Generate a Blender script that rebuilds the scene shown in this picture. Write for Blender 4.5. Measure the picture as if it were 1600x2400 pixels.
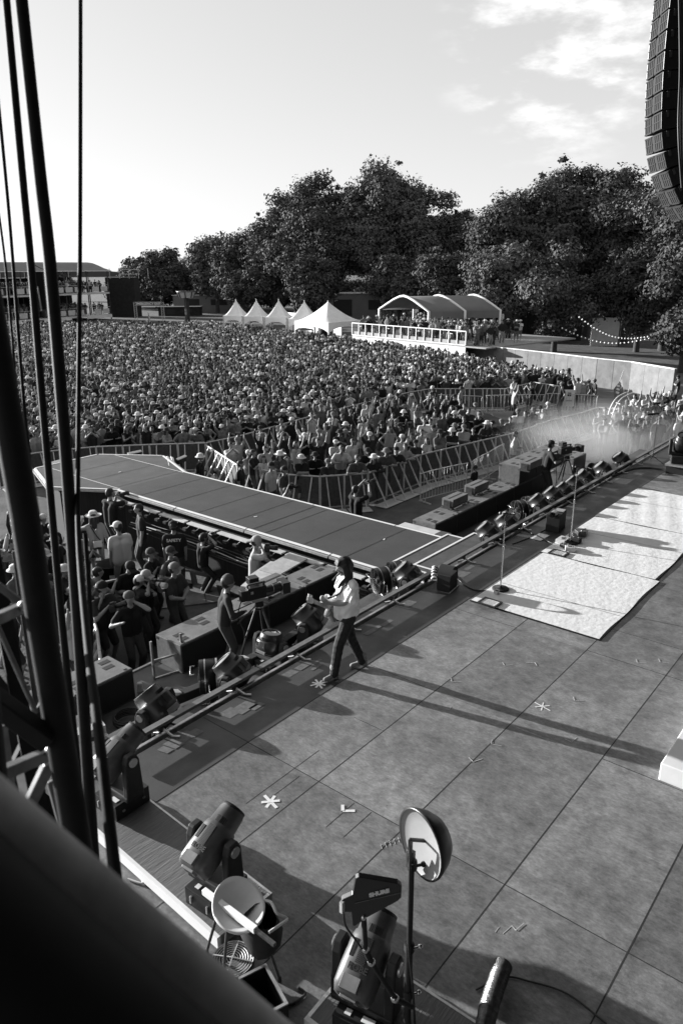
import bpy, math, random
import numpy as np
from mathutils import Vector, Matrix
R_ = math.radians
random.seed(7); NR = np.random.RandomState(11)
for o in list(bpy.data.objects): bpy.data.objects.remove(o)
SC = bpy.context.scene
COL = SC.collection
# ---------------------------------------------------------------- camera
CH = 5.5                    # camera height above the stage floor (stage floor is z = 0)
FPX = 1725.04               # focal length in pixels of the 1600x2400 frame
AX = np.array([[0.63608444, -0.24552859, 0.7315137], [-0.77160406, -0.19640831, 0.60502145], [-0.0048747, -0.94928367, -0.31438313]])
cam = bpy.data.cameras.new('camera'); camo = bpy.data.objects.new('camera', cam); COL.objects.link(camo)
r_, u_, b_ = AX[:, 0], -AX[:, 1], -AX[:, 2]
camo.matrix_world = Matrix(((r_[0], u_[0], b_[0], 0), (r_[1], u_[1], b_[1], 0), (r_[2], u_[2], b_[2], CH), (0, 0, 0, 1)))
cam.sensor_fit = 'AUTO'; cam.sensor_width = 36; cam.lens = FPX / 2400 * 36
cam.clip_start = 0.05; cam.clip_end = 6000
cam.dof.use_dof = True; cam.dof.focus_distance = 13; cam.dof.aperture_fstop = 4.0
SC.camera = camo
# ---------------------------------------------------------------- light
SUN_AZ, SUN_EL = R_(101.0), R_(10.5)
W = bpy.data.worlds.new('World'); SC.world = W; W.use_nodes = True
nt = W.node_tree; nt.nodes.clear()
def N(t, **k):
    n = nt.nodes.new(t)
    for a, v in k.items(): setattr(n, a, v)
    return n
def L(a, b): nt.links.new(a, b)
sky = N('ShaderNodeTexSky', sky_type='NISHITA', sun_disc=False, sun_elevation=SUN_EL, sun_rotation=R_(90) - SUN_AZ, altitude=200, air_density=1.0, dust_density=1.2, ozone_density=1.0)
sep = N('ShaderNodeSeparateColor'); L(sky.outputs[0], sep.inputs[0])
def MA(op, a, b=None, c=None):
    n = N('ShaderNodeMath', operation=op)
    for i, v in enumerate((a, b, c)):
        if v is None: continue
        if isinstance(v, (int, float)): n.inputs[i].default_value = v
        else: L(v, n.inputs[i])
    return n.outputs[0]
# black and white film: mostly the red and green of the sky
bw = MA('ADD', MA('MULTIPLY', sep.outputs[0], .75), MA('MULTIPLY', sep.outputs[1], .3))
tc = N('ShaderNodeTexCoord'); mp = N('ShaderNodeMapping'); L(tc.outputs['Generated'], mp.inputs[0])
# thin streaked cloud field high in the right of the sky
sx = N('ShaderNodeSeparateXYZ'); L(tc.outputs['Generated'], sx.inputs[0])
inv = MA('DIVIDE', 1.0, MA('MAXIMUM', sx.outputs[2], .03))
cb = N('ShaderNodeCombineXYZ'); L(MA('MULTIPLY', sx.outputs[0], inv), cb.inputs[0]); L(MA('MULTIPLY', sx.outputs[1], inv), cb.inputs[1])
mp2 = N('ShaderNodeMapping'); mp2.inputs['Rotation'].default_value = (R_(25), R_(-20), 0); mp2.inputs['Scale'].default_value = (.8, .8, 2.2); mp2.inputs['Location'].default_value = (.35, .2, 0)
L(tc.outputs['Generated'], mp2.inputs[0])
no = N('ShaderNodeTexNoise'); no.inputs['Scale'].default_value = 10.5; no.inputs['Detail'].default_value = 9; no.inputs['Roughness'].default_value = .58; no.inputs['Distortion'].default_value = 0
L(mp2.outputs[0], no.inputs['Vector'])
ramp = N('ShaderNodeMapRange', interpolation_type='SMOOTHSTEP'); L(no.outputs[0], ramp.inputs[0])
ramp.inputs[1].default_value = .45; ramp.inputs[2].default_value = .7; ramp.inputs[3].default_value = 0; ramp.inputs[4].default_value = 1
# the cloud field lies round one direction of the sky
def cray(px, py):
    d = AX @ np.array([px - 800, py - 1200, FPX]); return d / np.linalg.norm(d)
cd = cray(1330, 60)
dp = N('ShaderNodeVectorMath', operation='DOT_PRODUCT'); L(tc.outputs['Generated'], dp.inputs[0]); dp.inputs[1].default_value = tuple(cd)
msk = N('ShaderNodeMapRange', interpolation_type='SMOOTHSTEP'); L(dp.outputs['Value'], msk.inputs[0]); msk.inputs[1].default_value = math.cos(R_(9.3)); msk.inputs[2].default_value = math.cos(R_(3)); msk.inputs[3].default_value = 0; msk.inputs[4].default_value = 1
cl = MA('MULTIPLY', ramp.outputs[0], msk.outputs[0])
tot = MA('ADD', MA('MULTIPLY', MA('POWER', bw, .34), 2.6), MA('MULTIPLY', cl, 2.6))
bg = N('ShaderNodeBackground'); L(tot, bg.inputs[0]); bg.inputs[1].default_value = SKY_STR = 0.085
wo = N('ShaderNodeOutputWorld'); L(bg.outputs[0], wo.inputs[0])
sl = bpy.data.lights.new('sun', 'SUN'); sl.energy = 5.0; sl.angle = R_(.5); sl.color = (1, 1, 1)
so = bpy.data.objects.new('sun', sl); COL.objects.link(so)
sd = Vector((math.cos(SUN_AZ) * math.cos(SUN_EL), math.sin(SUN_AZ) * math.cos(SUN_EL), math.sin(SUN_EL)))
so.rotation_euler = sd.to_track_quat('Z', 'Y').to_euler(); so.location = (0, 0, 40)
SC.view_settings.view_transform = 'Standard'; SC.view_settings.look = 'None'; SC.view_settings.gamma = 1; SC.view_settings.exposure = 1.35
SC.cycles.max_bounces = 5; SC.cycles.diffuse_bounces = 2; SC.cycles.volume_bounces = 0; SC.cycles.transparent_max_bounces = 4
# ---------------------------------------------------------------- geometry of the picture
G = -2.15                    # the field
FS = -1.15                  # the lower front stage
RW = -0.45                  # the runway
def ray(px, py): return AX @ np.array([px - 800, py - 1200, FPX])
def at(px, py, z=0.):
    d = ray(px, py); t = (z - CH) / d[2]; return Vector((d[0] * t, d[1] * t, z))
def dep(px, py, d):
    v = ray(px, py) / FPX * d; return Vector((v[0], v[1], v[2] + CH))
def pj(P):
    c = AX.T @ (np.array(P) - [0, 0, CH]); return 800 + FPX * c[0] / c[2], 1200 + FPX * c[1] / c[2]
def hz(P, py):
    lo, hi = -10., 60.
    for _ in range(40):
        m = (lo + hi) / 2
        c = AX.T @ (np.array((P[0], P[1], m)) - [0, 0, CH])
        if c[2] > .2 and 1200 + FPX * c[1] / c[2] > py: lo = m
        else: hi = m
    return m
# ---------------------------------------------------------------- materials (the photograph is black and white)
def mat(name, v, rough=.6, metal=0., var=0., scale=4., bump=0., stretch=None, spec=.4, detail=6, bscale=None):
    m = bpy.data.materials.new(name); m.use_nodes = True; t = m.node_tree; b = t.nodes['Principled BSDF']
    b.inputs['Base Color'].default_value = (v, v, v, 1); b.inputs['Roughness'].default_value = rough; b.inputs['Metallic'].default_value = metal
    b.inputs['Specular IOR Level'].default_value = spec
    if var or bump:
        c = t.nodes.new('ShaderNodeTexCoord'); mp = t.nodes.new('ShaderNodeMapping'); t.links.new(c.outputs['Object'], mp.inputs[0])
        if stretch: mp.inputs['Scale'].default_value = stretch
        n = t.nodes.new('ShaderNodeTexNoise'); n.inputs['Scale'].default_value = scale; n.inputs['Detail'].default_value = detail; n.inputs['Roughness'].default_value = .62
        t.links.new(mp.outputs[0], n.inputs['Vector'])
        if var:
            r = t.nodes.new('ShaderNodeMapRange'); r.inputs[1].default_value = .3; r.inputs[2].default_value = .7
            r.inputs[3].default_value = v * (1 - var); r.inputs[4].default_value = min(1, v * (1 + var)); t.links.new(n.outputs[0], r.inputs[0])
            t.links.new(r.outputs[0], b.inputs['Base Color'])
        if bump:
            bm = t.nodes.new('ShaderNodeBump'); bm.inputs['Strength'].default_value = bump; bm.inputs['Distance'].default_value = .02
            if bscale:
                n2 = t.nodes.new('ShaderNodeTexNoise'); n2.inputs['Scale'].default_value = bscale; n2.inputs['Detail'].default_value = 4; t.links.new(mp.outputs[0], n2.inputs['Vector']); t.links.new(n2.outputs[0], bm.inputs['Height'])
            else: t.links.new(n.outputs[0], bm.inputs['Height'])
            t.links.new(bm.outputs[0], b.inputs['Normal'])
    return m
M = dict(
    black=mat('black_paint', .012, .5, var=.3, scale=8), matt=mat('matt_black', .02, .85, var=.3, scale=6), plastic=mat('black_plastic', .02, .35),
    shell=mat('grey_plastic_shell', .085, .38, var=.35, scale=5, bump=.05), shelltop=mat('light_grey_shell', .16, .42, var=.3, scale=6), rubber=mat('rubber', .015, .6),
    glass=mat('lens_glass', .03, .05, spec=1.), chrome=mat('chrome', .55, .22, 1.), alu=mat('brushed_aluminium', .5, .38, .85, var=.2, scale=12), galv=mat('galvanised_steel', .5, .5, .3, var=.25, scale=9),
    steel=mat('dark_steel', .09, .4, .6, var=.4, scale=8), truss=mat('painted_truss', .007, .75, var=.5, scale=12, bump=.1), trusslit=mat('truss_lit_tone', .17, .5, .3, var=.45, scale=9, bump=.1),  # trusslit: the truss paint lightened, sunlight put into the colour
    white=mat('white_paint', .78, .5, var=.05), whitefab=mat('white_canvas', .72, .8, var=.12, scale=1.5), greyfab=mat('grey_canvas', .16, .8, var=.12, scale=.6), offwhite=mat('off_white', .55, .6, var=.15, scale=3),
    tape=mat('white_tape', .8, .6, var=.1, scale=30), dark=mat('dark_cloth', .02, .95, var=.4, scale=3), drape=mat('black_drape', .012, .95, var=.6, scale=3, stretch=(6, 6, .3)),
    sub=mat('cabinet_texture_paint', .11, .5, var=.3, scale=14, bump=.15, bscale=160), subtop=mat('pale_cabinet_top', .17, .55, var=.3, scale=3.5, bump=.12, bscale=140), grille=mat('steel_grille', .02, .6, var=.3, scale=60),  # subtop: a paler tone than sub, set on the cabinet tops
    runway=mat('runway_carpet', .048, .85, var=.22, scale=1.1, bump=.25, bscale=90, detail=9), step=mat('step_carpet', .07, .85, var=.3, scale=4, bump=.3, bscale=90),
    deck=mat('ribbed_deck', .12, .55, var=.25, scale=5, stretch=(1, 14, 1), bump=.4), wood=mat('plywood', .3, .7, var=.3, scale=3, stretch=(1, 8, 1)),
    fs=mat('front_stage_floor', .09, .5, var=.4, scale=2.2, bump=.1, detail=9), paper=mat('paper', .7, .7, var=.15, scale=12), box=mat('carton', .5, .7, var=.2, scale=6),
    trunk=mat('bark', .05, .9, var=.5, scale=6), line=mat('seam', .03, .9), bulb=mat('glass_bulb', .9, .3), cable=mat('cable_rubber', .02, .45), cablew=mat('pale_cable', .45, .5),
    hose=mat('silver_duct', .16, .33, .5, var=.6, scale=26, bump=.5), seat=mat('moulded_seat', .6, .4, var=.1, scale=5), skin=mat('skin', .3, .55, var=.1, scale=8), hair=mat('hair', .022, .6, var=.5, scale=30, stretch=(1, 1, .2), bump=.4),
    denim=mat('dark_denim', .022, .85, var=.5, scale=14, bump=.5), tee=mat('white_cotton', .86, .85, var=.04, scale=6, bump=.5, bscale=9), suede=mat('suede', .22, .85, var=.25, scale=12), fence=mat('fence_panel', .09, .5, .4, var=.3, scale=8))
def leafmat(name, v):
    m = mat(name, v, .75, spec=.12); t = m.node_tree; b = t.nodes['Principled BSDF']
    a = t.nodes.new('ShaderNodeAttribute'); a.attribute_name = 'tone'; mu = t.nodes.new('ShaderNodeMath'); mu.operation = 'MULTIPLY'; mu.inputs[1].default_value = v
    t.links.new(a.outputs['Fac'], mu.inputs[0]); t.links.new(mu.outputs[0], b.inputs['Base Color']); return m
M['leaf'] = leafmat('oak_leaves', .075); M['leaf2'] = leafmat('pecan_leaves', .11); M['crowd'] = leafmat('crowd_cloth', 1.)
# object-coloured cloth for people who share a mesh
def objmat(name, alpha=False):
    m = mat(name, .3, .85, spec=.2); t = m.node_tree; b = t.nodes['Principled BSDF']; oi = t.nodes.new('ShaderNodeObjectInfo')
    t.links.new(oi.outputs['Alpha' if alpha else 'Color'], b.inputs['Base Color']); return m
M['shirt'] = objmat('shirt_cloth'); M['hatc'] = objmat('hat_cloth', True)
M['pants'] = mat('trouser_cloth', .05, .85, var=.4, scale=3); M['shoe'] = mat('shoe', .06, .6); M['skin2'] = mat('crowd_pit_skin', .26, .55, var=.1, scale=9); M['pantsl'] = mat('pale_shorts', .28, .85)  # skin2: one plain skin tone for crowd and pit people
# ---------------------------------------------------------------- mesh builder
class MB:
    def __init__(s, *mats):
        s.v = []; s.f = []; s.mi = []; s.mats = list(mats) or ['black']; s.k = 0; s.sm = []; s.smooth = False; s.T = None
    def add(s, vs, fs):
        o = len(s.v)
        if s.T is not None: vs = [s.T @ Vector(v) for v in vs]
        s.v += [tuple(v) for v in vs]; s.f += [tuple(o + i for i in f) for f in fs]; s.mi += [s.k] * len(fs); s.sm += [s.smooth] * len(fs); return s
    def box(s, c, d, rot=None, tp=1.):
        x, y, z = d[0] / 2, d[1] / 2, d[2] / 2; c = Vector(c)
        vs = [Vector((sx * x * (tp if sz > 0 else 1), sy * y * (tp if sz > 0 else 1), sz * z)) for sz in (-1, 1) for sy in (-1, 1) for sx in (-1, 1)]
        if rot is not None: vs = [rot @ v for v in vs]
        sm, s.smooth = s.smooth, False
        s.add([v + c for v in vs], [(0, 2, 3, 1), (4, 5, 7, 6), (0, 1, 5, 4), (2, 6, 7, 3), (0, 4, 6, 2), (1, 3, 7, 5)]); s.smooth = sm; return s
    def bar(s, a, b, w, h=None, up=(0, 0, 1)):
        a, b = Vector(a), Vector(b); h = h or w; x = (b - a); l = x.length
        if l < 1e-6: return s
        x = x / l; u = Vector(up)
        if abs(x.dot(u)) > .98: u = Vector((1, 0, 0))
        y = u.cross(x).normalized(); z = x.cross(y)
        return s.box((a + b) / 2, (l, w, h), Matrix((x, y, z)).transposed())
    def tube(s, pts, r, n=8, caps=True):
        pts = [Vector(p) for p in pts]; rs = r if isinstance(r, (list, tuple)) else [r] * len(pts)
        rings = []; pv = None; sm, s.smooth = s.smooth, True
        for i, p in enumerate(pts):
            t = (pts[min(i + 1, len(pts) - 1)] - pts[max(i - 1, 0)]).normalized()
            if pv is None: pv = t.orthogonal().normalized()
            else: pv = (pv - t * pv.dot(t)).normalized()
            w = t.cross(pv); rings.append([p + (pv * math.cos(a) + w * math.sin(a)) * rs[i] for a in [2 * math.pi * j / n for j in range(n)]])
        vs = [v for rg in rings for v in rg]; fs = []
        for i in range(len(pts) - 1):
            for j in range(n): a = i * n + j; b = i * n + (j + 1) % n; fs.append((a, b, b + n, a + n))
        s.add(vs, fs)
        if caps:
            s.smooth = False; s.add(rings[0], [tuple(range(n))[::-1]]); s.add(rings[-1], [tuple(range(n))])
        s.smooth = sm; return s
    def lathe(s, prof, o=(0, 0, 0), ax=(0, 0, 1), n=20, sy=1.):
        # prof: (radius, height along ax)
        z = Vector(ax).normalized(); x = z.orthogonal().normalized()
        if abs(z.z) < .99: x = Vector((0, 0, 1)).cross(z).normalized()
        y = z.cross(x); o = Vector(o); vs = []; sm, s.smooth = s.smooth, True
        for r, h in prof:
            for j in range(n):
                a = 2 * math.pi * j / n; vs.append(o + z * h + (x * math.cos(a) + y * math.sin(a) * sy) * r)
        fs = []
        for i in range(len(prof) - 1):
            for j in range(n): a = i * n + j; b = i * n + (j + 1) % n; fs.append((a, b, b + n, a + n))
        s.add(vs, fs); s.smooth = sm; return s
    def sph(s, c, r, n=10, m=6):
        rx, ry, rz = (r, r, r) if isinstance(r, (int, float)) else r; vs = []; sm, s.smooth = s.smooth, True
        for i in range(m + 1):
            t = math.pi * i / m
            for j in range(n): a = 2 * math.pi * j / n; vs.append((c[0] + rx * math.sin(t) * math.cos(a), c[1] + ry * math.sin(t) * math.sin(a), c[2] + rz * math.cos(t)))
        s.add(vs, [(i * n + j, (i + 1) * n + j, (i + 1) * n + (j + 1) % n, i * n + (j + 1) % n) for i in range(m) for j in range(n)]); s.smooth = sm; return s
    def prism(s, poly, z0, z1):
        n = len(poly); vs = [(p[0], p[1], z0) for p in poly] + [(p[0], p[1], z1) for p in poly]; sm, s.smooth = s.smooth, False
        s.add(vs, [tuple(range(n))[::-1], tuple(range(n, 2 * n))] + [(i, (i + 1) % n, (i + 1) % n + n, i + n) for i in range(n)]); s.smooth = sm; return s
    def build(s, name, parent=None, bevel=0.):
        me = bpy.data.meshes.new(name); me.from_pydata(s.v, [], s.f); me.polygons.foreach_set('material_index', s.mi); me.polygons.foreach_set('use_smooth', s.sm)
        for k in s.mats: me.materials.append(M[k] if isinstance(k, str) else k)
        me.update(); o = bpy.data.objects.new(name, me); COL.objects.link(o)
        if parent is not None: o.parent = parent
        if bevel:
            b = o.modifiers.new('b', 'BEVEL'); b.width = bevel; b.segments = 2; b.limit_method = 'ANGLE'; b.angle_limit = R_(50)
        return o
def tag(o, label=None, cat=None, group=None, kind=None):
    if label: o['label'] = label
    if cat: o['category'] = cat
    if group: o['group'] = group
    if kind: o['kind'] = kind
    return o
def empty(name, loc=(0, 0, 0), rz=0., label=None, cat=None, group=None, rot=None, sc=None):
    o = bpy.data.objects.new(name, None); COL.objects.link(o); o.location = loc; o.rotation_euler = rot or (0, 0, rz); o.empty_display_size = .1
    if sc: o.scale = (sc, sc, sc) if isinstance(sc, (int, float)) else sc
    return tag(o, label, cat, group)
KIDS = {}
def copy_tree(o, parent=None):
    c = o.copy(); COL.objects.link(c)
    if parent is not None: c.parent = parent
    for ch in list(o.children): copy_tree(ch, c)
    return c
def dup(o, loc, rz=0., label=None, group=None, sc=None):
    c = copy_tree(o); c.location = loc; c.rotation_euler = (0, 0, rz)
    if label: c['label'] = label
    if group: c['group'] = group
    if sc: c.scale = (sc, sc, sc) if isinstance(sc, (int, float)) else sc
    return c
def text_mesh(body, size, depth, m, shear=0., bold=0.):
    cu = bpy.data.curves.new('t', 'FONT'); cu.body = body; cu.size = size; cu.extrude = depth; cu.shear = shear; cu.offset = bold; cu.align_x = 'CENTER'; cu.align_y = 'CENTER'; cu.resolution_u = 2
    o = bpy.data.objects.new('t', cu); COL.objects.link(o); dg = bpy.context.evaluated_depsgraph_get(); me = bpy.data.meshes.new_from_object(o.evaluated_get(dg)); bpy.data.objects.remove(o)
    me.materials.clear(); me.materials.append(M[m]); return me
def put_text(name, body, size, m, parent, loc, X, Y, shear=0., bold=0.):
    me = text_mesh(body, size, .0015, m, shear, bold); o = bpy.data.objects.new(name, me); COL.objects.link(o); o.parent = parent
    X, Y = Vector(X).normalized(), Vector(Y).normalized(); Z = X.cross(Y); mx = Matrix((X, Y, Z)).transposed().to_4x4(); mx.translation = Vector(loc); o.matrix_local = mx
    return o
def catmull(pts, k=6):
    P = [Vector(p) for p in pts]; P = [P[0]] + P + [P[-1]]; out = []
    for i in range(1, len(P) - 2):
        for j in range(k):
            t = j / k; out.append(.5 * ((2 * P[i]) + (P[i + 1] - P[i - 1]) * t + (2 * P[i - 1] - 5 * P[i] + 4 * P[i + 1] - P[i + 2]) * t * t + (-P[i - 1] + 3 * P[i] - 3 * P[i + 1] + P[i + 2]) * t ** 3))
    return out + [P[-2]]
# ================================================================ ground and stage
def floor_mat(name, v, k=1.):
    m = mat(name, v, .5, spec=.5); t = m.node_tree; b = t.nodes['Principled BSDF']; n = t.nodes.new; l = t.links.new
    c = n('ShaderNodeTexCoord')
    def noise(scale, st, det=8, ro=.6, rot=0.):
        mp = n('ShaderNodeMapping'); mp.inputs['Scale'].default_value = st; mp.inputs['Rotation'].default_value = (0, 0, rot); l(c.outputs['Object'], mp.inputs[0])
        q = n('ShaderNodeTexNoise'); q.inputs['Scale'].default_value = scale; q.inputs['Detail'].default_value = det; q.inputs['Roughness'].default_value = ro; l(mp.outputs[0], q.inputs['Vector']); return q.outputs[0]
    def mr(x, a, bb, c0, d): q = n('ShaderNodeMapRange'); l(x, q.inputs[0]); q.inputs[1].default_value = a; q.inputs[2].default_value = bb; q.inputs[3].default_value = c0; q.inputs[4].default_value = d; return q.outputs[0]
    def mm(op, a, bb): q = n('ShaderNodeMath'); q.operation = op; (l(a, q.inputs[0]) if not isinstance(a, (int, float)) else None); (l(bb, q.inputs[1]) if not isinstance(bb, (int, float)) else setattr(q.inputs[1], 'default_value', bb)); return q.outputs[0]
    big = mr(noise(.42, (1, 1, 1), 5), .3, .7, 1 - .25 * k, 1 + .3 * k)
    mid = mr(noise(5.5, (1, .7, 1), 10, .78), .3, .72, 1 - .45 * k, 1 + .42 * k)
    fine = mr(noise(38, (1, .4, 1), 5, .75, R_(12)), .3, .75, 1 - .28 * k, 1 + .3 * k)
    scr = mr(noise(9, (1, .03, 1), 3, .8, R_(-55)), .68, .74, 1, 1 + .55 * k); scr2 = mr(noise(7, (1, .03, 1), 3, .8, R_(28)), .69, .74, 1, 1 + .5 * k)
    spots = mr(noise(17, (1, 1, 1), 2), .74, .78, 1, 1 - .5 * k); pale = mr(noise(5, (1, 1, 1), 7, .75), .68, .8, 1, 1 + .7 * k)
    x = big
    sx_ = n('ShaderNodeSeparateXYZ'); l(c.outputs['Object'], sx_.inputs[0]); cx_ = n('ShaderNodeCombineXYZ'); l(mm('FLOOR', mm('DIVIDE', mm('SUBTRACT', sx_.outputs[0], .37), 2.403), 0), cx_.inputs[0]); l(mm('FLOOR', mm('DIVIDE', mm('SUBTRACT', sx_.outputs[1], .01), 1.155), 0), cx_.inputs[1])
    wn = n('ShaderNodeTexWhiteNoise'); l(cx_.outputs[0], wn.inputs['Vector']); pan = mr(wn.outputs['Value'], 0, 1, 1 - .17 * k, 1 + .17 * k)
    for y in (mid, fine, scr, scr2, spots, pale, pan): x = mm('MULTIPLY', x, y)
    l(mm('MULTIPLY', x, v), b.inputs['Base Color'])
    l(mr(noise(2.1, (1, 1, 1)), .3, .7, .42, .7), b.inputs['Roughness'])
    bm = n('ShaderNodeBump'); bm.inputs['Strength'].default_value = .12; bm.inputs['Distance'].default_value = .01; l(noise(60, (1, 1, 1), 4), bm.inputs['Height']); l(bm.outputs[0], b.inputs['Normal'])
    return m
M['chalk'] = mat('chalk', .5, .8, var=.3, scale=40)
M['floor'] = floor_mat('worn_stage_ply', .175, 1.3); M['strip'] = floor_mat('dark_front_strip', .042, .35)  # the front strip is toned far darker than the deck panels
M['rug'] = mat('cowhide_white_rug', .74, .95, var=.07, scale=7, bump=.35, bscale=11)
M['ground'] = mat('trodden_dirt_grass', .085, .95, var=.5, scale=.9, bump=.5, bscale=12, detail=10)
M['pitgrass'] = mat('pit_mat', .07, .9, var=.45, scale=5, bump=.5, bscale=60, detail=10)
M['path'] = mat('dusty_path', .16, .95, var=.3, scale=.8, bump=.3, bscale=9)
g = MB('ground'); g.add([(-2500, -2500, G), (2500, -2500, G), (2500, 2500, G), (-2500, 2500, G)], [(0, 1, 2, 3)]); tag(g.build('ground'), kind='structure')
pp = [at(1135, 968, G), at(1000, 945, G), at(1420, 945, G), at(1500, 960, G), at(1330, 990, G), at(1180, 985, G)]
g = MB('path'); g.add([(p.x, p.y, G + .012) for p in pp], [tuple(range(6))]); tag(g.build('path'), kind='structure')
# far hills
g = MB('leaf'); hp = []
for i in range(60):
    a = R_(30 + i * 1.6); d = 900; h = 16 + 7 * math.sin(i * .35) + 4 * math.sin(i * 1.1)
    hp += [(d * math.cos(a), d * math.sin(a), G), (d * math.cos(a), d * math.sin(a), G + h * .62), (d * 1.5 * math.cos(a), d * 1.5 * math.sin(a), G + h * .3)]
g.add(hp, [f for i in range(59) for f in ((3 * i, 3 * i + 3, 3 * i + 4, 3 * i + 1), (3 * i + 1, 3 * i + 4, 3 * i + 5, 3 * i + 2))]); h = g.build('hills'); tag(h, kind='structure')
at_ = h.data.attributes.new('tone', 'FLOAT', 'POINT'); at_.data.foreach_set('value', [1.0] * len(h.data.vertices))

stage = empty('stage', (8, 6, 0), 0, 'large dark worn stage deck of square panels under the walking guitarist', 'stage')
def sp(mb, name, bevel=0., parent=None):   # a stage part: built in world coordinates, hung under the stage
    o = mb.build(name, None, bevel); o.parent = parent or stage; o.matrix_parent_inverse = Matrix.Translation((-8, -6, 0)); return o
YF = 6.72
g = MB('floor'); g.box((17, -2.61, -.15), (46, 16.77, .3)); sp(g, 'deck_panels')
g = MB('strip'); g.add([(3.75, 5.775, .004), (30, 5.775, .004), (30, YF - .1, .004), (3.75, YF - .1, .004)], [(0, 1, 2, 3)]); sp(g, 'front_strip')
g = MB('line')
for y in (5.775, 4.63, 3.47, 2.315, 1.17, .01, -1.15, -2.3): g.box((17, y, .0), (44, .012, .002))
def xs(x, y0, y1, w=.01): g.box((x, (min(y0, 5.77) + min(y1, 5.77)) / 2, .0), (w, min(y1, 5.77) - y0, .0026)); (g.box((x, (5.78 + y1) / 2, .004), (w, y1 - 5.78, .002)) if y1 > 5.78 else None)
xs(5.17, -1, 6.6); xs(7.58, -3, 2.315); xs(9.98, -3, 3.47); xs(12.38, -3, 2.315); xs(14.8, -3, 3.47); xs(10.9, 2.315, 3.43, .008); xs(2.77, -3, 4.63); xs(7.58, 4.63, 5.775, .006); xs(9.98, 4.63, 5.775, .008); xs(6.4, 4.63, 5.1, .006)
for a, b in (((4.4, 5.0), (5.6, 5.0)), ((4.5, 4.86), (5.1, 4.86)), ((4.68, 3.87), (5.15, 3.87)), ((4.68, 4.1), (5.15, 4.1))): g.bar((a[0], a[1], .0005), (b[0], b[1], .0005), .004, .002)
sp(g, 'seam')
g = MB('alu'); g.box((16.5, YF, -.03), (26, .05, .09)); sp(g, 'edge_trim', .006)
g = MB('matt'); g.box((16.5, YF - .06, -.72), (26, .04, .84)); sp(g, 'fascia')
# slanted patches of sunlight on the front strip, painted as pale quads
g = MB(mat('sun_patch_tone',   .12, .7, var=.35, scale=14))
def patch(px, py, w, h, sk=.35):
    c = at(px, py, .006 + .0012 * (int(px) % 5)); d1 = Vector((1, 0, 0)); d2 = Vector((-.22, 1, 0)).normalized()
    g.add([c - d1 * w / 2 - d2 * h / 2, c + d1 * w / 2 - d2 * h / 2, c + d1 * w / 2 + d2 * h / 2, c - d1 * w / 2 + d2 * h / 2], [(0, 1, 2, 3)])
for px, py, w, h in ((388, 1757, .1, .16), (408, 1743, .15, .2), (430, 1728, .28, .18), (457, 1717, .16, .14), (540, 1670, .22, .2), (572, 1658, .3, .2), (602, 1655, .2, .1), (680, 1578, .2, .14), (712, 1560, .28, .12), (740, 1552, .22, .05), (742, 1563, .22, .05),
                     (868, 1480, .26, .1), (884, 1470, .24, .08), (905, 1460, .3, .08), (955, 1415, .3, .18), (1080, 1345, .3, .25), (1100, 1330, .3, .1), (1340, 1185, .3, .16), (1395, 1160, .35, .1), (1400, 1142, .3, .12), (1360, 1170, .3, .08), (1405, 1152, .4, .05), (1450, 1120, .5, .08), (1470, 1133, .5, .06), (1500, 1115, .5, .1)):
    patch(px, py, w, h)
sp(g, 'painted_sun_patch')
# long flat rail raised on clamps along the lip
g = MB(mat('grey_rail', .17, .5, .3, var=.25, scale=9)); x = 3.9
while x < 23.4:
    g.box((x + 1.2, 6.74, .145), (2.385, .09, .045)); x += 2.4
g.k = 0; rail = g.build('flat_bar'); 
rr = empty('lip_rail', (3.9, 6.7, 0), 0, 'long flat grey rail raised on clamps along the front lip of the stage', 'rail'); rail.parent = rr; rail.matrix_parent_inverse = Matrix.Translation((-3.9, -6.7, 0))
x = 4.6
while x < 23:
    c = MB('steel', 'alu'); c.box((0, .06, -.02), (.05, .06, .24)); c.k = 1; c.bar((0, .02, .1), (.05, -.17, .012), .022); c.bar((.05, -.17, .014), (.1, -.24, .014), .03, .014); c.k = 0; c.box((-.03, 0, .1), (.08, .1, .05)); c.tube([(-.07, .05, .03), (-.07, -.08, .09)], .012)
    o = c.build('clamp'); o.parent = rr; o.location = (x - 3.9, .03, 0.01); x += 1.21
# lower front stage
SV = -.42
g = MB('fs'); g.box((14.4, 8.35, FS - .1), (22.2, 3.26, .2)); g.k = 0; fs = g.build('floor_panels')
fso = empty('lower_platform', (14, 8, FS), 0, 'lower dark front platform carrying lights, fans and subwoofers below the stage lip', 'platform'); fs.parent = fso; fs.matrix_parent_inverse = Matrix.Translation((-14, -8, -FS))
for xa, xb in ((3.4, 11.3), (14.0, 25.4)):
    g = MB('fs'); g.box(((xa + xb) / 2, 7.32, SV - .04), (xb - xa, .94, .08)); o = g.build('light_shelf'); o.parent = fso; o.matrix_parent_inverse = Matrix.Translation((-14, -8, -FS)); g = MB('drape'); g.box(((xa + xb) / 2, 7.76, (SV - .08 + FS) / 2), (xb - xa, .03, SV - .08 - FS)); o = g.build('shelf_skirt'); o.parent = fso; o.matrix_parent_inverse = Matrix.Translation((-14, -8, -FS))
g = MB('drape'); g.box((14.4, 9.99, (G + FS - .2) / 2), (22.2, .03, FS - .2 - G)); g.box((3.3, 8.4, (G + FS - .2) / 2), (.03, 3.2, FS - .2 - G)); o = g.build('skirt'); o.parent = fso; o.matrix_parent_inverse = Matrix.Translation((-14, -8, -FS))
g = MB('alu'); g.box((14.4, 9.985, FS + .01), (22.2, .05, .03)); o = g.build('edge_trim'); o.parent = fso; o.matrix_parent_inverse = Matrix.Translation((-14, -8, -FS))

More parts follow.
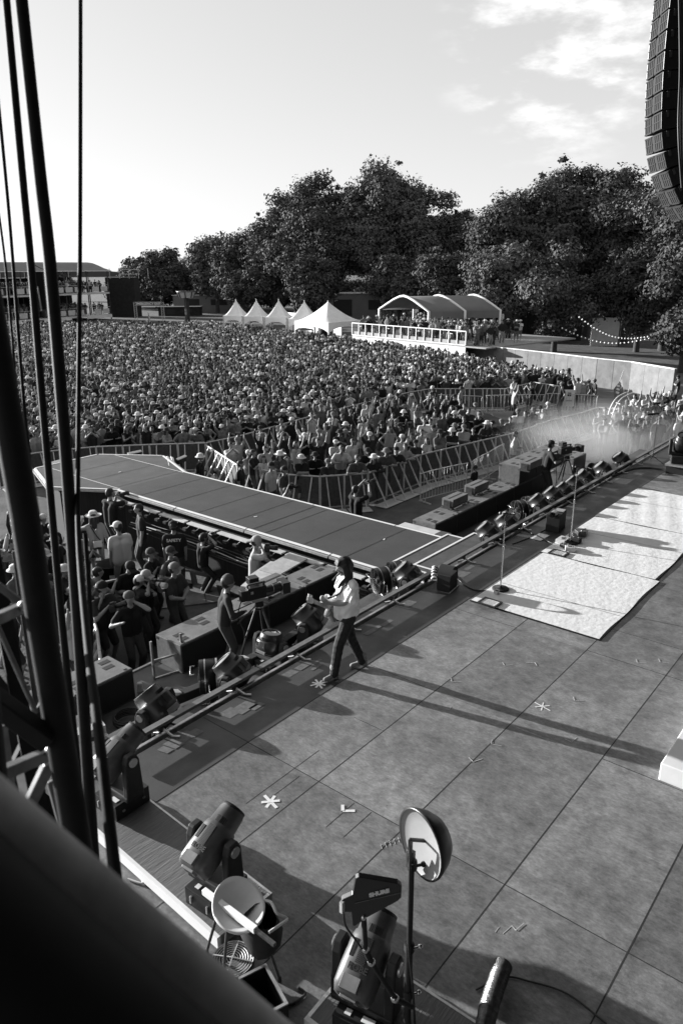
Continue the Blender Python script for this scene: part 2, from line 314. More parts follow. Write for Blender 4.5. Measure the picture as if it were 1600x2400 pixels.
# ---------------------------------------------------------------- the runway
rw = empty('runway', (12.7, 12, RW), 0, 'long dark carpeted runway reaching from the stage to a wide end platform in the crowd', 'runway')
def rp(mb, name, parent=None, bevel=0.):
    o = mb.build(name, None, bevel); o.parent = parent or rw
    o.matrix_parent_inverse = Matrix.Translation((-12.7, -12, -RW)); return o
X0, X1 = 11.47, 13.83
poly = [(X0, 7.05), (X1, 7.05), (X1, 17.8)]
end = [at(415, 1107, RW), at(380, 1068, RW), at(230, 1065, RW), at(85, 1097, RW), at(120, 1140, RW), at(275, 1145, RW)]
end = [(X1, 17.75)] + [(p.x, p.y) for p in end[1:5]] + [(X0, 17.75)]
g = MB('runway'); g.prism([(X0, 7.05), (X1, 7.05), (X1, 17.75), (X0, 17.75)], RW - .08, RW); rp(g, 'walkway')
M['runway2'] = mat('runway_carpet_end', .072, .85, var=.25, scale=1.3, bump=.25, bscale=90, detail=9)
g = MB('runway2'); g.prism(end, RW - .08, RW - .004); rp(g, 'end_platform')
g = MB('line')
y = 8.2
while y < 21: g.box(((X0 + X1) / 2, y, RW + .004), (X1 - X0 - .05, .005, .003)); y += 1.22
g.box(((X0 + X1) / 2, 12.3, RW + .0055), (X1 - X0 - .1, .014, .003)); rp(g, 'seam')
g = MB('tape'); 
for x in (X0 + .04, X1 - .04): g.bar((x, 17.7, RW + .005), (x, 21.3, RW + .005), .018, .003)
for x, y in ((12.6, 19.3), (12.2, 12.9), (12.9, 9.4)): g.box((x, y, RW + .006), (.09, .03, .003), Matrix.Rotation(x, 3, 'Z'))
rp(g, 'tape_line')
# bright double edge trims, with joints
def edge(a, b, name, out):
    a, b = Vector(a), Vector(b); n = max(1, round((b - a).length / 2.4)); g = MB('white', 'steel', 'alu')
    for i in range(n):
        p, q = a.lerp(b, i / n), a.lerp(b, (i + 1) / n); d = (q - p).normalized() * .02; o = Vector(out)
        g.k = 0; g.bar(p + d + o * .03 + Vector((0, 0, -.02)), q - d + o * .03 + Vector((0, 0, -.02)), .06, .05)
        g.k = 2; g.bar(p + d + o * .1 + Vector((0, 0, -.05)), q - d + o * .1 + Vector((0, 0, -.05)), .07, .05)
        g.k = 1; g.bar(p + o * .07 + Vector((0, 0, -.03)), q + o * .07 + Vector((0, 0, -.03)), .02, .03)
    rp(g, name)
edge((X0, 7.1, RW), (X0, 17.75, RW), 'edge_trim', (-1, 0, 0)); edge((X1, 7.1, RW), (X1, 17.75, RW), 'edge_trim', (1, 0, 0))
for i in range(5):
    a, b = end[i], end[i + 1]; d = Vector((b[0] - a[0], b[1] - a[1], 0)).normalized(); nrm = Vector((d.y, -d.x, 0)); edge((a[0], a[1], RW), (b[0], b[1], RW), 'edge_trim', nrm * (1 if i < 9 else -1))
g = MB('drape'); allp = [(X0, 7.05), (X1, 7.05)] + end
g.prism([((p[0] - 12.7) * .93 + 12.7, (p[1] - 14) * .97 + 14) for p in [(X0, 7.05), (X1, 7.05)] + end], G, RW - .09); rp(g, 'skirt')
# long light batten shelf hung under the near edge
g = MB('offwhite', 'steel', 'matt')
y = 7.5
while y < 17:
    g.k = 0; g.box((X0 - .26, y + .55, RW - .2), (.16, 1.04, .03)); g.k = 1
    for k in range(3): g.bar((X0 - .36, y + .2 + k * .35, RW - .2), (X0 - .45, y + .26 + k * .35, RW - .3), .02); g.box((X0 - .44, y + .3 + k * .35, RW - .3), (.09, .12, .06))
    g.k = 2; g.box((X0 - .12, y + .55, RW - .26), (.1, 1.08, .08)); y += 1.15
rp(g, 'light_batten')
g = MB('cablew', 'cable')
for q in range(5):
    g.k = 0 if q == 2 else 1; g.tube(catmull([(X0 - .5 - .04 * q, 7.6 + i * 1.1, RW - .42 - .1 * random.random() - .05 * q) for i in range(9)], 4), .012, 5)
rp(g, 'cable_bundle')
# two carpeted steps from the stage down to the runway
for zt, y0, y1, nm, lab in ((-.15, 6.86, 7.62, 'upper', 'wider upper carpeted step with white edging between stage lip and runway'), (-.3, 7.62, 8.25, 'lower', 'narrow lower carpeted step with white edging at the runway end')):
    s = empty('step_unit', (12.65, (y0 + y1) / 2, RW), 0, lab, 'step'); w = X1 - X0 + (.05 if zt > -.2 else -.12); d = y1 - y0; z = zt - RW
    g = MB('step'); g.box((0, 0, z / 2), (w, d - .004, z)); g.build('tread', s)
    g = MB('white'); g.box((0, d / 2 - .025, z + .004), (w, .05, .012)); g.box((w / 2 - .02, 0, z + .004), (.04, d - .1, .012)); g.box((-w / 2 + .02, 0, z + .004), (.04, d - .1, .012)); g.box((-w / 2 - .004, 0, z / 2), (.01, d * .6, z * .5)); g.build('edging', s)
# ---------------------------------------------------------------- rugs
rc = [(10.4, 3.44, 13.26, 5.7), (13.3, 3.5, 16.15, 5.76), (16.19, 3.56, 19.1, 5.78)]
for i, (x0, y0, x1, y1) in enumerate(rc):
    r = empty('rug', ((x0 + x1) / 2, (y0 + y1) / 2, 0), 0, ['clean bright white rug under the round-based microphone stand', 'middle pale rug with creases, under the pedal cluster', 'farthest pale crumpled rug of the three'][i], 'rug', 'pale rugs in a row')
    w, d = x1 - x0, y1 - y0; nx, ny = 28, 22; g = MB('rug', 'black'); vs = []
    for a in range(nx + 1):
        for b in range(ny + 1):
            u, v = a / nx, b / ny; e = min(u, 1 - u, v, 1 - v); wav = .0016 * (i + .3) * (math.sin(u * 23 + v * 9) + math.sin(v * 31 - u * 13)) * min(1, e * 12)
            vs.append((-w / 2 + u * w + (.018 * math.sin(v * 9) if a in (nx,) else 0), -d / 2 + v * d + (.015 * math.sin(u * 11 + i) if b == 0 else 0), .024 + wav))
    g.smooth = True; g.add(vs, [(a * (ny + 1) + b, (a + 1) * (ny + 1) + b, (a + 1) * (ny + 1) + b + 1, a * (ny + 1) + b + 1) for a in range(nx) for b in range(ny)]); g.smooth = False; o = g.build('pile', r)
    g = MB('black'); g.box((0, 0, .009), (w + .035, d + .035, .010)); g.build('backing', r)
    g = MB('line'); g.box((0, (-.35 if i == 0 else .1) * d, .033), (w * .98, .008, .003)) if i == 9 else None
    g = MB(mat('rug_fold_line', .4, .9)); g.box((-.45 if i == 0 else .25, 0, .0345), (.008, d * .97, .003)); g.build('fold_line', r)
# framed set lists on the rugs
for px, py, lab in ((1147, 1412, 'small black framed set list at the near corner of the clean rug'), (1308, 1296, 'small black framed set list beside the pedal cluster')):
    p = at(px, py, .04); s = empty('set_list', (p.x, p.y, .036), R_(0), lab, 'set list', 'set lists taped to the rugs'); g = MB('black')
    for dx, dy, w, d in ((0, .125, .34, .035), (0, -.125, .34, .035), (.155, 0, .035, .215), (-.155, 0, .035, .215)): g.box((dy, dx, .008), (d, w, .014))
    g.build('tape_frame', s); g = MB('paper', 'line'); g.box((0, 0, .004), (.215, .275, .004)); g.k = 1
    for k in range(7): g.box((-.08 + k * .026, 0, .0075), (.006, .2 - .02 * (k % 3), .002))
    g.build('sheet', s)
# white riser at the right edge
wr = empty('riser', (8.6, .8, 0), 0, 'low white riser block cut by the right edge of the picture', 'riser'); c0 = at(1541, 1828, 0)
g = MB('white'); g.box((c0.x + 1.25 - 8.6, c0.y - 1.25 - .8, .115), (2.5, 2.5, .23)); g.build('block', wr, .012)
g = MB('black'); g.bar((c0.x - 8.6 - .004, c0.y - .35 - .8, .13), (c0.x - 8.6 - .004, c0.y - .42 - .8, .13), .008, .02); g.build('scratch', wr)
# ---------------------------------------------------------------- tape marks and chalk marks
def tstar(px, py, lab, s=.13, n=3, w=.028, m='tape'):
    p = at(px, py, 0); g = MB(m)
    for k in range(n): a = k * math.pi / n + .3; L_ = s * (1 + .25 * (k % 2)); g.box((0, 0, .002 + k * .0012), (L_ * 2, w, .001), Matrix.Rotation(a, 3, 'Z'))
    o = g.build('tape_mark'); o.location = (p.x, p.y, .0045 if p.y > 5.7 else 0); tag(o, lab, 'tape mark', 'tape marks on the stage floor')
tstar(634, 1879, 'bold white tape star on the near floor, right of the big moving light', .1, 3, .035)
tstar(747, 1604, 'white tape star just in front of the guitarist\'s boot', .1, 4, .028)
tstar(1270, 1656, 'small pale tape star in the wide dark shadow', .1, 3, .015)
def corner(px, py, a, lab, s=.2, w=.012, m='tape', ang=90):
    p = at(px, py, 0); g = MB(m); g.bar((0, 0, .003), (s, 0, .003), w, .002); g.bar((0, 0, .0055), (s * .7 * math.cos(R_(ang)), s * .7 * math.sin(R_(ang)), .0055), w, .002); o = g.build('tape_corner'); o.location = (p.x, p.y, 0); o.rotation_euler = (0, 0, R_(a)); tag(o, lab, 'tape mark', 'tape marks on the stage floor')
corner(803, 1901, -50, 'bold white tape corner near the reflector lamp', .13, .035)
for px, py, a, lab in ((1181, 1560, -45, 'thin tape corner, left one of a facing pair'), (1252, 1553, 135, 'thin tape corner, right one of a facing pair'), (1492, 1553, -60, 'thin tape corner below the near corner of the clean rug'), (1545, 1552, -62, 'curved thin tape corner nearest the right edge'), (1345, 1642, -55, 'small tape corner above the wide dark shadow'), (1150, 1744, -70, 'long thin tape corner, upper one beside the floor seam'), (1108, 1786, -25, 'long thin tape corner, lower one beside the floor seam'), (1338, 1740, -5, 'scuffed tape corner inside the narrow shadow'), (1058, 1598, -50, 'thin tape corner on the seam right of the boots'), (1053, 1664, 20, 'tiny tape corner between the two shadows'), (952, 1492, 40, 'tiny tape corner on the dark front strip')):
    corner(px, py, a, lab, .13 if 'tiny' not in lab else .08, .006, 'chalk')
g = MB('chalk')
for x in range(5): g.bar((x * .05, 0, .003), (x * .05 + .02, .07, .003), .004, .002); g.bar((x * .05, .04, .0055), (x * .05 + .04, .05 + .02 * (x % 2), .0055), .003, .002)
o = g.build('chalk_scribble'); p = at(895, 1990, 0); o.location = (p.x, p.y, 0); o.rotation_euler = (0, 0, R_(-25)); tag(o, 'small white chalk scribble on the floor left of the reflector lamp', 'chalk mark')
g = MB('offwhite'); g.bar((0, 0, .001), (.07, 0, .001), .004, .002); g.bar((.03, -.06, .001), (.15, -.08, .001), .004, .002); g.bar((.15, -.08, .003), (.13, -.13, .003), .004, .002); g.bar((.13, -.13, .005), (.24, -.15, .005), .004, .002); o = g.build('chalk_scribble'); p = at(1160, 2185, 0); o.location = (p.x, p.y, 0); tag(o, 'thin chalk squiggle on the near floor above the silver duct', 'chalk mark')
# ================================================================ stage gear
def moving_head(label, group, head=.62, dia=.34, tilt=25., arm=.5, base=(.46, .4, .2), shell='shell', logo=False, lens='glass', face='glass', dark=False):
    """local: base on z=0, barrel axis along +X"""
    t = empty('moving_head_light', (0, 0, 0), 0, label, 'stage light', group)
    g = MB('black', 'alu', 'paper'); g.box((0, 0, base[2] / 2), base); g.k = 1
    for sx in (-1, 1): g.tube([(sx * base[0] * .3, -base[1] / 2 - .005, base[2] * .45), (sx * base[0] * .3, -base[1] / 2 - .03, base[2] * .6)], .012, 6); g.bar((-base[0] / 2 - .01, sx * .1, base[2] * .7), (-base[0] / 2 - .01, sx * .1, base[2] * .3), .02)
    g.k = 2; g.box((-base[0] / 2 + .07, -.08, base[2] + .003), (.05, .1, .004)); g.box((-base[0] / 2 + .07, .08, base[2] + .003), (.05, .05, .004)); g.build('base', t, .012)
    g = MB('black' if not dark else 'matt'); zt = base[2] + arm
    g.box((0, 0, base[2] + .035), (.22, dia + .2, .06))
    for sy in (-1, 1):
        y = sy * (dia / 2 + .065)
        a = [(-.105, base[2] + .02), (.105, base[2] + .02), (.085, zt), (.05, zt + .08), (-.05, zt + .08), (-.085, zt)]
        vs = [(x, y - .04, z) for x, z in a] + [(x, y + .04, z) for x, z in a]; n = 6
        g.add(vs, [tuple(range(n)), tuple(range(n, 2 * n))[::-1]] + [((i + 1) % n, i, i + n, (i + 1) % n + n) for i in range(n)])
    g.build('yoke', t, .015)
    g = MB('alu'); g.tube([(0, -dia / 2 - .03, zt), (0, -dia / 2 - .12, zt)], .05, 12); g.tube([(0, dia / 2 + .03, zt), (0, dia / 2 + .12, zt)], .05, 12); g.build('pivot', t)
    c, s = math.cos(R_(tilt)), math.sin(R_(tilt)); ax = Vector((c, 0, s)); up = Vector((-s, 0, c)); R = Matrix((ax, Vector((0, 1, 0)), up)).transposed().to_4x4(); R.translation = (0, 0, zt)
    g = MB(shell, 'black'); g.T = R; g.smooth = True
    L_ = head; r = dia / 2
    def ring(x, ry, rz, e=2.6, dz=0): return [(x, ry * math.copysign(abs(math.cos(a)) ** (2 / e), math.cos(a)), dz + rz * math.copysign(abs(math.sin(a)) ** (2 / e), math.sin(a))) for a in [2 * math.pi * (k + .5) / 24 for k in range(24)]]
    prof = [(-.5, .62, .6, 4), (-.495, .8, .78, 4), (-.4, .96, .95, 3.4), (-.2, 1., 1., 2.8), (.12, .98, .97, 2.4), (.2, .92, .9, 2.2), (.205, .87, .85, 2), (.44, .82, .8, 2), (.5, .74, .72, 2)]
    vs = []
    for x, a, b, e in prof: vs += ring(x * L_, r * a, r * b, e)
    fs = [(i * 24 + j, i * 24 + (j + 1) % 24, (i + 1) * 24 + (j + 1) % 24, (i + 1) * 24 + j) for i in range(len(prof) - 1) for j in range(24)] + [tuple(range(24))[::-1]]
    g.add(vs, fs); hd = g.build('head', t)
    g = MB('black', face); g.T = R; g.lathe([(r * .76, .47 * L_), (r * .76, .52 * L_), (r * .64, .52 * L_), (r * .62, .485 * L_)], ax=(1, 0, 0), n=20); g.k = 1; g.lathe([(r * .63, .488 * L_), (r * .4, .505 * L_), (0.001, .515 * L_)], ax=(1, 0, 0), n=20); g.build('lens', hd)
    g = MB('black', 'shelltop'); g.T = R
    for k in range(11): g.box((.24 * L_, (-.45 + k * .075) * r * 1.1, r * .845 - abs(k - 5) ** 2 * .0012), (.07, .006, .012))
    for k in range(16): g.box(((-.16 + k * .019) * L_, -.1 * r, r * .985), (.006, .5 * r, .012))
    g.box((-.02 * L_, .45 * r, r * .93), (.2 * L_, .2 * r, .015)); g.build('vent', hd)
    g = MB('shelltop', 'black', 'alu'); g.T = R; g.box((-.39 * L_, 0, r * .93), (.16 * L_, r * .9, .05)); g.box((-.51 * L_, 0, .25 * r), (.03, r * .85, r * .6)); g.k = 1; g.box((-.53 * L_, 0, .25 * r), (.012, r * .5, r * .35)); g.k = 2; g.box((-.532 * L_, 0, .25 * r), (.01, r * .3, r * .04)); g.build('rear_panel', hd, .008)
    if logo:
        o = Vector((-.22 * L_, -.1 * r, r * 1.005)); p = R @ o
        put_text('logo', 'ROBE', .06, 'black', hd, p, (0, -1, 0), ax, 0, .002)
    return t
near = empty('equipment_platform', (0, 0, 0))
def place_head(px, py, z, arm, base):  # the barrel centre over this picture point
    p = at(px, py, z + base + arm); return (p.x, p.y, z)
DK = .14
m1 = moving_head('large grey moving light by the tower, on the far end of the ribbed platform', 'large moving lights at the side of the stage', .6, .3, 27, .45, (.42, .36, .18), logo=True)
m1.location = place_head(275, 1765, DK, .45, .18); m1.rotation_euler = (0, 0, R_(2))
m2 = dup(m1, place_head(500, 1968, DK, .45, .18), R_(4), 'large grey moving light behind the upturned chair, on the near end of the ribbed platform')
m3 = dup(m1, place_head(860, 2238, DK, .45, .18), R_(12), 'large grey moving light in front of the reflector lamp, under the paddle antenna')
bpy.data.objects.remove(near)
def platform(x0, y0, x1, y1, lab, rz=0.):
    t = empty('equipment_platform', ((x0 + x1) / 2, (y0 + y1) / 2, 0), rz, lab, 'platform', 'low ribbed platforms'); w, d = x1 - x0, y1 - y0
    g = MB('deck'); g.box((0, 0, DK - .012), (w - .02, d - .02, .02)); g.build('deck_sheet', t)
    g = MB('alu', 'white'); 
    for sx in (-1, 1): g.k = 1 if sx < 0 else 0; g.box((sx * w / 2, 0, DK / 2 + .01), (.035 if sx < 0 else .02, d + .03, DK - .02))
    g.k = 0
    for sy in (-1, 1): g.box((0, sy * d / 2, DK / 2 + .01), (w - .032, .03, DK - .02))
    g.build('frame', t)
    g = MB('steel'); 
    for sx in (-1, 1):
        for sy in (-1, 1): g.box((sx * (w / 2 - .05), sy * (d / 2 - .05), .012), (.06, .06, .022))
    g.build('foot', t)
platform(3.05, 3.86, 3.66, 6.25, 'long ribbed platform with bright side edge under two moving lights', R_(-2))
platform(2.98, 1.35, 3.72, 2.82, 'shorter ribbed platform under the nearest moving light', R_(2))
# small covered movers and beam lights along the front stage
c0 = moving_head('small dark moving light', 'moving lights along the front stage', .44, .46, 48, .36, (.4, .36, .14), shell='plastic', face='shelltop', dark=True)
spots = [(365, 1648, 'first small moving light on the front stage, nearest the tower'), (545, 1570, 'small moving light right of the nearest drum fan'), (722, 1450, 'small moving light just left of the guitarist'), (955, 1345, 'small moving light at the foot of the runway steps'), (1200, 1225, 'small moving light behind the first microphone stand'), (1262, 1178, 'small moving light behind the pair of drum fans on the right'), (1325, 1150, 'small moving light behind the second microphone stand'), (1368, 1118, 'small moving light beyond the second microphone stand'), (1412, 1098, 'small moving light with the smoke behind it'), (1455, 1075, 'small moving light half lost in the smoke'), (1152, 1248, 'small moving light at the far corner of the runway steps'), (1296, 1160, 'small moving light just left of the second microphone stand'), (1345, 1134, 'small moving light between two others beyond the second stand')]
for i, (px, py, lab) in enumerate(spots):
    o = c0 if i == 0 else dup(c0, (0, 0, 0)); p = at(px, py + 4, SV + .5); o.location = (p.x, min(7.6, max(7.05, p.y)), SV); o.rotation_euler = (0, 0, R_(113 + (i * 37) % 13 - 6)); o['label'] = lab
w0 = moving_head('squat dark wash light with its face turned away behind the rail', 'moving lights along the front stage', .3, .42, 80, .3, (.4, .36, .14), shell='plastic', dark=True); p = at(635, 1510, SV + .4); w0.location = (p.x, p.y, SV)
# drum fans
def drum_fan():
    t = empty('drum_fan', (0, 0, 0), 0, 'fan', 'fan', 'drum fans along the front stage'); c = Vector((0, 0, .3)); r = .25
    g = MB('plastic', 'alu'); g.lathe([(r, -.13), (r, .13), (r - .012, .13), (r - .012, -.13), (r, -.13)], c, (1, 0, 0), 28); g.k = 1; g.lathe([(r + .004, .1), (r + .004, .125)], c, (1, 0, 0), 28); g.lathe([(r + .004, -.06), (r + .004, -.045)], c, (1, 0, 0), 28); g.build('drum', t)
    for sx in (-1, 1):
        g = MB('steel')
        for k in range(1, 8): q = r * k / 8; g.lathe([(q, sx * (.135 + .02 * (1 - k / 8))), (q + .006, sx * (.137 + .02 * (1 - k / 8)))], c, (1, 0, 0), 24)
        for k in range(8): a = math.pi * k / 4; g.bar(c + Vector((sx * .16, 0, 0)), c + Vector((sx * .135, r * math.cos(a), r * math.sin(a))), .006)
        g.build('grille', t)
    g = MB('matt'); g.lathe([(0.001, .08), (.05, .07), (.05, -.1), (.001, -.1)], c, (1, 0, 0), 12)
    for k in range(5):
        a = 2 * math.pi * k / 5; d = Vector((0, math.cos(a), math.sin(a))); e = Vector((0, -math.sin(a), math.cos(a))); g.add([c + d * .04 + e * .03 + Vector((-.03, 0, 0)), c + d * .04 - e * .03 + Vector((.03, 0, 0)), c + d * .22 - e * .08 + Vector((.035, 0, 0)), c + d * .22 + e * .06 + Vector((-.035, 0, 0))], [(0, 1, 2, 3)])
    g.build('blades', t)
    g = MB('chrome'); g.tube([(-.14, -.28, .02), (.14, -.28, .02)], .012, 6); g.tube([(-.14, .28, .02), (.14, .28, .02)], .012, 6); g.tube([(0, -.28, .02), (0, -.28, .3), (0, -.25, .3)], .012, 6); g.tube([(0, .28, .02), (0, .28, .3), (0, .25, .3)], .012, 6); g.tube([(0, -.28, .02), (0, .28, .02)], .012, 6); g.tube([(-.2, -.12, .42), (-.26, -.12, .42), (-.26, .12, .42), (-.2, .12, .42)], .01, 6); g.build('stand', t)
    return t
f0 = drum_fan()
for i, (px, py, lab, rz) in enumerate(((490, 1585, 'drum fan standing alone between two moving lights at the near end', -40), (893, 1360, 'nearer drum fan of the pair beside the runway steps', -30), (928, 1345, 'farther drum fan of the pair beside the runway steps', -30), (1216, 1196, 'nearer drum fan of the pair behind the first microphone stand', -30), (1240, 1186, 'farther drum fan of the pair behind the first microphone stand', -30), (1395, 1104, 'drum fan among the farthest moving lights', -30))):
    o = f0 if i == 0 else dup(f0, (0, 0, 0)); z = SV; p = at(px, py, z + .3); o.location = (p.x, p.y, z); o.rotation_euler = (0, 0, R_(rz)); o['label'] = lab
# subwoofer cabinets
def sub_unit(w=1.06, d=.68, h=.55):
    t = empty('subwoofer', (0, 0, 0), 0, 'sub', 'speaker', 'subwoofers along the front stage')
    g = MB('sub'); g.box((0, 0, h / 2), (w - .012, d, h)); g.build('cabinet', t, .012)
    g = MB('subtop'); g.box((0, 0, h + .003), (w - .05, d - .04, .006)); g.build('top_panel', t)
    g = MB('line')
    for sx in (-.3, .3): 
        for k in (-.07, .07): g.box((sx * w + k * .3, sx * .3 + k * 1.3, h + .008), (.18, .1, .005))
    for sx in (-.4, .4): g.box((sx * w, -d * .4, h + .009), (.06, .02, .006))
    g.build('top_recess', t)
    g = MB('grille'); g.box((0, -d / 2 - .006, h / 2), (w - .06, .012, h - .06)); g.build('grille', t)
    g = MB('steel')
    for sx in (-1, 1):
        for sz in (.1, .9): g.box((sx * (w / 2 - .03), d / 2 - .03, h * sz), (.06, .06, .05))
    g.build('corner', t); return t
s0 = sub_unit(); k = 0
def subs(x0, n, z, lab, y=9.6, w=1.06):
    global k
    for i in range(n):
        o = s0 if k == 0 else dup(s0, (0, 0, 0)); o.location = (x0 + w * (i + .5), y, z); o['label'] = lab[i] if isinstance(lab, list) else lab; k += 1
subs(3.8, 2, FS, ['subwoofer at the left end half hidden by the tower', 'separate subwoofer left of the gap with the small ladder'])
subs(6.87, 4, FS, ['subwoofer by the small ladder with its pale end face showing', 'subwoofer behind the camera operator in the hood', 'subwoofer under the small front speaker on the left', 'last subwoofer of the left row, beside the runway'])
subs(14.87, 6, FS, ['first subwoofer of the right row with its pale end beside the runway', 'second subwoofer of the right row, under the nearer small front speaker', 'third subwoofer of the right row, between two small front speakers', 'fourth subwoofer of the right row, under the farther small front speaker', 'fifth subwoofer of the right row, below the upper tier', 'sixth subwoofer of the right row, below the upper tier behind the far camera'])
subs(19.4, 3, FS + .56, ['first raised subwoofer on the upper tier', 'second raised subwoofer, in front of the far camera operator', 'third raised subwoofer, behind the far camera operator'])
subs(23.4, 1, FS, 'lone subwoofer in the smoke beyond the far camera')
# small front fill speakers on the subs
def fill():
    t = empty('fill_speaker', (0, 0, 0), 0, 'f', 'speaker', 'small front speakers on the subwoofers'); g = MB('subtop', 'grille'); g.box((0, 0, .16), (.78, .34, .2)); g.k = 1; g.box((0, .172, .16), (.72, .01, .17)); g.box((0, -.0, .262), (.7, .05, .004)); g.build('cabinet', t, .01)
    g = MB('steel')
    for sx in (-1, 1): g.box((sx * .41, 0, .12), (.03, .2, .2)); g.box((sx * .41, 0, .02), (.08, .36, .03))
    g.box((0, .1, .02), (.8, .04, .03)); g.build('bracket', t); return t
f = fill()
for i, (px, py, z, lab) in enumerate(((628, 1372, FS + .56, 'small front speaker on the left row, behind the camera operator'), (1066, 1170, FS + .56, 'small front speaker on the right row, nearest the runway'), (1116, 1140, FS + .56, 'second small front speaker on the right row'), (1243, 1085, FS + 1.12, 'small front speaker on the raised tier'))):
    o = f if i == 0 else dup(f, (0, 0, 0)); p = at(px, py, z + .16); o.location = (p.x, p.y, z); o['label'] = lab
# boards and loose sheets behind the left row
g = MB('wood')
for i, (px, py, w, d, a, tz) in enumerate(((665, 1325, 1.1, .5, 8, .05), (628, 1338, .9, .4, 14, .02), (600, 1362, .7, .35, 20, 0.))):
    p = at(px, py, -.62); b = MB('box'); b.box((0, 0, 0), (w, d, .03), Matrix.Rotation(R_(tz * 60), 3, 'X')); o = b.build('board'); o.location = (p.x, p.y, -.62 + tz * .4); o.rotation_euler = (0, 0, R_(a)); tag(o, ['largest pale folded board behind the left subwoofers', 'middle pale board leaning under the largest one', 'small pale board nearest the cased speaker'][i], 'board', 'loose boards by the runway')
    b = MB('steel'); b.bar((-w * .4, d * .3, -.02), (-w * .4, d * .3, G + .72), .04); b.bar((w * .4, d * .3, -.02), (w * .4, d * .3, G + .72), .04); q = b.build('support', o)
# small ladder frame
g = MB('alu'); g.bar((0, 0, 0), (0, 0, .72), .035); g.bar((.5, -.15, 0), (.5, -.15, .72), .035)
for k in (.35,): g.bar((0, 0, k), (.5, -.15, k), .03)
g.bar((0, 0, .01), (.55, -.15, .01), .03); o = g.build('ladder_frame'); p = at(362, 1592, FS); o.location = (p.x, p.y, FS); tag(o, 'short pale handrail frame beside the subwoofer end', 'handrail')
# cans, cable coil, cartons, boxes on the near front stage
for i, (px, py) in enumerate(((309, 1632), (329, 1620))):
    p = at(px, py, FS); g = MB('offwhite', 'alu'); g.lathe([(.001, 0), (.034, 0), (.036, .01), (.036, .11), (.03, .122), (.001, .122)], n=14); o = g.build('drink_can'); o.location = (p.x, p.y, FS); o.scale = (1.3, 1.3, 1.3); tag(o, ['drink can nearer the cable coil', 'drink can nearer the small moving light'][i], 'can', 'drink cans on the front stage')
p = at(302, 1695, FS + .02); g = MB('cable')
for k in range(7): g.tube([(math.cos(a) * (.2 + .012 * (k % 3)), math.sin(a) * (.2 + .012 * (k % 3)), .02 + .02 * k) for a in [2 * math.pi * j / 20 for j in range(21)]], .011, 5, False)
o = g.build('cable_coil'); o.location = p; tag(o, 'round coil of black cable on the front stage', 'cable')
for i, (px, py, w, d, h, z) in enumerate(((203, 1712, .42, .5, .12, 0), (210, 1735, .5, .6, .1, -.1), (195, 1760, .6, .6, .14, -.2))):
    p = at(px, py, FS + .3); b = MB('box', 'line'); b.box((0, 0, h / 2), (w, d, h)); b.k = 1; b.box((.02, .02, h + .003), (w * .4, d * .35, .004)); b.k = 0; b.box((.02, .02, h + .006), (w * .3, d * .05, .004)); o = b.build('carton', None, .006); o.location = (p.x, p.y, FS + .32 + z); o.rotation_euler = (0, 0, R_(-14 + 6 * i)); tag(o, ['topmost pale carton of the stack beside the tower', 'middle pale carton of the stack beside the tower', 'lowest pale carton of the stack beside the tower'][i], 'carton', 'stacked cartons by the tower')
p = at(205, 1745, FS); g = MB('black'); g.box((0, 0, .06), (.8, .7, .12)); o = g.build('flight_case'); o.location = (p.x - .05, p.y, FS); tag(o, 'low black case under the stacked cartons', 'case')
# little floor box near the steps, with ribbed hose
p = at(1047, 1378, 0); t = empty('fog_machine', (p.x, p.y, 0), R_(8), 'small black fog box on the dark strip near the runway steps', 'fog box'); g = MB('matt', 'alu'); g.box((0, 0, .16), (.34, .26, .3)); g.lathe([(.16, -.13), (.16, .13)], (0, 0, .28), (0, 1, 0), 20); g.k = 1; g.bar((-.2, -.14, .015), (.2, -.14, .015), .02); g.bar((.18, -.14, .02), (.18, -.14, .2), .014); g.build('housing', t, .01)
g = MB('white', 'black')
for k in range(9): g.k = k % 2; g.lathe([(.05, 0), (.062, .012), (.05, .024)], (-.18 + .03 * k, .18 + .012 * k, .2 + .024 * k - .0014 * k * k), (.8, .2, .5), 12)
g.build('ribbed_hose', t)
p = at(1300, 1240, 0); t = empty('fog_machine', (p.x, p.y, 0), R_(8), 'black fog box on the strip behind the second microphone stand', 'fog box'); g = MB('matt', 'alu'); g.box((0, 0, .2), (.5, .3, .4)); g.k = 1; g.lathe([(.07, -.1), (.07, .1), (.001, .1)], (-.22, 0, .42), (1, 0, 0), 14); g.box((.1, -.05, .42), (.2, .2, .02)); g.build('housing', t, .01)
p = at(1287, 1244, 0.01); g = MB('paper'); g.box((0, 0, .01), (.42, .26, .006)); o = g.build('paper_sheet'); o.location = (p.x - .5, p.y, .006); tag(o, 'loose white sheet on the dark strip left of the fog box', 'paper')
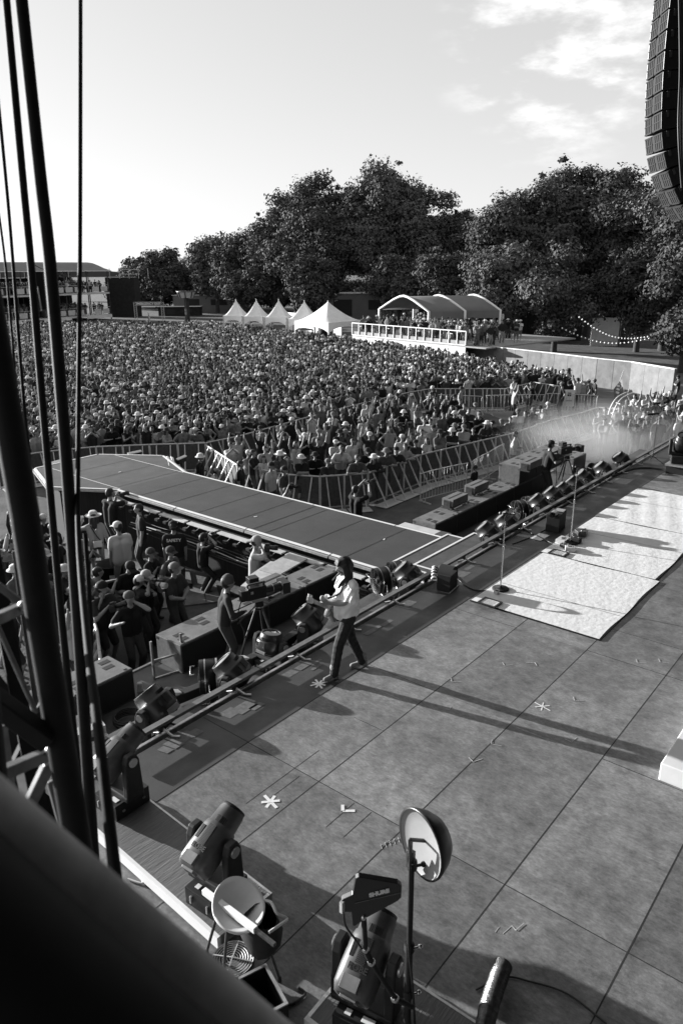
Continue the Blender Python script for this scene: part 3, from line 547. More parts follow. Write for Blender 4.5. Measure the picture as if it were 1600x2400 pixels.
# microphone stands
def mic_stand(px, py, top_py, lab, zb=.03, r=.15):
    p = at(px, py, zb); h = hz(p, top_py) - zb; t = empty('microphone_stand', (p.x, p.y, zb), 0, lab, 'mic stand', 'microphone stands on the rugs')
    g = MB('matt'); g.lathe([(.001, 0), (r, 0), (r, .015), (r * .8, .025), (.03, .035), (.02, .06), (.001, .06)], n=28); g.build('base', t)
    g = MB('chrome'); g.tube([(0, 0, .05), (0, 0, h * .55)], .013, 8); g.tube([(0, 0, h * .53), (0, 0, h * .58)], .019, 8); g.tube([(0, 0, h * .55), (0, 0, h * .93)], .009, 8); g.build('pole', t)
    g = MB('plastic'); g.tube([(0, 0, h * .91), (0, 0, h * .97)], .016, 8); g.tube([(0, 0, h * .97), (.07, -.05, h)], .014, 8); g.build('clip', t)
    g = MB('plastic', 'steel'); a, b = Vector((.14, -.12, h - .03)), Vector((-.1, .08, h + .03)); g.tube([a, a.lerp(b, .75)], [.012, .018], 10); g.k = 1; c = a.lerp(b, .9); g.sph(tuple(c), .03, 10, 6); g.build('microphone', t); return t
mic_stand(1172, 1380, 1205, 'microphone stand on a round base at the corner of the clean white rug')
mic_stand(1335, 1272, 1095, 'microphone stand rising from the pedal cluster on the middle rug', .04)
p = at(1163, 1389, .04); g = MB('offwhite', 'black'); g.box((0, 0, .03), (.1, .07, .05)); g.k = 1; g.box((0, 0, .058), (.06, .04, .006)); o = g.build('switch_box', None, .006); o.location = (p.x, p.y, .03); tag(o, 'tiny pale switch box beside the round stand base', 'box')
for i, (px, py, w, d, h, m) in enumerate(((1318, 1268, .3, .2, .07, 'offwhite'), (1340, 1262, .24, .16, .09, 'black'), (1358, 1255, .2, .18, .12, 'steel'), (1325, 1282, .22, .14, .07, 'black'), (1348, 1270, .2, .16, .1, 'matt'), (1335, 1290, .2, .14, .09, 'offwhite'), (1366, 1250, .16, .12, .1, 'alu'))):
    p = at(px, py, .04); t = empty('effects_pedal', (p.x, p.y, .034), R_(i * 23), ['flat pale pedal at the left of the cluster', 'black pedal behind the stand pole', 'dark steel pedal at the back of the cluster', 'black pedal at the front left of the cluster', 'matt pedal in the middle of the cluster', 'pale pedal nearest the camera in the cluster', 'bright metal pedal at the far right of the cluster'][i], 'pedal', 'pedals round the second microphone stand')
    g = MB(m); g.box((0, 0, h / 2), (w, d, h)); g.build('housing', t, .008); g = MB('alu', 'black'); g.tube([(-w * .25, 0, h), (-w * .25, 0, h + .02)], .015, 8); g.tube([(w * .25, 0, h), (w * .25, 0, h + .02)], .015, 8); g.k = 1; g.box((0, 0, h + .004), (w * .3, d * .3, .008)); g.build('switch', t)
# tripod stand at the far right and big mover on a case
p = at(1526, 1085, 0); h = 1.5; t = empty('tripod_stand', (p.x, p.y, 0), 0, 'thin tripod stand with short cross arms at the far right, in front of the smoke', 'stand'); g = MB('steel'); g.tube([(0, 0, .2), (0, 0, h)], .014, 6); g.build('pole', t); g = MB('matt'); g.bar((-.35, .2, h * .98), (.02, 0, h * .98), .05); g.bar((-.25, .12, h * 1.18), (.02, 0, h * 1.18), .05); g.tube([(0, 0, h), (0, 0, h * 1.25)], .012, 6); g.build('cross_arm', t)
for k in range(3): a = k * 2.1 + .4; g = MB('steel'); g.tube([(0, 0, .22), (.38 * math.cos(a), .38 * math.sin(a), .01)], .012, 6); g.build('leg', t)
m4 = moving_head('big dark moving light on a low bench at the far right', 'moving lights along the front stage', .5, .46, 62, .36, (.55, .5, .2), shell='plastic', dark=True); p = at(1592, 1085, .25); m4.location = (p.x, p.y, .28); m4.rotation_euler = (0, 0, R_(200))
g = MB('alu', 'black'); g.box((0, 0, .25), (1.4, .55, .05)); g.k = 1
for sx in (-1, 1): g.box((sx * .6, 0, .11), (.05, .5, .22))
o = g.build('low_bench'); o.location = (p.x + .25, p.y, 0); tag(o, 'low bench with a bright edge under the big dark moving light', 'bench')
# cables on the floor
def cable(pts, lab, r=.012, m='cable', z=.014):
    P = [at(x, y, z) for x, y in pts] if len(pts[0]) == 2 else [Vector(q) for q in pts]; g = MB(m); g.tube(catmull(P, 6), r, 6); o = g.build('cable'); tag(o, lab, 'cable'); return o
cable([(1060, 1345), (1085, 1368), (1110, 1382), (1140, 1385), (1160, 1386)], 'black cable running from the fog box to the round stand base')
cable([(1225, 1240), (1262, 1258), (1290, 1272), (1315, 1280)], 'thick dark cable running from the steps to the pedal cluster', .018)
cable([(1300, 1230), (1270, 1245), (1240, 1260), (1200, 1275)], 'dark cable loop behind the second microphone stand')
cable([(1430, 1118), (1480, 1100), (1530, 1098), (1600, 1110)], 'thick black cable across the floor at the far right', .035)
cable([(215, 1905), (235, 1945), (270, 1990), (300, 2010), (320, 2030), (345, 2060), (390, 2070)], 'black cable snaking along the left side of the ribbed platform', .016)
cable([(1115, 2320), (1180, 2290), (1240, 2300), (1330, 2330), (1420, 2400)], 'thin black cable trailing past the silver duct', .008)
cable([(300, 1985), (322, 1990), (330, 2010), (322, 2040), (335, 2070), (300, 2060)], 'pale looped cable beside the ribbed platform', .01, 'cablew')
cable([(262, 1868), (235, 1890), (220, 1915), (222, 1940)], 'thin pale cable hanging from the far moving light', .007, 'cablew', .08)
cable([(640, 2335), (665, 2355), (690, 2350), (715, 2330), (700, 2315)], 'dark cable loop on the floor by the near platform', .012)
# cable ramp pieces and odds on the front stage floor
g = MB('galv', 'white'); 
for i, (px, py) in enumerate(((455, 1625), (585, 1535), (655, 1505), (780, 1425))):
    p = at(px, py, SV + .05); t = empty('beam_batten', (p.x, min(p.y, 7.6), SV), R_(8 * i - 10), ['dark batten light by the first small moving light', 'batten light with bright clamp near the second fan gap', 'batten light beside the squat wash light', 'batten light behind the guitarist\'s knees'][i], 'batten', 'battens on the front stage floor'); g = MB('matt'); g.box((0, 0, .1), (.7, .14, .14)); g.build('body', t, .01); g = MB('white'); g.box((-.3, .02, .19), (.14, .12, .05), Matrix.Rotation(.4, 3, 'Y')); g.build('clamp', t); g = MB('steel'); g.box((.25, 0, .02), (.06, .3, .03)); g.build('foot', t)
# ================================================================ stage roof, wings (they shade the stage from the open sky)
t = empty('stage_roof', (10, -4, 14), 0, 'large black stage roof and wings high over the deck, above the picture', 'roof')
g = MB('matt'); g.box((6, -2.5, 0), (60, 26, .3)); o = g.build('canopy', t)
g = MB('matt'); g.box((6, -14, -7), (60, .3, 14)); g.build('back_wall', t)
g = MB('matt'); g.box((-17, -6, -7), (.3, 16, 14)); g.box((38, -4, -7), (.3, 20, 14)); g.build('wing_wall', t)
# ================================================================ near tower, poles and the blurred rail
tw = empty('truss_tower', tuple(dep(170, 1900, 1.8)), 0, 'black lattice truss tower rising beside the slim poles', 'truss tower')
def near_part(mb, name, parent=tw, bev=0.):
    o = mb.build(name, None, bev); o.parent = parent; o.matrix_parent_inverse = Matrix.Translation(-Vector(parent.location)); return o
g = MB('truss'); g.tube([dep(-55, 560, 1.6), dep(58, 1200, 1.72), dep(100, 1480, 1.76), dep(178, 1950, 1.8), dep(250, 2400, 1.84)], .033, 14); near_part(g, 'chord')
g = MB('truss'); g.tube([dep(-120, 900, 1.45), dep(-60, 1400, 1.5), dep(-10, 1900, 1.55)], .03, 12); near_part(g, 'chord')
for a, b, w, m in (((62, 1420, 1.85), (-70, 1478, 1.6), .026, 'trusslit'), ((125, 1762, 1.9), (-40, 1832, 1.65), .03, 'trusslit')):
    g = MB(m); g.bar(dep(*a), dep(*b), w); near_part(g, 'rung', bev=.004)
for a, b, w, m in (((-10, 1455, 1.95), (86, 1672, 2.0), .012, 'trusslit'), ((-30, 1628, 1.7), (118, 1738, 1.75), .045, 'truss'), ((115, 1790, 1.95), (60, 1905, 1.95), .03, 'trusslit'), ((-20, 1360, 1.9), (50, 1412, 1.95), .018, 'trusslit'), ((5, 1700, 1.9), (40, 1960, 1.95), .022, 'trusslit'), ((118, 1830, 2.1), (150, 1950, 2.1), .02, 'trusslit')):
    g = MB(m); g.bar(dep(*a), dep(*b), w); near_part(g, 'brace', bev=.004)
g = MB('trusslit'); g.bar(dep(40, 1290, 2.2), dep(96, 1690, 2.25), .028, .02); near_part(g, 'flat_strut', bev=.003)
for a, b, w in (((-60, 1080, 2.15), (112, 1990, 2.2), .045), ((-60, 1500, 2.1), (60, 2000, 2.1), .04), ((-40, 1560, 2.2), (150, 1800, 2.2), .03), ((-40, 1950, 2.2), (130, 1600, 2.2), .028)):
    g = MB('truss'); g.bar(dep(*a), dep(*b), w); near_part(g, 'rear_strut')
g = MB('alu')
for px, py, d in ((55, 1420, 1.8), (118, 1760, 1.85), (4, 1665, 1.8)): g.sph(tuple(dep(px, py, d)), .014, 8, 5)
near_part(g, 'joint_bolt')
poles = [('black pole with a lit edge, widest of the poles beside the tower', [(44, -60, 2.4), (93, 400, 2.45), (118, 620, 2.5), (150, 1000, 2.55), (186, 1500, 2.6), (222, 2050, 2.6), (250, 2420, 2.6)], .021),
         ('slim black pole just left of the widest pole', [(10, -60, 2.6), (52, 400, 2.6), (75, 640, 2.65), (105, 1000, 2.7), (150, 1500, 2.7), (205, 2000, 2.7), (240, 2400, 2.7)], .0135),
         ('straight black cable hanging well right of the other poles', [(189, -60, 3.0), (188, 560, 2.9), (184, 1000, 2.7), (184, 1250, 2.5), (205, 1500, 2.2), (232, 1720, 1.95), (272, 2060, 1.75), (315, 2420, 1.7)], .0105),
         ('thin black cable crossing the grandstand roof, nearer the slim pole', [(-12, 150, 3), (18, 460, 3), (33, 640, 3), (62, 1000, 3), (110, 1400, 2.9), (200, 1950, 2.6)], .0068),
         ('thinnest black cable, left of all the slim poles', [(-20, 380, 3), (10, 590, 3), (30, 800, 3), (60, 1150, 3), (95, 1450, 2.9), (150, 1900, 2.7)], .005)]
for lab, pts, r in poles:
    g = MB('truss'); rs = [r] * len(pts)
    if 'straight' in lab: rs = [.0085, .0085, .0085, .0095, .012, .014, .015, .015]
    P = catmull([dep(*p) for p in pts], 5); rr_ = np.interp(np.linspace(0, 1, len(P)), np.linspace(0, 1, len(rs)), rs); g.tube(P, list(rr_), 10); o = g.build('hanging_cable' if 'cable' in lab else 'slender_pole'); tag(o, lab, 'cable' if 'cable' in lab else 'pole', 'poles and cables beside the tower')
g = MB('truss'); g.tube(catmull([dep(200, 1250, 2.6), dep(215, 1500, 2.6), dep(205, 1700, 2.6), dep(222, 1980, 2.6)], 5), .008, 8); o = g.build('hanging_cable'); tag(o, 'short cable twisting between the pole and the straight cable', 'cable', 'poles and cables beside the tower')
g = MB('black', 'white'); a = dep(93, 640, 2.9); b = dep(101, 728, 2.9); g.bar(a, b, .03); g.k = 1; a2 = dep(89, 672, 2.88); b2 = dep(98, 728, 2.88); g.bar(a2, b2, .004, .004); o = g.build('hanging_box'); tag(o, 'small black box with a white edge hanging between two poles', 'box')
t = empty('guard_rail', tuple(dep(350, 2150, .8)), 0, 'very near dark padded guard rail, thick and out of focus', 'rail')
g = MB(mat('rail_padding', .42, .6, var=.5, scale=5)); g.tube([dep(-280, 1752, .72), dep(240, 2184, .79), dep(810, 2657, .86)], .05, 24); near_part(g, 'padded_rail', t)
g = MB('matt'); g.tube([dep(-420, 1980, .66), dep(20, 2350, .7), dep(460, 2710, .74)], .1, 16); near_part(g, 'hanging_cloth', t)
# ---------------------------------------------------------------- side of stage: reflector lamp, antenna, chair, fan, case, duct
H0 = at(976, 2620, 0); cl_ = Vector((3.3, 2.05, 0))
top = at(957, 1990, 1.0)   # search the vertical whose foot and head fit the picture
fx, fy = at(950, 2500, 0).x, at(950, 2500, 0).y
t = empty('reflector_lamp', (fx, fy, 0), 0, 'round dished reflector lamp on a black pole stand, nearest standing object on the stage', 'lamp')
zt = hz((fx, fy), 2010)
g = MB('black'); g.tube([(0, 0, .02), (0, 0, zt * .62)], .026, 12); g.tube([(0, 0, zt * .6), (-.005, 0, zt)], .02, 12); g.build('pole', t)
g = MB('matt', 'chrome'); 
for k, zz in enumerate((zt * .97, zt * .6, zt * .38)): g.k = 0; g.tube([(0, 0, zz - .03), (0, 0, zz + .03)], .035, 10); g.k = 1 if k else 0; g.tube([(0, -.02, zz), (.04, -.05, zz)], .01, 8); g.sph((.05, -.055, zz), .02, 8, 5)
g.build('clamp', t)
g = MB('plastic', mat('reflector_face', .4, .35, var=.05, scale=5), 'chrome')
dc = at(963, 1930, 1.5); # dish faces left and towards the camera
zc = hz((fx, fy), 1925); c = Vector((.06, -.03, zc - .2)); ax = Vector((-.93, .34, .04)).normalized(); R0 = .225
g.smooth = True; g.lathe([(.002, -.17), (R0 * .35, -.165), (R0 * .62, -.14), (R0 * .84, -.085), (R0 * .97, -.03), (R0 * 1.03, 0), (R0 * 1.03, .016), (R0 * .97, .016)], c, ax, 40); g.build('bowl', t)
g = MB(M and mat('reflector_inner', .3, .3, var=.06, scale=7)); g.lathe([(R0 * .985, .014), (R0 * .9, 0), (R0 * .6, -.012), (R0 * .3, -.02), (.001, -.022)], c, ax, 40); g.build('inner_face', t)
g = MB('black', 'chrome'); e = c + ax * .09; g.bar((0, 0, zt - .02), (0, 0, zt + .05), .03); g.bar((0, 0, zt + .04), e + Vector((0, 0, -.08)), .028); g.bar(e + Vector((0, 0, -.08)), e + Vector((0, 0, .07)), .022); g.bar(e + Vector((0, 0, .07)), c - ax * .05 + Vector((0, 0, .0)), .018); g.k = 1; g.tube([e + Vector((-.05, -.01, .03)), e + Vector((-.05, -.01, -.1))], .008, 6); g.build('arm', t)
g = MB('cable', 'cablew'); g.tube(catmull([tuple(e + Vector((0, 0, .08))), (-.05, -.02, zt - .1), (-.06, -.03, zt * .8), (-.05, -.03, zt * .62), (-.01, -.04, zt * .45), (.03, -.05, zt * .2), (.05, -.05, .05)], 6), .009, 6); g.build('lead', t)
g = MB('matt'); 
for k in range(3): a = k * 2.09 + .5; g.tube([(0, 0, .3), (.42 * math.cos(a), .42 * math.sin(a), .02)], .014, 6); 
g.build('tripod_base', t)
# paddle antenna
mg = M['plastic']; pa = at(775, 2045 + 40, 1.55); fx2, fy2 = at(845, 2350, .5).x, at(845, 2350, .5).y
t = empty('paddle_antenna', (fx2, fy2, .2), 0, 'black flat paddle antenna with a brand word, above the nearest moving light', 'antenna')
# plane of the paddle: spans the picture from (800,2150) to (940,2060)
za = 1.55 + .0
def ap(px, py): # points of the paddle on a vertical plane facing the camera
    n = Vector((.72, .62, .12)).normalized(); p0 = dep(860, 2120, 4.35); d = Vector(ray(px, py)); o = Vector((0, 0, CH)); k = (p0 - o).dot(n) / d.dot(n); return o + d * k
out = [(833, 2060), (841, 2056), (932, 2071), (941, 2078), (940, 2104), (932, 2112), (858, 2152), (832, 2171), (826, 2170), (823, 2138), (803, 2138), (799, 2131), (800, 2112), (804, 2108), (826, 2098)]
n = Vector((.72, .62, .12)).normalized(); T0 = Vector(t.location)
fr = [ap(*p) - T0 for p in out]; bk = [p + n * .035 for p in fr]; m_ = len(out)
g = MB('plastic'); g.add(fr + bk, [tuple(range(m_)), tuple(range(m_, 2 * m_))[::-1]] + [((i + 1) % m_, i, i + m_, (i + 1) % m_ + m_) for i in range(m_)]); pad = g.build('paddle', t, .004)
X = (ap(935, 2088) - ap(840, 2112)).normalized(); Y = n.cross(X) * -1
if Y.z < 0: Y = -Y
ctr = ap(887, 2092) - T0 - n * .004
wl = (ap(907, 2088) - ap(858, 2098)).length
put_text('lettering', 'SHURE', wl / 3.1, 'white', pad, ctr, X, Y, .25, .003)
g = MB('shelltop'); g.bar(ap(832, 2116) - T0 - n * .002, ap(938, 2092) - T0 - n * .002, .003); g.build('crease', pad)
g = MB('offwhite'); g.bar(ap(802, 2112) - T0, ap(802, 2136) - T0, .02, .03); g.build('socket', t)
g = MB('matt', 'chrome'); a, b = ap(852, 2150) - T0, ap(856, 2225) - T0; g.tube([a, b], .017, 8); g.k = 1; g.sph(tuple(b), .025, 8, 5); g.sph(tuple(a), .02, 8, 5); g.k = 0; cl2 = ap(870, 2255) - T0; g.tube([b, cl2], .02, 8); g.k = 1; g.sph(tuple(cl2), .028, 8, 5); g.k = 0; c3 = ap(925, 2340) - T0; g.tube([cl2, c3], .017, 8); g.k = 1; g.sph(tuple(c3), .03, 8, 5); g.k = 0; g.tube([c3, ap(965, 2360) - T0], .017, 8); g.build('jointed_arm', t)
g = MB('cable', 'cablew'); g.tube(catmull([ap(805, 2139) - T0, ap(810, 2170) - T0, ap(835, 2205) - T0, ap(862, 2245) - T0, ap(872, 2258) - T0, ap(900, 2300) - T0, ap(940, 2350) - T0], 6), .007, 6); g.build('lead', t)
# tipped chair with clutter
cx = at(560, 2135, .6); t = empty('shell_chair', (cx.x, cx.y, 0), 0, 'pale moulded shell chair with dark legs, cluttered with a batten and a dark bag', 'chair')
def sh(u, v):  # moulded shell: seat pan rising into the back
    return None
vs = []; nu, nv = 14, 14
c0_ = Vector((0, 0, .6)); ux = Vector((.82, -.42, 0)).normalized(); uy = Vector((.42, .82, 0)).normalized()
for i in range(nu + 1):
    for j in range(nv + 1):
        a = -1 + 2 * i / nu; b = -1 + 2 * j / nv
        sq = math.sqrt(max(0, 1 - b * b / 2)), math.sqrt(max(0, 1 - a * a / 2)); u = a * sq[0] * .95; v = b * sq[1]
        z = .05 * u * u * 1.2 + (.13 * max(0, v + .1) ** 1.7 * .7) + .02 * v * v
        vs.append(c0_ + ux * u * .215 + uy * v * .24 + Vector((0, 0, z)))
g = MB('seat'); g.smooth = True; g.add(vs, [(i * (nv + 1) + j, (i + 1) * (nv + 1) + j, (i + 1) * (nv + 1) + j + 1, i * (nv + 1) + j + 1) for i in range(nu) for j in range(nv)]); o = g.build('seat', t); md = o.modifiers.new('s', 'SOLIDIFY'); md.thickness = .012
for sx, sy in ((-1, -1), (1, -1), (-1, 1), (1, 1)):
    g = MB('steel', 'rubber'); a = c0_ + ux * sx * .13 + uy * sy * .12 + Vector((0, 0, -.02)); b = Vector((0, 0, 0)) + ux * sx * .24 + uy * sy * .24; g.tube([a, b + Vector((0, 0, .03))], .013, 8); g.k = 1; g.tube([b + Vector((0, 0, .04)), b], .018, 8); g.build('leg', t)
g = MB('white', 'steel'); a = at(478, 2088, .62); b = at(600, 2180, .66); g.bar(a, b, .045, .05); g.k = 1; g.bar(b, at(645, 2215, .66), .03); o = g.build('light_batten', None, .004); tag(o, 'short bright white batten lying across the shell chair', 'batten')
t = empty('dark_bag', (cx.x + .05, cx.y - .2, .52), 0, 'dark open bag with a pale lining hanging at the front of the shell chair', 'bag')
g = MB('matt'); g.smooth = True
bv = []; nb = 12
for k in range(5):
    for j in range(nb): a = 2 * math.pi * j / nb; rr0 = (.12, .15, .16, .14, .05)[k] * (1 + .12 * math.sin(3 * a + k)); bv.append((rr0 * math.cos(a), rr0 * 1.15 * math.sin(a), .12 - .09 * k))
g.add(bv, [(k * nb + j, (k + 1) * nb + j, (k + 1) * nb + (j + 1) % nb, k * nb + (j + 1) % nb) for k in range(4) for j in range(nb)] + [tuple(range(4 * nb, 5 * nb))]); g.build('sack', t)
g = MB('offwhite'); g.tube(catmull([(.1, .14, .1), (.14, .03, .13), (.1, -.08, .12), (.16, -.13, .05), (.05, -.16, .1), (-.06, -.15, .11)], 5), .013, 6); g.build('lining', t)
# upright fan in a case
p = at(545, 2245, .3); t = empty('floor_fan', (p.x, p.y, 0), 0, 'round caged floor fan standing face up under the shell chair', 'fan'); g = MB('plastic'); g.lathe([(.17, .1), (.17, .28), (.15, .28), (.15, .1)], n=28); g.build('drum', t)
g = MB('galv'); 
for k in range(1, 9): g.lathe([(.02 * k, .3 - .0012 * k), (.02 * k + .006, .303 - .0012 * k)], n=28)
for k in range(4): a = k * math.pi / 2 + .5; g.bar((0, 0, .307), (.16 * math.cos(a), .16 * math.sin(a), .297), .008)
g.build('grille', t)
p = at(625, 2262, .42); q = at(560, 2295, .42); t = empty('open_flight_case', ((p.x + q.x) / 2, (p.y + q.y) / 2, 0), 0, 'open black flight case with bright rim beside the floor fan, at the blurred rail', 'case'); o0 = Vector(t.location); d = (p - q).normalized(); w = Vector((-d.y, d.x, 0)) * -1
L1 = (p - q).length; g = MB('black'); R3 = Matrix((d, Vector((-d.y, d.x, 0)), Vector((0, 0, 1)))).transposed()
for s_, len_, th in ((0, L1 + .1, 0),): g.box(Vector((0, 0, .21)), (L1, .015, .42), R3)
g.box(w * .36 + Vector((0, 0, .21)), (L1, .015, .42), R3); g.box(w * .18 + d * (L1 / 2 - .008) + Vector((0, 0, .21)), (.015, .34, .42), R3); g.box(w * .18 - d * (L1 / 2 - .008) + Vector((0, 0, .21)), (.015, .34, .42), R3); g.box(w * .18 + Vector((0, 0, .03)), (L1 - .04, .33, .02), R3); g.build('walls', t)
g = MB('alu'); g.box(Vector((0, 0, .426)), (L1, .022, .012), R3); g.box(w * .36 + Vector((0, 0, .426)), (L1, .022, .012), R3); g.box(w * .18 + d * (L1 / 2 - .011) + Vector((0, 0, .426)), (.022, .335, .012), R3); g.build('rim', t)
# silver duct
P = catmull([at(1178, 2262, .13), at(1165, 2300, .14), at(1150, 2345, .14), at(1138, 2395, .14), at(1132, 2460, .14), at(1128, 2560, .14)], 30); g = MB('hose'); rs = [.06 + (.012 if i % 2 else -.01) + .005 * math.sin(i * 1.7) for i in range(len(P))]; rs[0] = .05; g.tube(P, rs, 18); o = g.build('flexible_duct'); tag(o, 'crinkled silver flexible duct lying on the floor at the bottom right', 'duct')
# ---------------------------------------------------------------- line array, upper right
t = empty('line_array_speaker', (0, 0, 0), 0, 'tall curved line array of speakers hanging above the dark trees', 'speaker array')
az = R_(128); F = Vector((math.cos(az), math.sin(az), 0)); Wd = Vector((F.y, -F.x, 0)); hcab = .36; wc = .95; dcab = .55
P = dep(1608, -210, 14.6); P = Vector(P); tilt = 0.
base = t
for k in range(30):
    tilt = 0 if k < 6 else (k - 5) * 1.3 if k < 11 else 6.5 + (k - 10) * 6.5
    if k >= 16: break
    dn = (Vector((0, 0, -1)) * math.cos(R_(tilt)) - F * math.sin(R_(tilt))).normalized(); fn = (F * math.cos(R_(tilt)) - Vector((0, 0, 1)) * math.sin(R_(tilt))).normalized()
    c = P + dn * hcab / 2
    Rm = Matrix((fn, Wd, -dn)).transposed()
    g = MB('black'); g.box((0, 0, 0), (dcab, wc, hcab - .02)); ca = g.build('cabinet', t, .01); mx = Rm.to_4x4(); mx.translation = c; ca.matrix_local = mx
    g = MB('matt', 'line'); 
    for s in (-1, 1):
        for j in range(4): g.box((dcab / 2 + .01, s * wc * (.10 + .105 * j), 0), (.02, .03, hcab - .03))
        g.box((dcab / 2 + .012, s * wc * .27, hcab / 2 - .03), (.02, wc * .42, .03)); g.box((dcab / 2 + .012, s * wc * .27, -hcab / 2 + .03), (.02, wc * .42, .03)); g.box((dcab / 2 + .012, s * wc * .27, 0), (.018, wc * .42, .02))
    g.build('grille', ca); g = MB('line'); g.box((dcab / 2 + .003, 0, 0), (.012, wc * .96, hcab - .05)); g.build('mouth', ca)
    g = MB('steel'); 
    for s in (-1, 1): g.box((dcab * .3, s * (wc / 2 + .01), hcab * .3), (.05, .02, .12)); g.box((-dcab * .35, s * (wc / 2 + .01), hcab * .3), (.04, .02, .1)); g.tube([(dcab / 2 + .0, s * wc * .49, -hcab * .45), (dcab / 2, s * wc * .49, hcab * .45)], .016, 6)
    g.build('rigging', ca)
    P = P + dn * hcab
top_ = dep(1600, -100, 14.2); g = MB('cable')
for k in range(5): g.tube(catmull([dep(1588 + 5 * k, -100, 14), dep(1592 + 4 * k, 150, 14), dep(1588 + 6 * k, 300, 14), dep(1596 + 3 * k, 440, 14.2)], 6), .018, 6)
g.build('signal_cable', t)
# ================================================================ trees
def crown_mesh(seed, h, wx, leafm, dist):
    """crown mesh of a tree of height h and crown half width wx, base at the origin, clumps spread through the crown"""
    rs = np.random.RandomState(seed); cs = []; cz = h * .55; hh = h * .45; vol = wx * wx * hh; rc = .62 * (vol ** (1 / 3)) * .36 + .45; n_cl = int(58 + 10 * (vol ** .33))
    lobes = [(rs.uniform(0, 6.28), rs.uniform(-.3, .75), rs.uniform(.5, .8)) for _ in range(9)]
    while len(cs) < n_cl:
        if rs.rand() < .75:   # clumps gather on a few big boughs
            a0, z0, e0 = lobes[rs.randint(9)]; c0 = np.array([math.cos(a0) * wx * .58 * math.sqrt(1 - z0 * z0 * .7), math.sin(a0) * wx * .58 * math.sqrt(1 - z0 * z0 * .7), cz + z0 * hh * .78]); d = rs.normal(size=3); d /= np.linalg.norm(d)
            p = c0 + d * np.array([wx * .42, wx * .42, hh * .34]) * rs.uniform(.5, 1.) ** .5 * e0 * 1.4
        else:
            d = rs.normal(size=3); d /= np.linalg.norm(d); p = np.array([0, 0, cz]) + d * np.array([wx, wx, hh]) * rs.uniform(.3, .93)
        if p[2] < h * .1 or p[2] > h * .985: continue
        if p[2] > h * .72 and rs.rand() < .3: continue
        cs.append((p, rc * rs.uniform(.5, 1.35)))
    for k in range(34):   # small sprigs that break the outline
        p, r = cs[rs.randint(len(cs))]; d = rs.normal(size=3); d[2] = abs(d[2]) * 1.2; d /= np.linalg.norm(d); cs.append((p + d * r * 1.15, r * rs.uniform(.18, .36)))
    V = []; T = []; ls = .00135 * dist + .05
    for p, r in cs:
        n = int(min(1500, 3.4 * (r / ls) ** 2 * 1.7)) + 20; d = rs.normal(size=(n, 3)); d /= np.linalg.norm(d, axis=1)[:, None]; rad = r * rs.uniform(.25, 1.08, n) ** .6
        wob = 1 + .33 * np.sin(d[:, 0] * 5 + p[0]) * np.cos(d[:, 1] * 6 + p[1]) + .2 * np.sin(d[:, 2] * 9 + p[2]); c = p + d * (rad * wob)[:, None] * np.array([1, 1, .74])
        nr = d + rs.normal(size=(n, 3)) * .5 + np.array([0, 0, .3]); nr /= np.linalg.norm(nr, axis=1)[:, None]
        t1 = np.cross(nr, rs.normal(size=(n, 3))); t1 /= np.linalg.norm(t1, axis=1)[:, None] + 1e-9; t2 = np.cross(nr, t1); s = (ls * rs.uniform(.55, 1.4, n))[:, None]
        V.append(np.stack([c + t1 * s, c + t2 * s * .6, c - t1 * s, c - t2 * s * .6], 1).reshape(-1, 3)); T.append(rs.uniform(.85, 1.15, n) * rs.uniform(.75, 1.25))
    V = np.concatenate(V); T = np.concatenate(T); nq = len(V) // 4; me = bpy.data.meshes.new('crown'); me.vertices.add(len(V)); me.vertices.foreach_set('co', V.ravel()); me.loops.add(4 * nq); me.loops.foreach_set('vertex_index', np.arange(4 * nq)); me.polygons.add(nq); me.polygons.foreach_set('loop_start', np.arange(0, 4 * nq, 4)); me.update()
    at2 = me.attributes.new('tone', 'FLOAT', 'FACE'); at2.data.foreach_set('value', T); me.materials.append(M[leafm])
    return me, cs
def tree(px, base_d, top, wpx, v, lab, rz=0.):
    # picture column of the trunk, distance over the ground, picture row of its top, picture width
    r = ray(px, 900); k = base_d / math.hypot(r[0], r[1]); x, y = r[0] * k, r[1] * k; zt = hz((x, y), top); h = (zt - G) * 1.02; d = AX.T @ np.array([x, y, 0 - CH]); w = wpx / FPX * d[2] / 2 * .98
    t = empty('tree', (x, y, G), 0, lab, 'tree', 'trees behind the field'); me, cs = crown_mesh(int(px * 7 + top), h, w, ('leaf2', 'leaf', 'leaf2', 'leaf', 'leaf')[v], base_d)
    c = bpy.data.objects.new('crown', me); COL.objects.link(c); c.parent = t
    tr = .16 + h * .018; g = MB('trunk'); g.tube([(0, 0, 0), (.1, .05, h * .2), (-.1, 0, h * .42), (0, .1, h * .66)], [tr, tr * .75, tr * .5, tr * .15], 8)
    for j in range(12):
        q = Vector(cs[j * 3][0]); z0 = h * (.16 + .03 * j); g.tube([(0, 0, z0), tuple(q * .5 + Vector((0, 0, z0 * .5 + .3))), tuple(q)], [tr * .4, tr * .22, .04], 5)
    g.build('trunk', t); return t
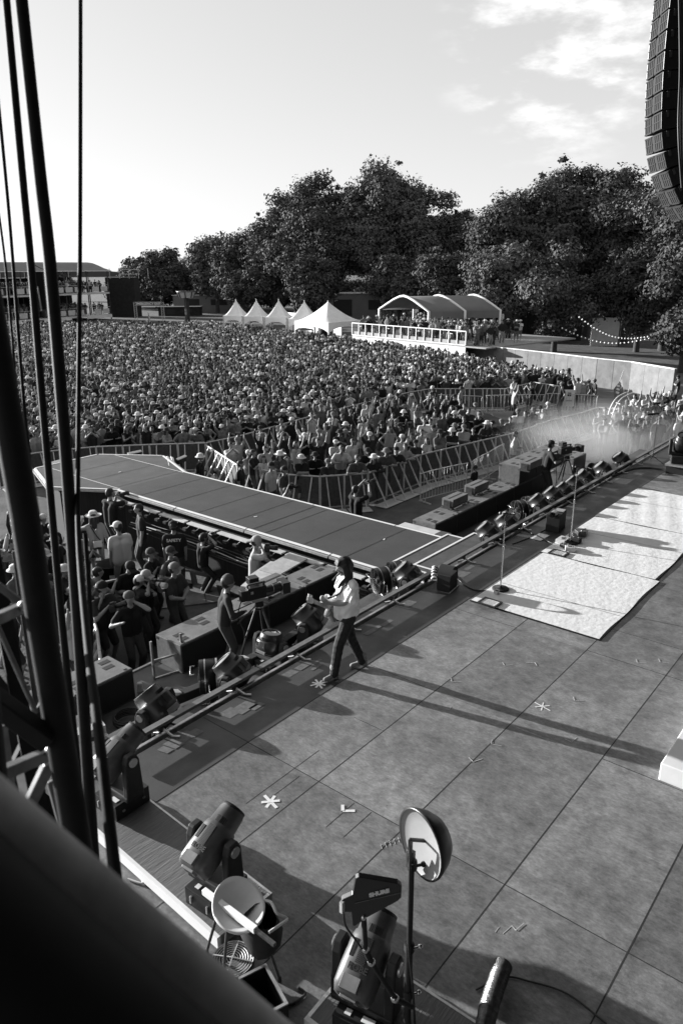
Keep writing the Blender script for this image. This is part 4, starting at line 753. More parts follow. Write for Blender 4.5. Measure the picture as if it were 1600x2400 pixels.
for a in ((395, 150, 588, 150, 1, 'low rounded tree at the left end of the tree line, beside the tower lamp'), (350, 175, 602, 90, 4, 'small tree peeking left of the rounded tree, by the grandstand'), (455, 160, 600, 120, 2, 'tree between the rounded tree and the taller row, behind the tower lamp'), (520, 140, 545, 110, 0, 'tree with a feathery top where the tree line starts to rise'), (575, 132, 535, 130, 3, 'broad tree directly behind the first peaked tents'), (650, 128, 488, 130, 2, 'tree stepping up toward the tall pair, behind the third tent'), (700, 122, 425, 160, 0, 'tall feathery tree left of the tallest one'), (790, 118, 405, 190, 1, 'tall wide tree behind the last peaked tent'), (890, 116, 362, 200, 2, 'tallest tree of the left group with thin twigs at the top'), (975, 114, 425, 150, 0, 'tree filling the dip beside the tallest one of the left group'), (1055, 112, 478, 100, 4, 'lower tree in the notch between the two tree groups'),
          (1200, 84, 395, 225, 3, 'big dense round tree behind the pavilion roof'), (1245, 88, 395, 130, 4, 'tree with a pale rounded head between two taller ones'), (1360, 92, 350, 240, 1, 'tallest tree of the right group with a see-through top'), (1450, 84, 398, 190, 3, 'dark wide tree left of the line array'), (1540, 78, 410, 170, 0, 'dark tree right behind the foot of the line array'), (1600, 70, 490, 200, 1, 'darkest low tree at the right edge'), (1150, 76, 560, 150, 2, 'low sunlit tree overhanging the pavilion roof'), (1290, 74, 590, 190, 0, 'low tree with sunlit boughs above the long wall'), (1480, 76, 600, 220, 3, 'shaded low tree above the string lights'), (740, 108, 600, 120, 3, 'low dense tree just behind the last peaked tent'), (930, 104, 590, 150, 4, 'low tree behind the pavilion arch'), (1030, 100, 590, 130, 1, 'low tree behind the pavilion roof'), (610, 122, 620, 130, 1, 'low dense tree behind the row of tents'), (480, 150, 640, 110, 3, 'low bushy tree left of the tents'), (1590, 62, 700, 130, 4, 'small sunlit bush tree above the right end of the wall')):
    tree(*a, rz=a[0] * .37)
r = ray(165, 900); tree(165, 210, 610, 55, 1, 'distant small treetop above the grandstand roof')
# bushes that close the view under the crowns
BL = ['rounded left tree', 'right flank of the rounded tree', 'feathery left tree', 'first broad tree', 'stepping tree', 'trees behind the third tent', 'tall feathery tree', 'tall wide tree', 'tallest left tree', 'dip in the left group', 'notch between both groups', 'big round tree', 'pale headed tree', 'tallest right tree', 'dark wide right tree', 'foot of the line array']
for i in range(16):
    px = 330 + i * 82; t = tree(px, 165 - i * 4.3, 655 + (i % 3) * 8, 150, (1, 3)[i % 2], 'dark low bush ' + ('below the %s' % BL[i])); t.name = 'bush'; t['category'] = 'bush'; t['group'] = 'bushes under the tree line'
# ================================================================ tents
def peak_tent(a, b, py, lab):
    """front eave corners a, b in world; depth behind equals width"""
    a, b = Vector(a), Vector(b); w = (b - a).length; d = (b - a).normalized(); n = Vector((-d.y, d.x, 0)); n = n if n.dot(Vector((a.x, a.y, 0))) > 0 else -n
    rz = math.atan2(d.y, d.x); mid = (a + b) / 2 + n * w / 2; zt = hz(mid, py); h = a.z - G; ph = zt - a.z; t = empty('peaked_tent', (mid.x, mid.y, G), rz, lab, 'tent', 'white peaked tents in a row')
    g = MB('whitefab'); g.smooth = True; N_ = 24; rings = []
    for k in range(11):
        u = k / 10; f = (1 - u) ** 1.0; z = h + ph * (u ** 1.75 if u < 1 else 1); z = h + ph * u ** 1.55
        ring = []
        for j in range(N_):
            s = j / N_ * 4; e = int(s); q = s - e; c = [(-1, -1), (1, -1), (1, 1), (-1, 1), (-1, -1)]; x = c[e][0] * (1 - q) + c[e + 1][0] * q; y = c[e][1] * (1 - q) + c[e + 1][1] * q; ring.append((x * w / 2 * max(f, .012), y * w / 2 * max(f, .012), z))
        rings += ring
    g.add(rings, [(k * N_ + j, k * N_ + (j + 1) % N_, (k + 1) * N_ + (j + 1) % N_, (k + 1) * N_ + j) for k in range(10) for j in range(N_)]); g.build('canopy', t)
    g = MB('alu'); g.tube([(0, 0, h + ph * .97), (0, 0, h + ph * 1.06)], .05, 6); g.build('finial', t)
    g = MB('white'); g.smooth = False
    for (x0, y0), (x1, y1) in (((-1, -1), (1, -1)), ((1, -1), (1, 1)), ((1, 1), (-1, 1)), ((-1, 1), (-1, -1))):
        p0, p1 = Vector((x0 * w / 2, y0 * w / 2, 0)), Vector((x1 * w / 2, y1 * w / 2, 0)); vs = []
        for j in range(9): p = p0.lerp(p1, j / 8); drop = .45 + .45 * abs(j / 4 - 1) ** 3; vs += [(p.x, p.y, h + .02), (p.x, p.y, h - drop)]
        g.add(vs, [(2 * j, 2 * j + 2, 2 * j + 3, 2 * j + 1) for j in range(8)])
    o = g.build('valance', t); md = o.modifiers.new('s', 'SOLIDIFY'); md.thickness = .03
    for sx in (-1, 1):
        for sy in (-1, 1): g = MB('alu'); g.box((sx * w / 2 * .98, sy * w / 2 * .98, h / 2), (.12, .12, h)); g.build('leg', t)
zt_ = G + 2.9
ev = [at(522, 736, zt_), at(575, 738, zt_), at(612, 739.5, zt_), at(650, 741, zt_), at(692, 743, zt_)]
xs_ = [(523, 737, 568, 739, 703, 'first small tent at the left end of the row of peaked tents'), (570, 739, 617, 741, 703, 'second small tent from the left of the peaked row'), (620, 741, 672, 745, 703, 'third small tent, middle of the peaked row'), (674, 745, 738, 752, 706, 'fourth tent, left of the largest peaked one')]
for x0, y0, x1, y1, py, lab in xs_:
    a, b = at(x0, y0 + 3, zt_), at(x1, y0 + 3.5, zt_); peak_tent(a, b, py, lab)
peak_tent(at(690, 752, G + 2.9), at(770, 757, G + 2.9), 707, 'largest peaked tent at the right end of the row')
g = MB('white'); 
for a, b in ((at(670, 772, G), at(800, 786, G)),):
    a = Vector(a); b = Vector(b); g.bar(a + Vector((0, 0, 1.1)), b + Vector((0, 0, 1.1)), .08, 2.2)
o = g.build('screen_fence'); tag(o, 'white screen fence under the largest peaked tent', 'fence')
# entrance booth
p = at(762, 790, G); t = empty('entrance_booth', (p.x, p.y, G), R_(-40), 'tall white entrance booth with a dark doorway beside the largest tent', 'booth'); u = 35 * math.hypot(p.x, p.y) / FPX; hh = hz(p, 750) - G
g = MB('white'); g.box((-u * .42, 0, hh * .5), (u * .2, u * .5, hh)); g.box((u * .42, 0, hh * .5), (u * .2, u * .5, hh)); g.box((0, 0, hh * .86), (u * .64, u * .49, hh * .26)); g.build('frame', t)
g = MB('dark'); g.box((0, u * .2, hh * .36), (u * .6, .1, hh * .7)); g.box((u * .36, -u * .27, hh * .4), (u * .1, .05, hh * .75)); g.build('doorway', t); g = MB('white'); g.lathe([(.001, -.1), (u * .13, -.1), (u * .13, .1), (.001, .1)], (0, 0, hh), (0, 1, 0), 16); g.build('round_sign', t)
p = at(712, 790, G); u = 45 * math.hypot(p.x, p.y) / FPX / 2; t = empty('canopy_tent', (p.x, p.y, G), R_(-40), 'small dark pop-up canopy half sunk in the crowd before the white screen', 'tent'); g = MB('dark'); hh = hz(p, 768) - G; g.add([(-u, -u, hh * .78), (u, -u, hh * .78), (u, u, hh * .78), (-u, u, hh * .78), (0, 0, hh)], [(0, 1, 4), (1, 2, 4), (2, 3, 4), (3, 0, 4), (3, 2, 1, 0)]); g.build('canopy', t)
for sx in (-1, 1):
    for sy in (-1, 1): g = MB('alu'); g.box((sx * u * .97, sy * u * .97, hh * .39), (.05, .05, hh * .78)); g.build('leg', t)
p = at(652, 790, G); z = hz(p, 779); t = empty('round_sign', (p.x, p.y, G), R_(-50), 'white round sign on a pole above the crowd, below the fourth tent', 'sign'); u = 7 * math.hypot(p.x, p.y) / FPX; g = MB('white'); g.lathe([(.001, -.04), (u, -.04), (u, .04), (.001, .04)], (0, 0, z - G), (0, 1, 0), 24); g.build('disc', t); g = MB('alu'); g.tube([(0, .06, 0), (0, .06, z - G)], .03, 6); g.build('pole', t)
# ================================================================ pavilion on its terrace
a, b = at(825, 786, G + 1.9), at(1090, 811, G + 1.9)
za_ = G + 1.9; A, B = Vector((a.x, a.y, 0)), Vector((b.x, b.y, 0)); dirv = (B - A).normalized(); nb_ = Vector((-dirv.y, dirv.x, 0)); nb_ = nb_ if nb_.x > 0 else -nb_; Lp = (B - A).length
t = empty('terrace', (A.x, A.y, G), math.atan2(dirv.y, dirv.x), 'raised white-faced terrace with a long white railing in front of the pavilion', 'terrace')
sgn = 1 if Vector((-dirv.y, dirv.x, 0)).dot(nb_) > 0 else -1
g = MB('whitefab'); g.box((Lp / 2, sgn * .05, .9), (Lp, .1, 1.8)); g.build('front_screen', t)
g = MB('wood'); g.box((Lp / 2 + 1, sgn * 6, 1.85), (Lp + 2, 12, .1)); g.build('deck', t)
g = MB('white'); g.box((Lp / 2, 0, 3.0), (Lp, .07, .07)); g.box((Lp / 2, 0, 1.96), (Lp, .07, .08)); k = 0.
while k <= Lp + .01: g.box((k, 0, 2.5), (.07, .05, 1.05)); k += Lp / 15
for j in range(15): g.box(((j + .3) * Lp / 15, 0, 2.75), (.3 * Lp / 15, .03, .04)) if j % 4 == 1 else None
g.build('railing', t)
M['mesh_panel'] = mat('railing_mesh', .3, .7); g = MB('mesh_panel'); g.box((Lp / 2, sgn * .05, 2.15), (Lp, .02, .25)); g.build('railing_panel', t)
# pavilion: arched frames
def onfront(px, py, z): p = at(px, py, z); return p
pz = G + 1.9; pl = Vector(at(865, 789, pz)) + nb_ * 1.2; pr = Vector(at(979, 800, pz)) + nb_ * 1.2
wv = (pr - pl).length; dv = (pr - pl).normalized(); hp_ = hz(pl, 725) - pz; ha = hz((pl + pr) / 2, 692) - pz
pv = empty('pavilion', (pl.x, pl.y, pz), math.atan2(dv.y, dv.x), 'large pavilion with an arched canvas roof and white frame behind the terrace railing', 'pavilion')
nl = sgn
def arch(y, w=.22):
    pts = [(0, y, 0), (0, y, hp_)] + [(wv * q, y, hp_ + (ha - hp_) * math.sin(math.pi * q) ** .8) for q in (.2, .35, .5, .65, .8)] + [(wv, y, hp_), (wv, y, 0)]
    return pts
dl = 30.
# roof runs away to the right: build as bays along local +x+y direction
g = MB('alu'); 
ridge = Vector(at(1090, 800, pz)) - pl
rx = Matrix.Rotation(-math.atan2(dv.y, dv.x), 3, 'Z') @ Vector((ridge.x, ridge.y, 0)); 
bay = Vector((wv * .75, sgn * wv * .62, 0)) * 1.0; bay = Vector((rx.x * .3, sgn * 6, 0))
prof = [(0, hp_)] + [(q, hp_ + (ha - hp_) * (min(1, 2.25 * min(q, 1 - q)) - .07 * (abs(q - .5) < .1))) for q in (.15, .3, .42, .5, .58, .7, .85)] + [(1, hp_)]
rings = []; nB = 2
g = MB('greyfab'); g.smooth = True
for k in range(nB + 1):
    for q, z in prof: rings.append((q * wv + bay.x * k / nB, bay.y * k / nB, z - (0 if k % 1 == 0 else .3)))
m_ = len(prof); g.add(rings, [(k * m_ + j, k * m_ + j + 1, (k + 1) * m_ + j + 1, (k + 1) * m_ + j) for k in range(nB) for j in range(m_ - 1)]); o = g.build('roof', pv); md = o.modifiers.new('s', 'SOLIDIFY'); md.thickness = .05
for k in range(nB + 1):
    g = MB('white'); off = Vector((bay.x * k / nB, bay.y * k / nB, .03)); pts = [off + Vector((0, 0, -.03))] + [off + Vector((q * wv, 0, z)) for q, z in prof] + [off + Vector((wv, 0, -.03))]
    g.tube(pts, .11, 6); g.build('arched_frame', pv)
g = MB('greyfab'); v = [(q * wv, .1 * sgn, z) for q, z in prof]; g.add([(0, .12 * sgn, hp_ - .45), (wv, .12 * sgn, hp_ - .45)] + v[::-1], [tuple(range(len(v) + 2))]) if False else None
for k in range(nB): 
    g.add([(wv + bay.x * k / nB, bay.y * k / nB, hp_), (wv + bay.x * (k + 1) / nB, bay.y * (k + 1) / nB, hp_), (wv + bay.x * (k + 1) / nB, bay.y * (k + 1) / nB, hp_ - .6), (wv + bay.x * k / nB, bay.y * k / nB, hp_ - .6)], [(0, 1, 2, 3)])
g.build('side_valance', pv)
# inner glazed box with white door frames
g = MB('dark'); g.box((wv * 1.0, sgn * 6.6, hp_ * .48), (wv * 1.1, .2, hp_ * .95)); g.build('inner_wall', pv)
for k in range(6):
    g = MB('white'); x = wv * (.48 + .16 * k); y = sgn * 6.4
    for s in (0, .9): g.box((x + s, y, hp_ * .42), (.18, .12, hp_ * .84))
    g.box((x + .45, y, hp_ * .8), (1.0, .12, .3 if k != 2 else .7)); g.build('door_frame', pv)
# stairs down from the terrace
p0 = Vector(at(1112, 812, pz)); t = empty('terrace_steps', (p0.x, p0.y, G), 0, 'metal steps with slanted handrails at the right end of the terrace', 'steps')
g = MB('alu')
for px in (1118, 1148): 
    q0, q1 = Vector(at(px, 805, pz)) - Vector((p0.x, p0.y, G)), Vector(at(px + 28, 835, G)) - Vector((p0.x, p0.y, G))
    for dz in (0, .55, 1.05): g.bar(q0 + Vector((0, 0, dz)), q1 + Vector((0, 0, dz)), .05)
    for k in range(5): q = q0.lerp(q1, k / 4); g.bar(q, q + Vector((0, 0, 1.05)), .04)
g.build('handrail', t)
# ================================================================ long hoarding wall
def wall(pts, h, thick, m, lab, name='hoarding_wall', seam=True):
    """pts: world tops"""
    t = empty(name, (pts[0].x, pts[0].y, G), 0, lab, 'wall'); o0 = Vector(t.location); g = MB(m)
    P = [Vector((p.x, p.y, 0)) - Vector((o0.x, o0.y, 0)) for p in pts]
    for i in range(len(P) - 1): d = (P[i + 1] - P[i]).normalized() * .01; g.bar(P[i] + d + Vector((0, 0, h / 2)), P[i + 1] - d + Vector((0, 0, h / 2)), thick, h)
    g.build('panel', t); g = MB('white')
    for i in range(len(P) - 1): g.bar(P[i] + Vector((0, 0, h + .03)), P[i + 1] + Vector((0, 0, h + .03)), thick + .08, .05)
    g.build('capping', t); g = MB('steel')
    for i in range(len(P) - 1):
        n = max(1, round((P[i + 1] - P[i]).length / 1.25)); dd = (P[i + 1] - P[i]).normalized(); nn = Vector((dd.y, -dd.x, 0)); nn = nn if nn.dot(Vector((o0.x, o0.y, 0))) < 0 else -nn
        for k in range(n): q = P[i].lerp(P[i + 1], k / n) + nn * (thick / 2 + .004); g.bar(q, q + Vector((0, 0, h)), .012, .006, up=tuple(nn))
    g.build('panel_joint', t); return t
hw = 1.85; wt = [at(x, y, G + hw) for x, y in ((1089, 805), (1180, 816), (1300, 829), (1400, 841), (1480, 849), (1582, 866))]
M['hoard'] = mat('pale_hessian_screen', .2, .9, var=.22, scale=2.2, bump=.2, detail=8)
wall(wt, hw, .12, 'hoard', 'long pale screened wall curving behind the right side of the crowd')
# dark sheds and food stalls behind the wall
for px, py, w, h, d, lab in ((1060, 800, 9, 3.0, 4, 'dark shed roof behind the terrace steps'), (1240, 815, 10, 3.3, 4, 'long low dark shed behind the wall, right of the steps'), (1350, 800, 5, 3.4, 4, 'dark food stall under the string lights'), (845, 765, 14, 4, 5, 'pale flat-roofed hut behind the entrance booth'), (490, 742, 12, 3, 5, 'low pale hut left of the peaked tents'), (425, 752, 7, 1.4, 3, 'small low table stand near the tower lamp')):
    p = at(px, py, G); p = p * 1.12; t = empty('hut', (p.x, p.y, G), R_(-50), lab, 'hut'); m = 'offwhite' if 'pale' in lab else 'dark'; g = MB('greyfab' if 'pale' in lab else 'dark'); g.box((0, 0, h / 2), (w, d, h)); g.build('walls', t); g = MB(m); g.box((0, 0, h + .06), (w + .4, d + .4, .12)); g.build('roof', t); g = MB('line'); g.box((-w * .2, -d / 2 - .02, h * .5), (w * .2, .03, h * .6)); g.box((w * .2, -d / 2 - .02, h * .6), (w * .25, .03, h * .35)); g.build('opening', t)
p = at(1412, 822, G) * 1.06; t = empty('white_stall', (p.x, p.y, G), R_(-55), 'white stall wall catching the sun under the dark trees, below the string lights', 'stall'); g = MB('whitefab'); g.box((0, 0, 1.4), (2.7, .15, 2.8)); g.build('panel', t); g = MB('steel'); g.box((-1.4, -.05, 1.4), (.06, .06, 2.8)); g.box((1.4, -.05, 1.4), (.06, .06, 2.8)); g.build('post', t)
# string lights
for k, (p, q, lab) in enumerate((((1308, 762), (1530, 788), 'lower string of festoon bulbs sagging under the dark trees'), ((1350, 735), (1525, 785), 'upper string of festoon bulbs under the dark trees'))):
    t = empty('string_lights', (0, 0, 0), 0, lab, 'string lights', 'festoon bulbs'); a = dep(*p, 62); b = dep(*q, 62); g = MB('cable'); P = [a.lerp(b, i / 24) - Vector((0, 0, .9 * math.sin(math.pi * i / 24))) for i in range(25)]; g.tube(P, .012, 4); g.build('wire', t)
    g = MB('bulb')
    for i in range(1, 24): g.sph(tuple(P[i] - Vector((0, 0, .1))), .07, 6, 4)
    g.build('bulb_run', t)
# ================================================================ grandstand far left
E0 = Vector(at(262, 748, G)); E1 = Vector(at(-90, 775, G)); d = (E1 - E0); Lg = d.length; d.normalize(); n = Vector((d.y, -d.x, 0)); n = n if n.dot(E0) > 0 else -n
rz = math.atan2(d.y, d.x); t = empty('grandstand', tuple(E0), rz, 'two storey scaffold grandstand with arched roofs, packed with people, behind the far left crowd', 'grandstand')
sg = 1 if Vector((-d.y, d.x, 0)).dot(n) > 0 else -1
z1 = hz(E0, 735) - G; z2 = hz(E0, 684) - G; z3 = hz(E0, 634) - G; z4 = hz(E0, 614) - G; DG = 9.
for z, nm in ((z1, 'lower_deck'), (z2, 'upper_deck')):
    g = MB('galv'); g.box((Lg / 2, sg * DG / 2, z - .15), (Lg, DG, .2)); g.build(nm, t); g = MB('offwhite'); g.box((Lg / 2, -sg * .1, z - .15), (Lg, .1, .26)); g.build('deck_edge', t)
    g = MB('galv'); k = 0
    g.box((Lg / 2, 0, z + 1.1), (Lg, .06, .06))
    while k < Lg: g.box((k, 0, z + .55), (.06, .06, 1.1)); k += 2.
    g.build('railing', t)
    g = MB('offwhite'); k = 1.
    while k < Lg - 2:
        if int(k * 7) % 5: g.box((k, -sg * .08, z + .5), (1.3, .05, .75))
        k += 1.7
    g.build('rail_sign', t)
g = MB('steel'); k = 0
while k < Lg:
    for y in (0, DG / 2, DG): g.box((k, sg * y, z3 / 2), (.12, .12, z3))
    k += 4.2
g.build('scaffold_post', t)
g = MB('dark'); g.box((Lg / 2, sg * DG, z2 / 2 + 1.2), (Lg, .2, z2 + 2)); g.build('back_screen', t)
g = MB('whitefab'); 
for k in range(5): g.box((2.5 + k * 8, -sg * .2, z1 * .62), (5, .05, z1 * .5))
g.build('banner', t)
for x0, x1 in ((-.3, Lg * .44), (Lg * .45, Lg * .98)):
    g = MB('greyfab', 'white'); g.smooth = True; pr_ = [(-.6, 0), (.9, .28), (2.2, .62), (3.4, .88), (4.6, 1), (5.8, .88), (7, .62), (8.3, .28), (9.6, 0)]; vs = []
    nn_ = 12
    for i in range(nn_ + 1):
        x = x0 + (x1 - x0) * i / nn_; e = 1 
        vs += [(x, sg * y, z3 + (z4 - z3) * z * e) for y, z in pr_]
    g.add(vs, [(i * 9 + j, (i + 1) * 9 + j, (i + 1) * 9 + j + 1, i * 9 + j + 1) for i in range(nn_) for j in range(8)]); g.smooth = False; g.add(vs[:9], [tuple(range(9))]); g.k = 1; g.bar((x0 - .02, -sg * .6, z3 - .05), (x0 - .02, sg * 9.6, z3 - .05), .14); g.bar((x0, -sg * .6, z3 - .05), (x1, -sg * .6, z3 - .05), .1); g.build('roof', t)
# screen wall and side scaffold right of the grandstand
p = Vector(at(295, 742, G)); u = math.hypot(p.x, p.y) / FPX; t = empty('scaffold_tower', tuple(p), R_(-52), 'dark clad scaffold block between the grandstand and the exit gate', 'scaffold'); g = MB('dark'); g.box((0, 0, 3.2), (62 * u, 3, 6.4)); g.build('cladding', t); g = MB('galv'); g.box((1.8, -1.6, 6.9), (44 * u, .08, .08)); g.box((1.8, -1.6, 7.6), (44 * u, .08, .08))
for k in range(5): g.box((-1.5 + k * 1.6, -1.6, 7), (.08, .08, 1.6))
g.build('railing', t)
# exit gate
p = Vector(at(352, 752, G)); u = math.hypot(p.x, p.y) / FPX; t = empty('exit_gate', tuple(p), R_(-52), 'pale lattice gate frame with an exit sign across the top', 'gate'); w = 60 * u; zt2 = hz(p, 708) - G; zb = hz(p, 716) - G; g = MB('galv')
for sx in (-1, 1):
    for o_ in (-.2, .2): g.box((sx * w / 2 + o_, 0, zt2 / 2), (.07, .07, zt2))
    for k in range(9): z = k * zt2 / 9; g.bar((sx * w / 2 - .2, 0, z), (sx * w / 2 + .2, 0, z + zt2 / 9), .04)
g.box((0, 0, zt2), (w, .08, .08)); g.box((0, 0, zb), (w, .08, .08)); g.build('frame', t); g = MB('steel'); g.box((0, -.1, (zt2 + zb) / 2), (w - .3, .05, zt2 - zb)); sgn_ = g.build('sign_board', t); put_text('lettering', 'EMERGENCY EXIT', (zt2 - zb) * .95, 'white', sgn_, (0, -.14, (zt2 + zb) / 2), (1, 0, 0), (0, 0, 1), 0, .01)
# tower lamp: basket on a post
p = Vector(at(441, 760, G)); u = math.hypot(p.x, p.y) / FPX; t = empty('basket_tower', tuple(p), 0, 'dark post with a pale basket top standing in the far crowd', 'tower'); zb = hz(p, 698) - G; z5 = hz(p, 684) - G; g = MB('steel'); g.box((0, 0, zb / 2), (.5, .5, zb)); g.build('post', t); g = MB('offwhite', 'steel'); g.lathe([(1.0, zb), (1.35, z5)], n=8); g.k = 1; g.lathe([(1.45, z5), (1.45, z5 + .12), (.9, z5 + .12)], n=8); g.lathe([(1.05, zb), (.001, zb)], n=8)
for k in range(8): a = k * math.pi / 4; g.bar((1.02 * math.cos(a), 1.02 * math.sin(a), zb), (1.37 * math.cos(a), 1.37 * math.sin(a), z5), .12)
g.build('basket', t)
# flags over the crowd and the feather banner
for px, py, tp, lab in ((352, 775, 733, 'tall flag pole with a furled pale flag in the far crowd below the exit gate'), (268, 770, 752, 'small furled flag left of the exit gate'), (518, 800, 772, 'pale furled flag near the first tents'), (733, 800, 772, 'pale pennant beside the small dark canopy'), (106, 810, 768, 'pale flag waving near the poles at the left')):
    p = Vector(at(px, py + 15, G)); h = hz(p, tp) - G; t = empty('flag', tuple(p), 0, lab, 'flag', 'flags over the crowd'); g = MB('steel'); g.tube([(0, 0, 0), (0, 0, h)], .04, 5); g.build('pole', t); g = MB('offwhite'); g.add([(0, 0, h), (.1, .05, h * .97), (.45, .25, h * .72), (.3, .3, h * .55), (0, 0, h * .6)], [(0, 1, 2, 3, 4)]); o = g.build('cloth', t); md = o.modifiers.new('s', 'SOLIDIFY'); md.thickness = .03
p = Vector(at(1444, 945, G)); h = hz(p, 866) - G; t = empty('feather_banner', tuple(p), R_(-125), 'tall pale feather banner standing before the long wall', 'banner'); g = MB('galv'); g.tube([(0, 0, 0), (-.05, 0, h * .5), (.2, 0, h * .85), (.3, 0, h)], .02, 5); g.build('pole', t); g = MB('greyfab', 'white'); g.add([(.25, 0, h * .74), (-.45, 0, h * .4), (-.3, 0, h * .14), (.1, 0, .1), (.5, 0, h * .38)], [(0, 1, 2, 3, 4)]); g.k = 1
for k in range(3): g.box((.02, -.03, h * (.32 + .1 * k)), (.3, .01, .12))
g.build('cloth', t)
# ================================================================ people
SK, SH, PA, SHO, HA, HT = 0, 1, 2, 3, 4, 5
def cap_mesh(a, b, ra, rb, n=10):
    a, b = Vector(a), Vector(b); d = b - a; l = d.length
    if l < 1e-5: d = Vector((0, 0, 1)); l = 1e-5; b = a + d * l
    z = d / l; x = z.orthogonal().normalized(); y = z.cross(x); vs = []; prof = []
    for k in range(1, 4): t = math.pi / 2 * k / 3; prof.append((ra * math.sin(t), -ra * math.cos(t)))
    for k in range(0, 3): t = math.pi / 2 * k / 3; prof.append((rb * math.cos(t), l + rb * math.sin(t)))
    for r, h in prof:
        for j in range(n): q = 2 * math.pi * j / n; vs.append(a + z * h + (x * math.cos(q) + y * math.sin(q)) * r)
    vs += [a - z * ra, b + z * rb]; m = len(prof); fs = [(i * n + j, i * n + (j + 1) % n, (i + 1) * n + (j + 1) % n, (i + 1) * n + j) for i in range(m - 1) for j in range(n)]
    fs += [(m * n, (j + 1) % n, j) for j in range(n)] + [(m * n + 1, (m - 1) * n + j, (m - 1) * n + (j + 1) % n) for j in range(n)]
    return vs, fs
def ik(a, c, l1, l2, hint):
    a, c, h = Vector(a), Vector(c), Vector(hint); d = c - a; L_ = d.length
    if L_ > (l1 + l2) * .995: c = a + d * ((l1 + l2) * .995 / L_); d = c - a; L_ = d.length
    k = (l1 * l1 - l2 * l2 + L_ * L_) / (2 * L_); hh = math.sqrt(max(0, l1 * l1 - k * k)); u = d / L_; p = h - u * h.dot(u)
    return a + u * k + p.normalized() * hh, c
def person_prims(P):
    """faces +X, left is +Y, feet at z = 0; returns tapered capsules (a, b, ra, rb, class)"""
    g_ = P.get; out = []; hz_ = g_('hip', .93); lean = R_(g_('lean', 3)); tw = R_(g_('twist', 0)); fat = g_('fat', 1.); sh = g_('sleeve', 'short'); lg = g_('legs', 'long')
    pel = Vector((g_('pelx', 0), 0, hz_)); up = Vector((math.sin(lean), 0, math.cos(lean))); lf = Vector((-math.sin(tw), math.cos(tw), 0)); fw = Vector((math.cos(tw), math.sin(tw), 0))
    che = pel + up * .34; nk = pel + up * .52; wd = g_('shw', .175) + .025
    # torso
    for s in (-1, 1):
        out.append((pel + lf * s * .08 + up * .02, che + lf * s * .1, .112 * fat, .12 * fat, SH)); out.append((che + lf * s * .1, nk + lf * s * .13 + up * -.05, .108 * fat, .075, SH))
        out.append((pel + lf * s * .075 - up * .05, pel + lf * s * .075 + up * .03, .1 * fat, .103 * fat, PA))
    if g_('loose'): 
        for s in (-1, 1): out.append((pel + lf * s * .085 - up * .04, che + lf * s * .09, .12 * fat, .115 * fat, SH))
    out.append((nk - lf * (wd - .02) - up * .03, nk + lf * (wd - .02) - up * .03, .062, .062, SH)); out.append((nk - up * .02, nk + up * .09 + fw * .015, .055, .05, SK))
    # head
    hy, hpch = R_(g_('turn', 0)), R_(g_('nod', 0)); hf = (fw * math.cos(hy) + lf * math.sin(hy)); hf = (hf * math.cos(hpch) - Vector((0, 0, 1)) * math.sin(hpch)).normalized(); hl = Vector((0, 0, 1)).cross(hf).normalized(); hu = hf.cross(hl)
    hc = nk + up * .09 + hu * .115 + hf * .025; P['_head'] = (hc, hf, hl, hu)
    out.append((hc - hf * .025 + hu * .015, hc + hf * .022 + hu * .012, .082, .076, SK)); out.append((hc - hu * .055 + hf * .04, hc - hu * .075 + hf * .055, .052, .036, SK)); out.append((hc + hf * .092 + hu * .012, hc + hf * .108 - hu * .018, .009, .015, SK))
    for s in (-1, 1): out.append((hc + hl * s * .083 + hu * .012, hc + hl * s * .086 - hu * .02, .016, .012, SK))
    out.append((hc + hf * .088 - hu * .045, hc + hf * .09 - hu * .047, .018, .018, SK))
    hr = g_('hair', 'short')
    if hr != 'bald':
        out.append((hc - hf * .035 + hu * .04, hc + hf * .01 + hu * .045, .086, .078, HA)); out.append((hc - hf * .05 - hu * .01, hc - hf * .045 + hu * .03, .08, .085, HA))
        if hr == 'long': out.append((hc - hf * .06 - hu * .0, hc - hf * .085 - hu * .24, .082, .055, HA)); out.append((hc - hf * .03 - hu * .02 + hl * .06, hc - hf * .03 - hu * .2 + hl * .09, .05, .035, HA)); out.append((hc - hf * .03 - hu * .02 - hl * .06, hc - hf * .03 - hu * .2 - hl * .09, .05, .035, HA))
        if hr == 'tail': out.append((hc - hf * .1 + hu * .03, hc - hf * .14 - hu * .13, .035, .02, HA))
    if g_('beard'): out.append((hc - hu * .085 + hf * .04, hc - hu * .1 + hf * .06, .05, .036, HA))
    # arms
    for s, key in ((1, 'L'), (-1, 'R')):
        S = nk + lf * s * wd - up * .05; T = Vector(g_(key, (.06, s * .24, hz_ - .12))); hint = Vector(g_(key + 'h', (-.6, s * .7, -.5))); E_, H_ = ik(S, T, .29, .25, hint); P['_' + key] = H_
        if sh == 'none': out.append((S, E_, .05, .042, SK))
        elif sh == 'long': out.append((S, E_, .062, .052, SH))
        else: m = S.lerp(E_, .62); out.append((S, m, .068, .074, SH)); out.append((m, E_, .049, .045, SK))
        out.append((E_, H_, .056 if sh == 'long' else .046, .042 if sh == 'long' else .034, SH if sh == 'long' else SK)); d = (H_ - E_).normalized(); out.append((H_ + d * .015, H_ + d * .085, .03, .027, SK))
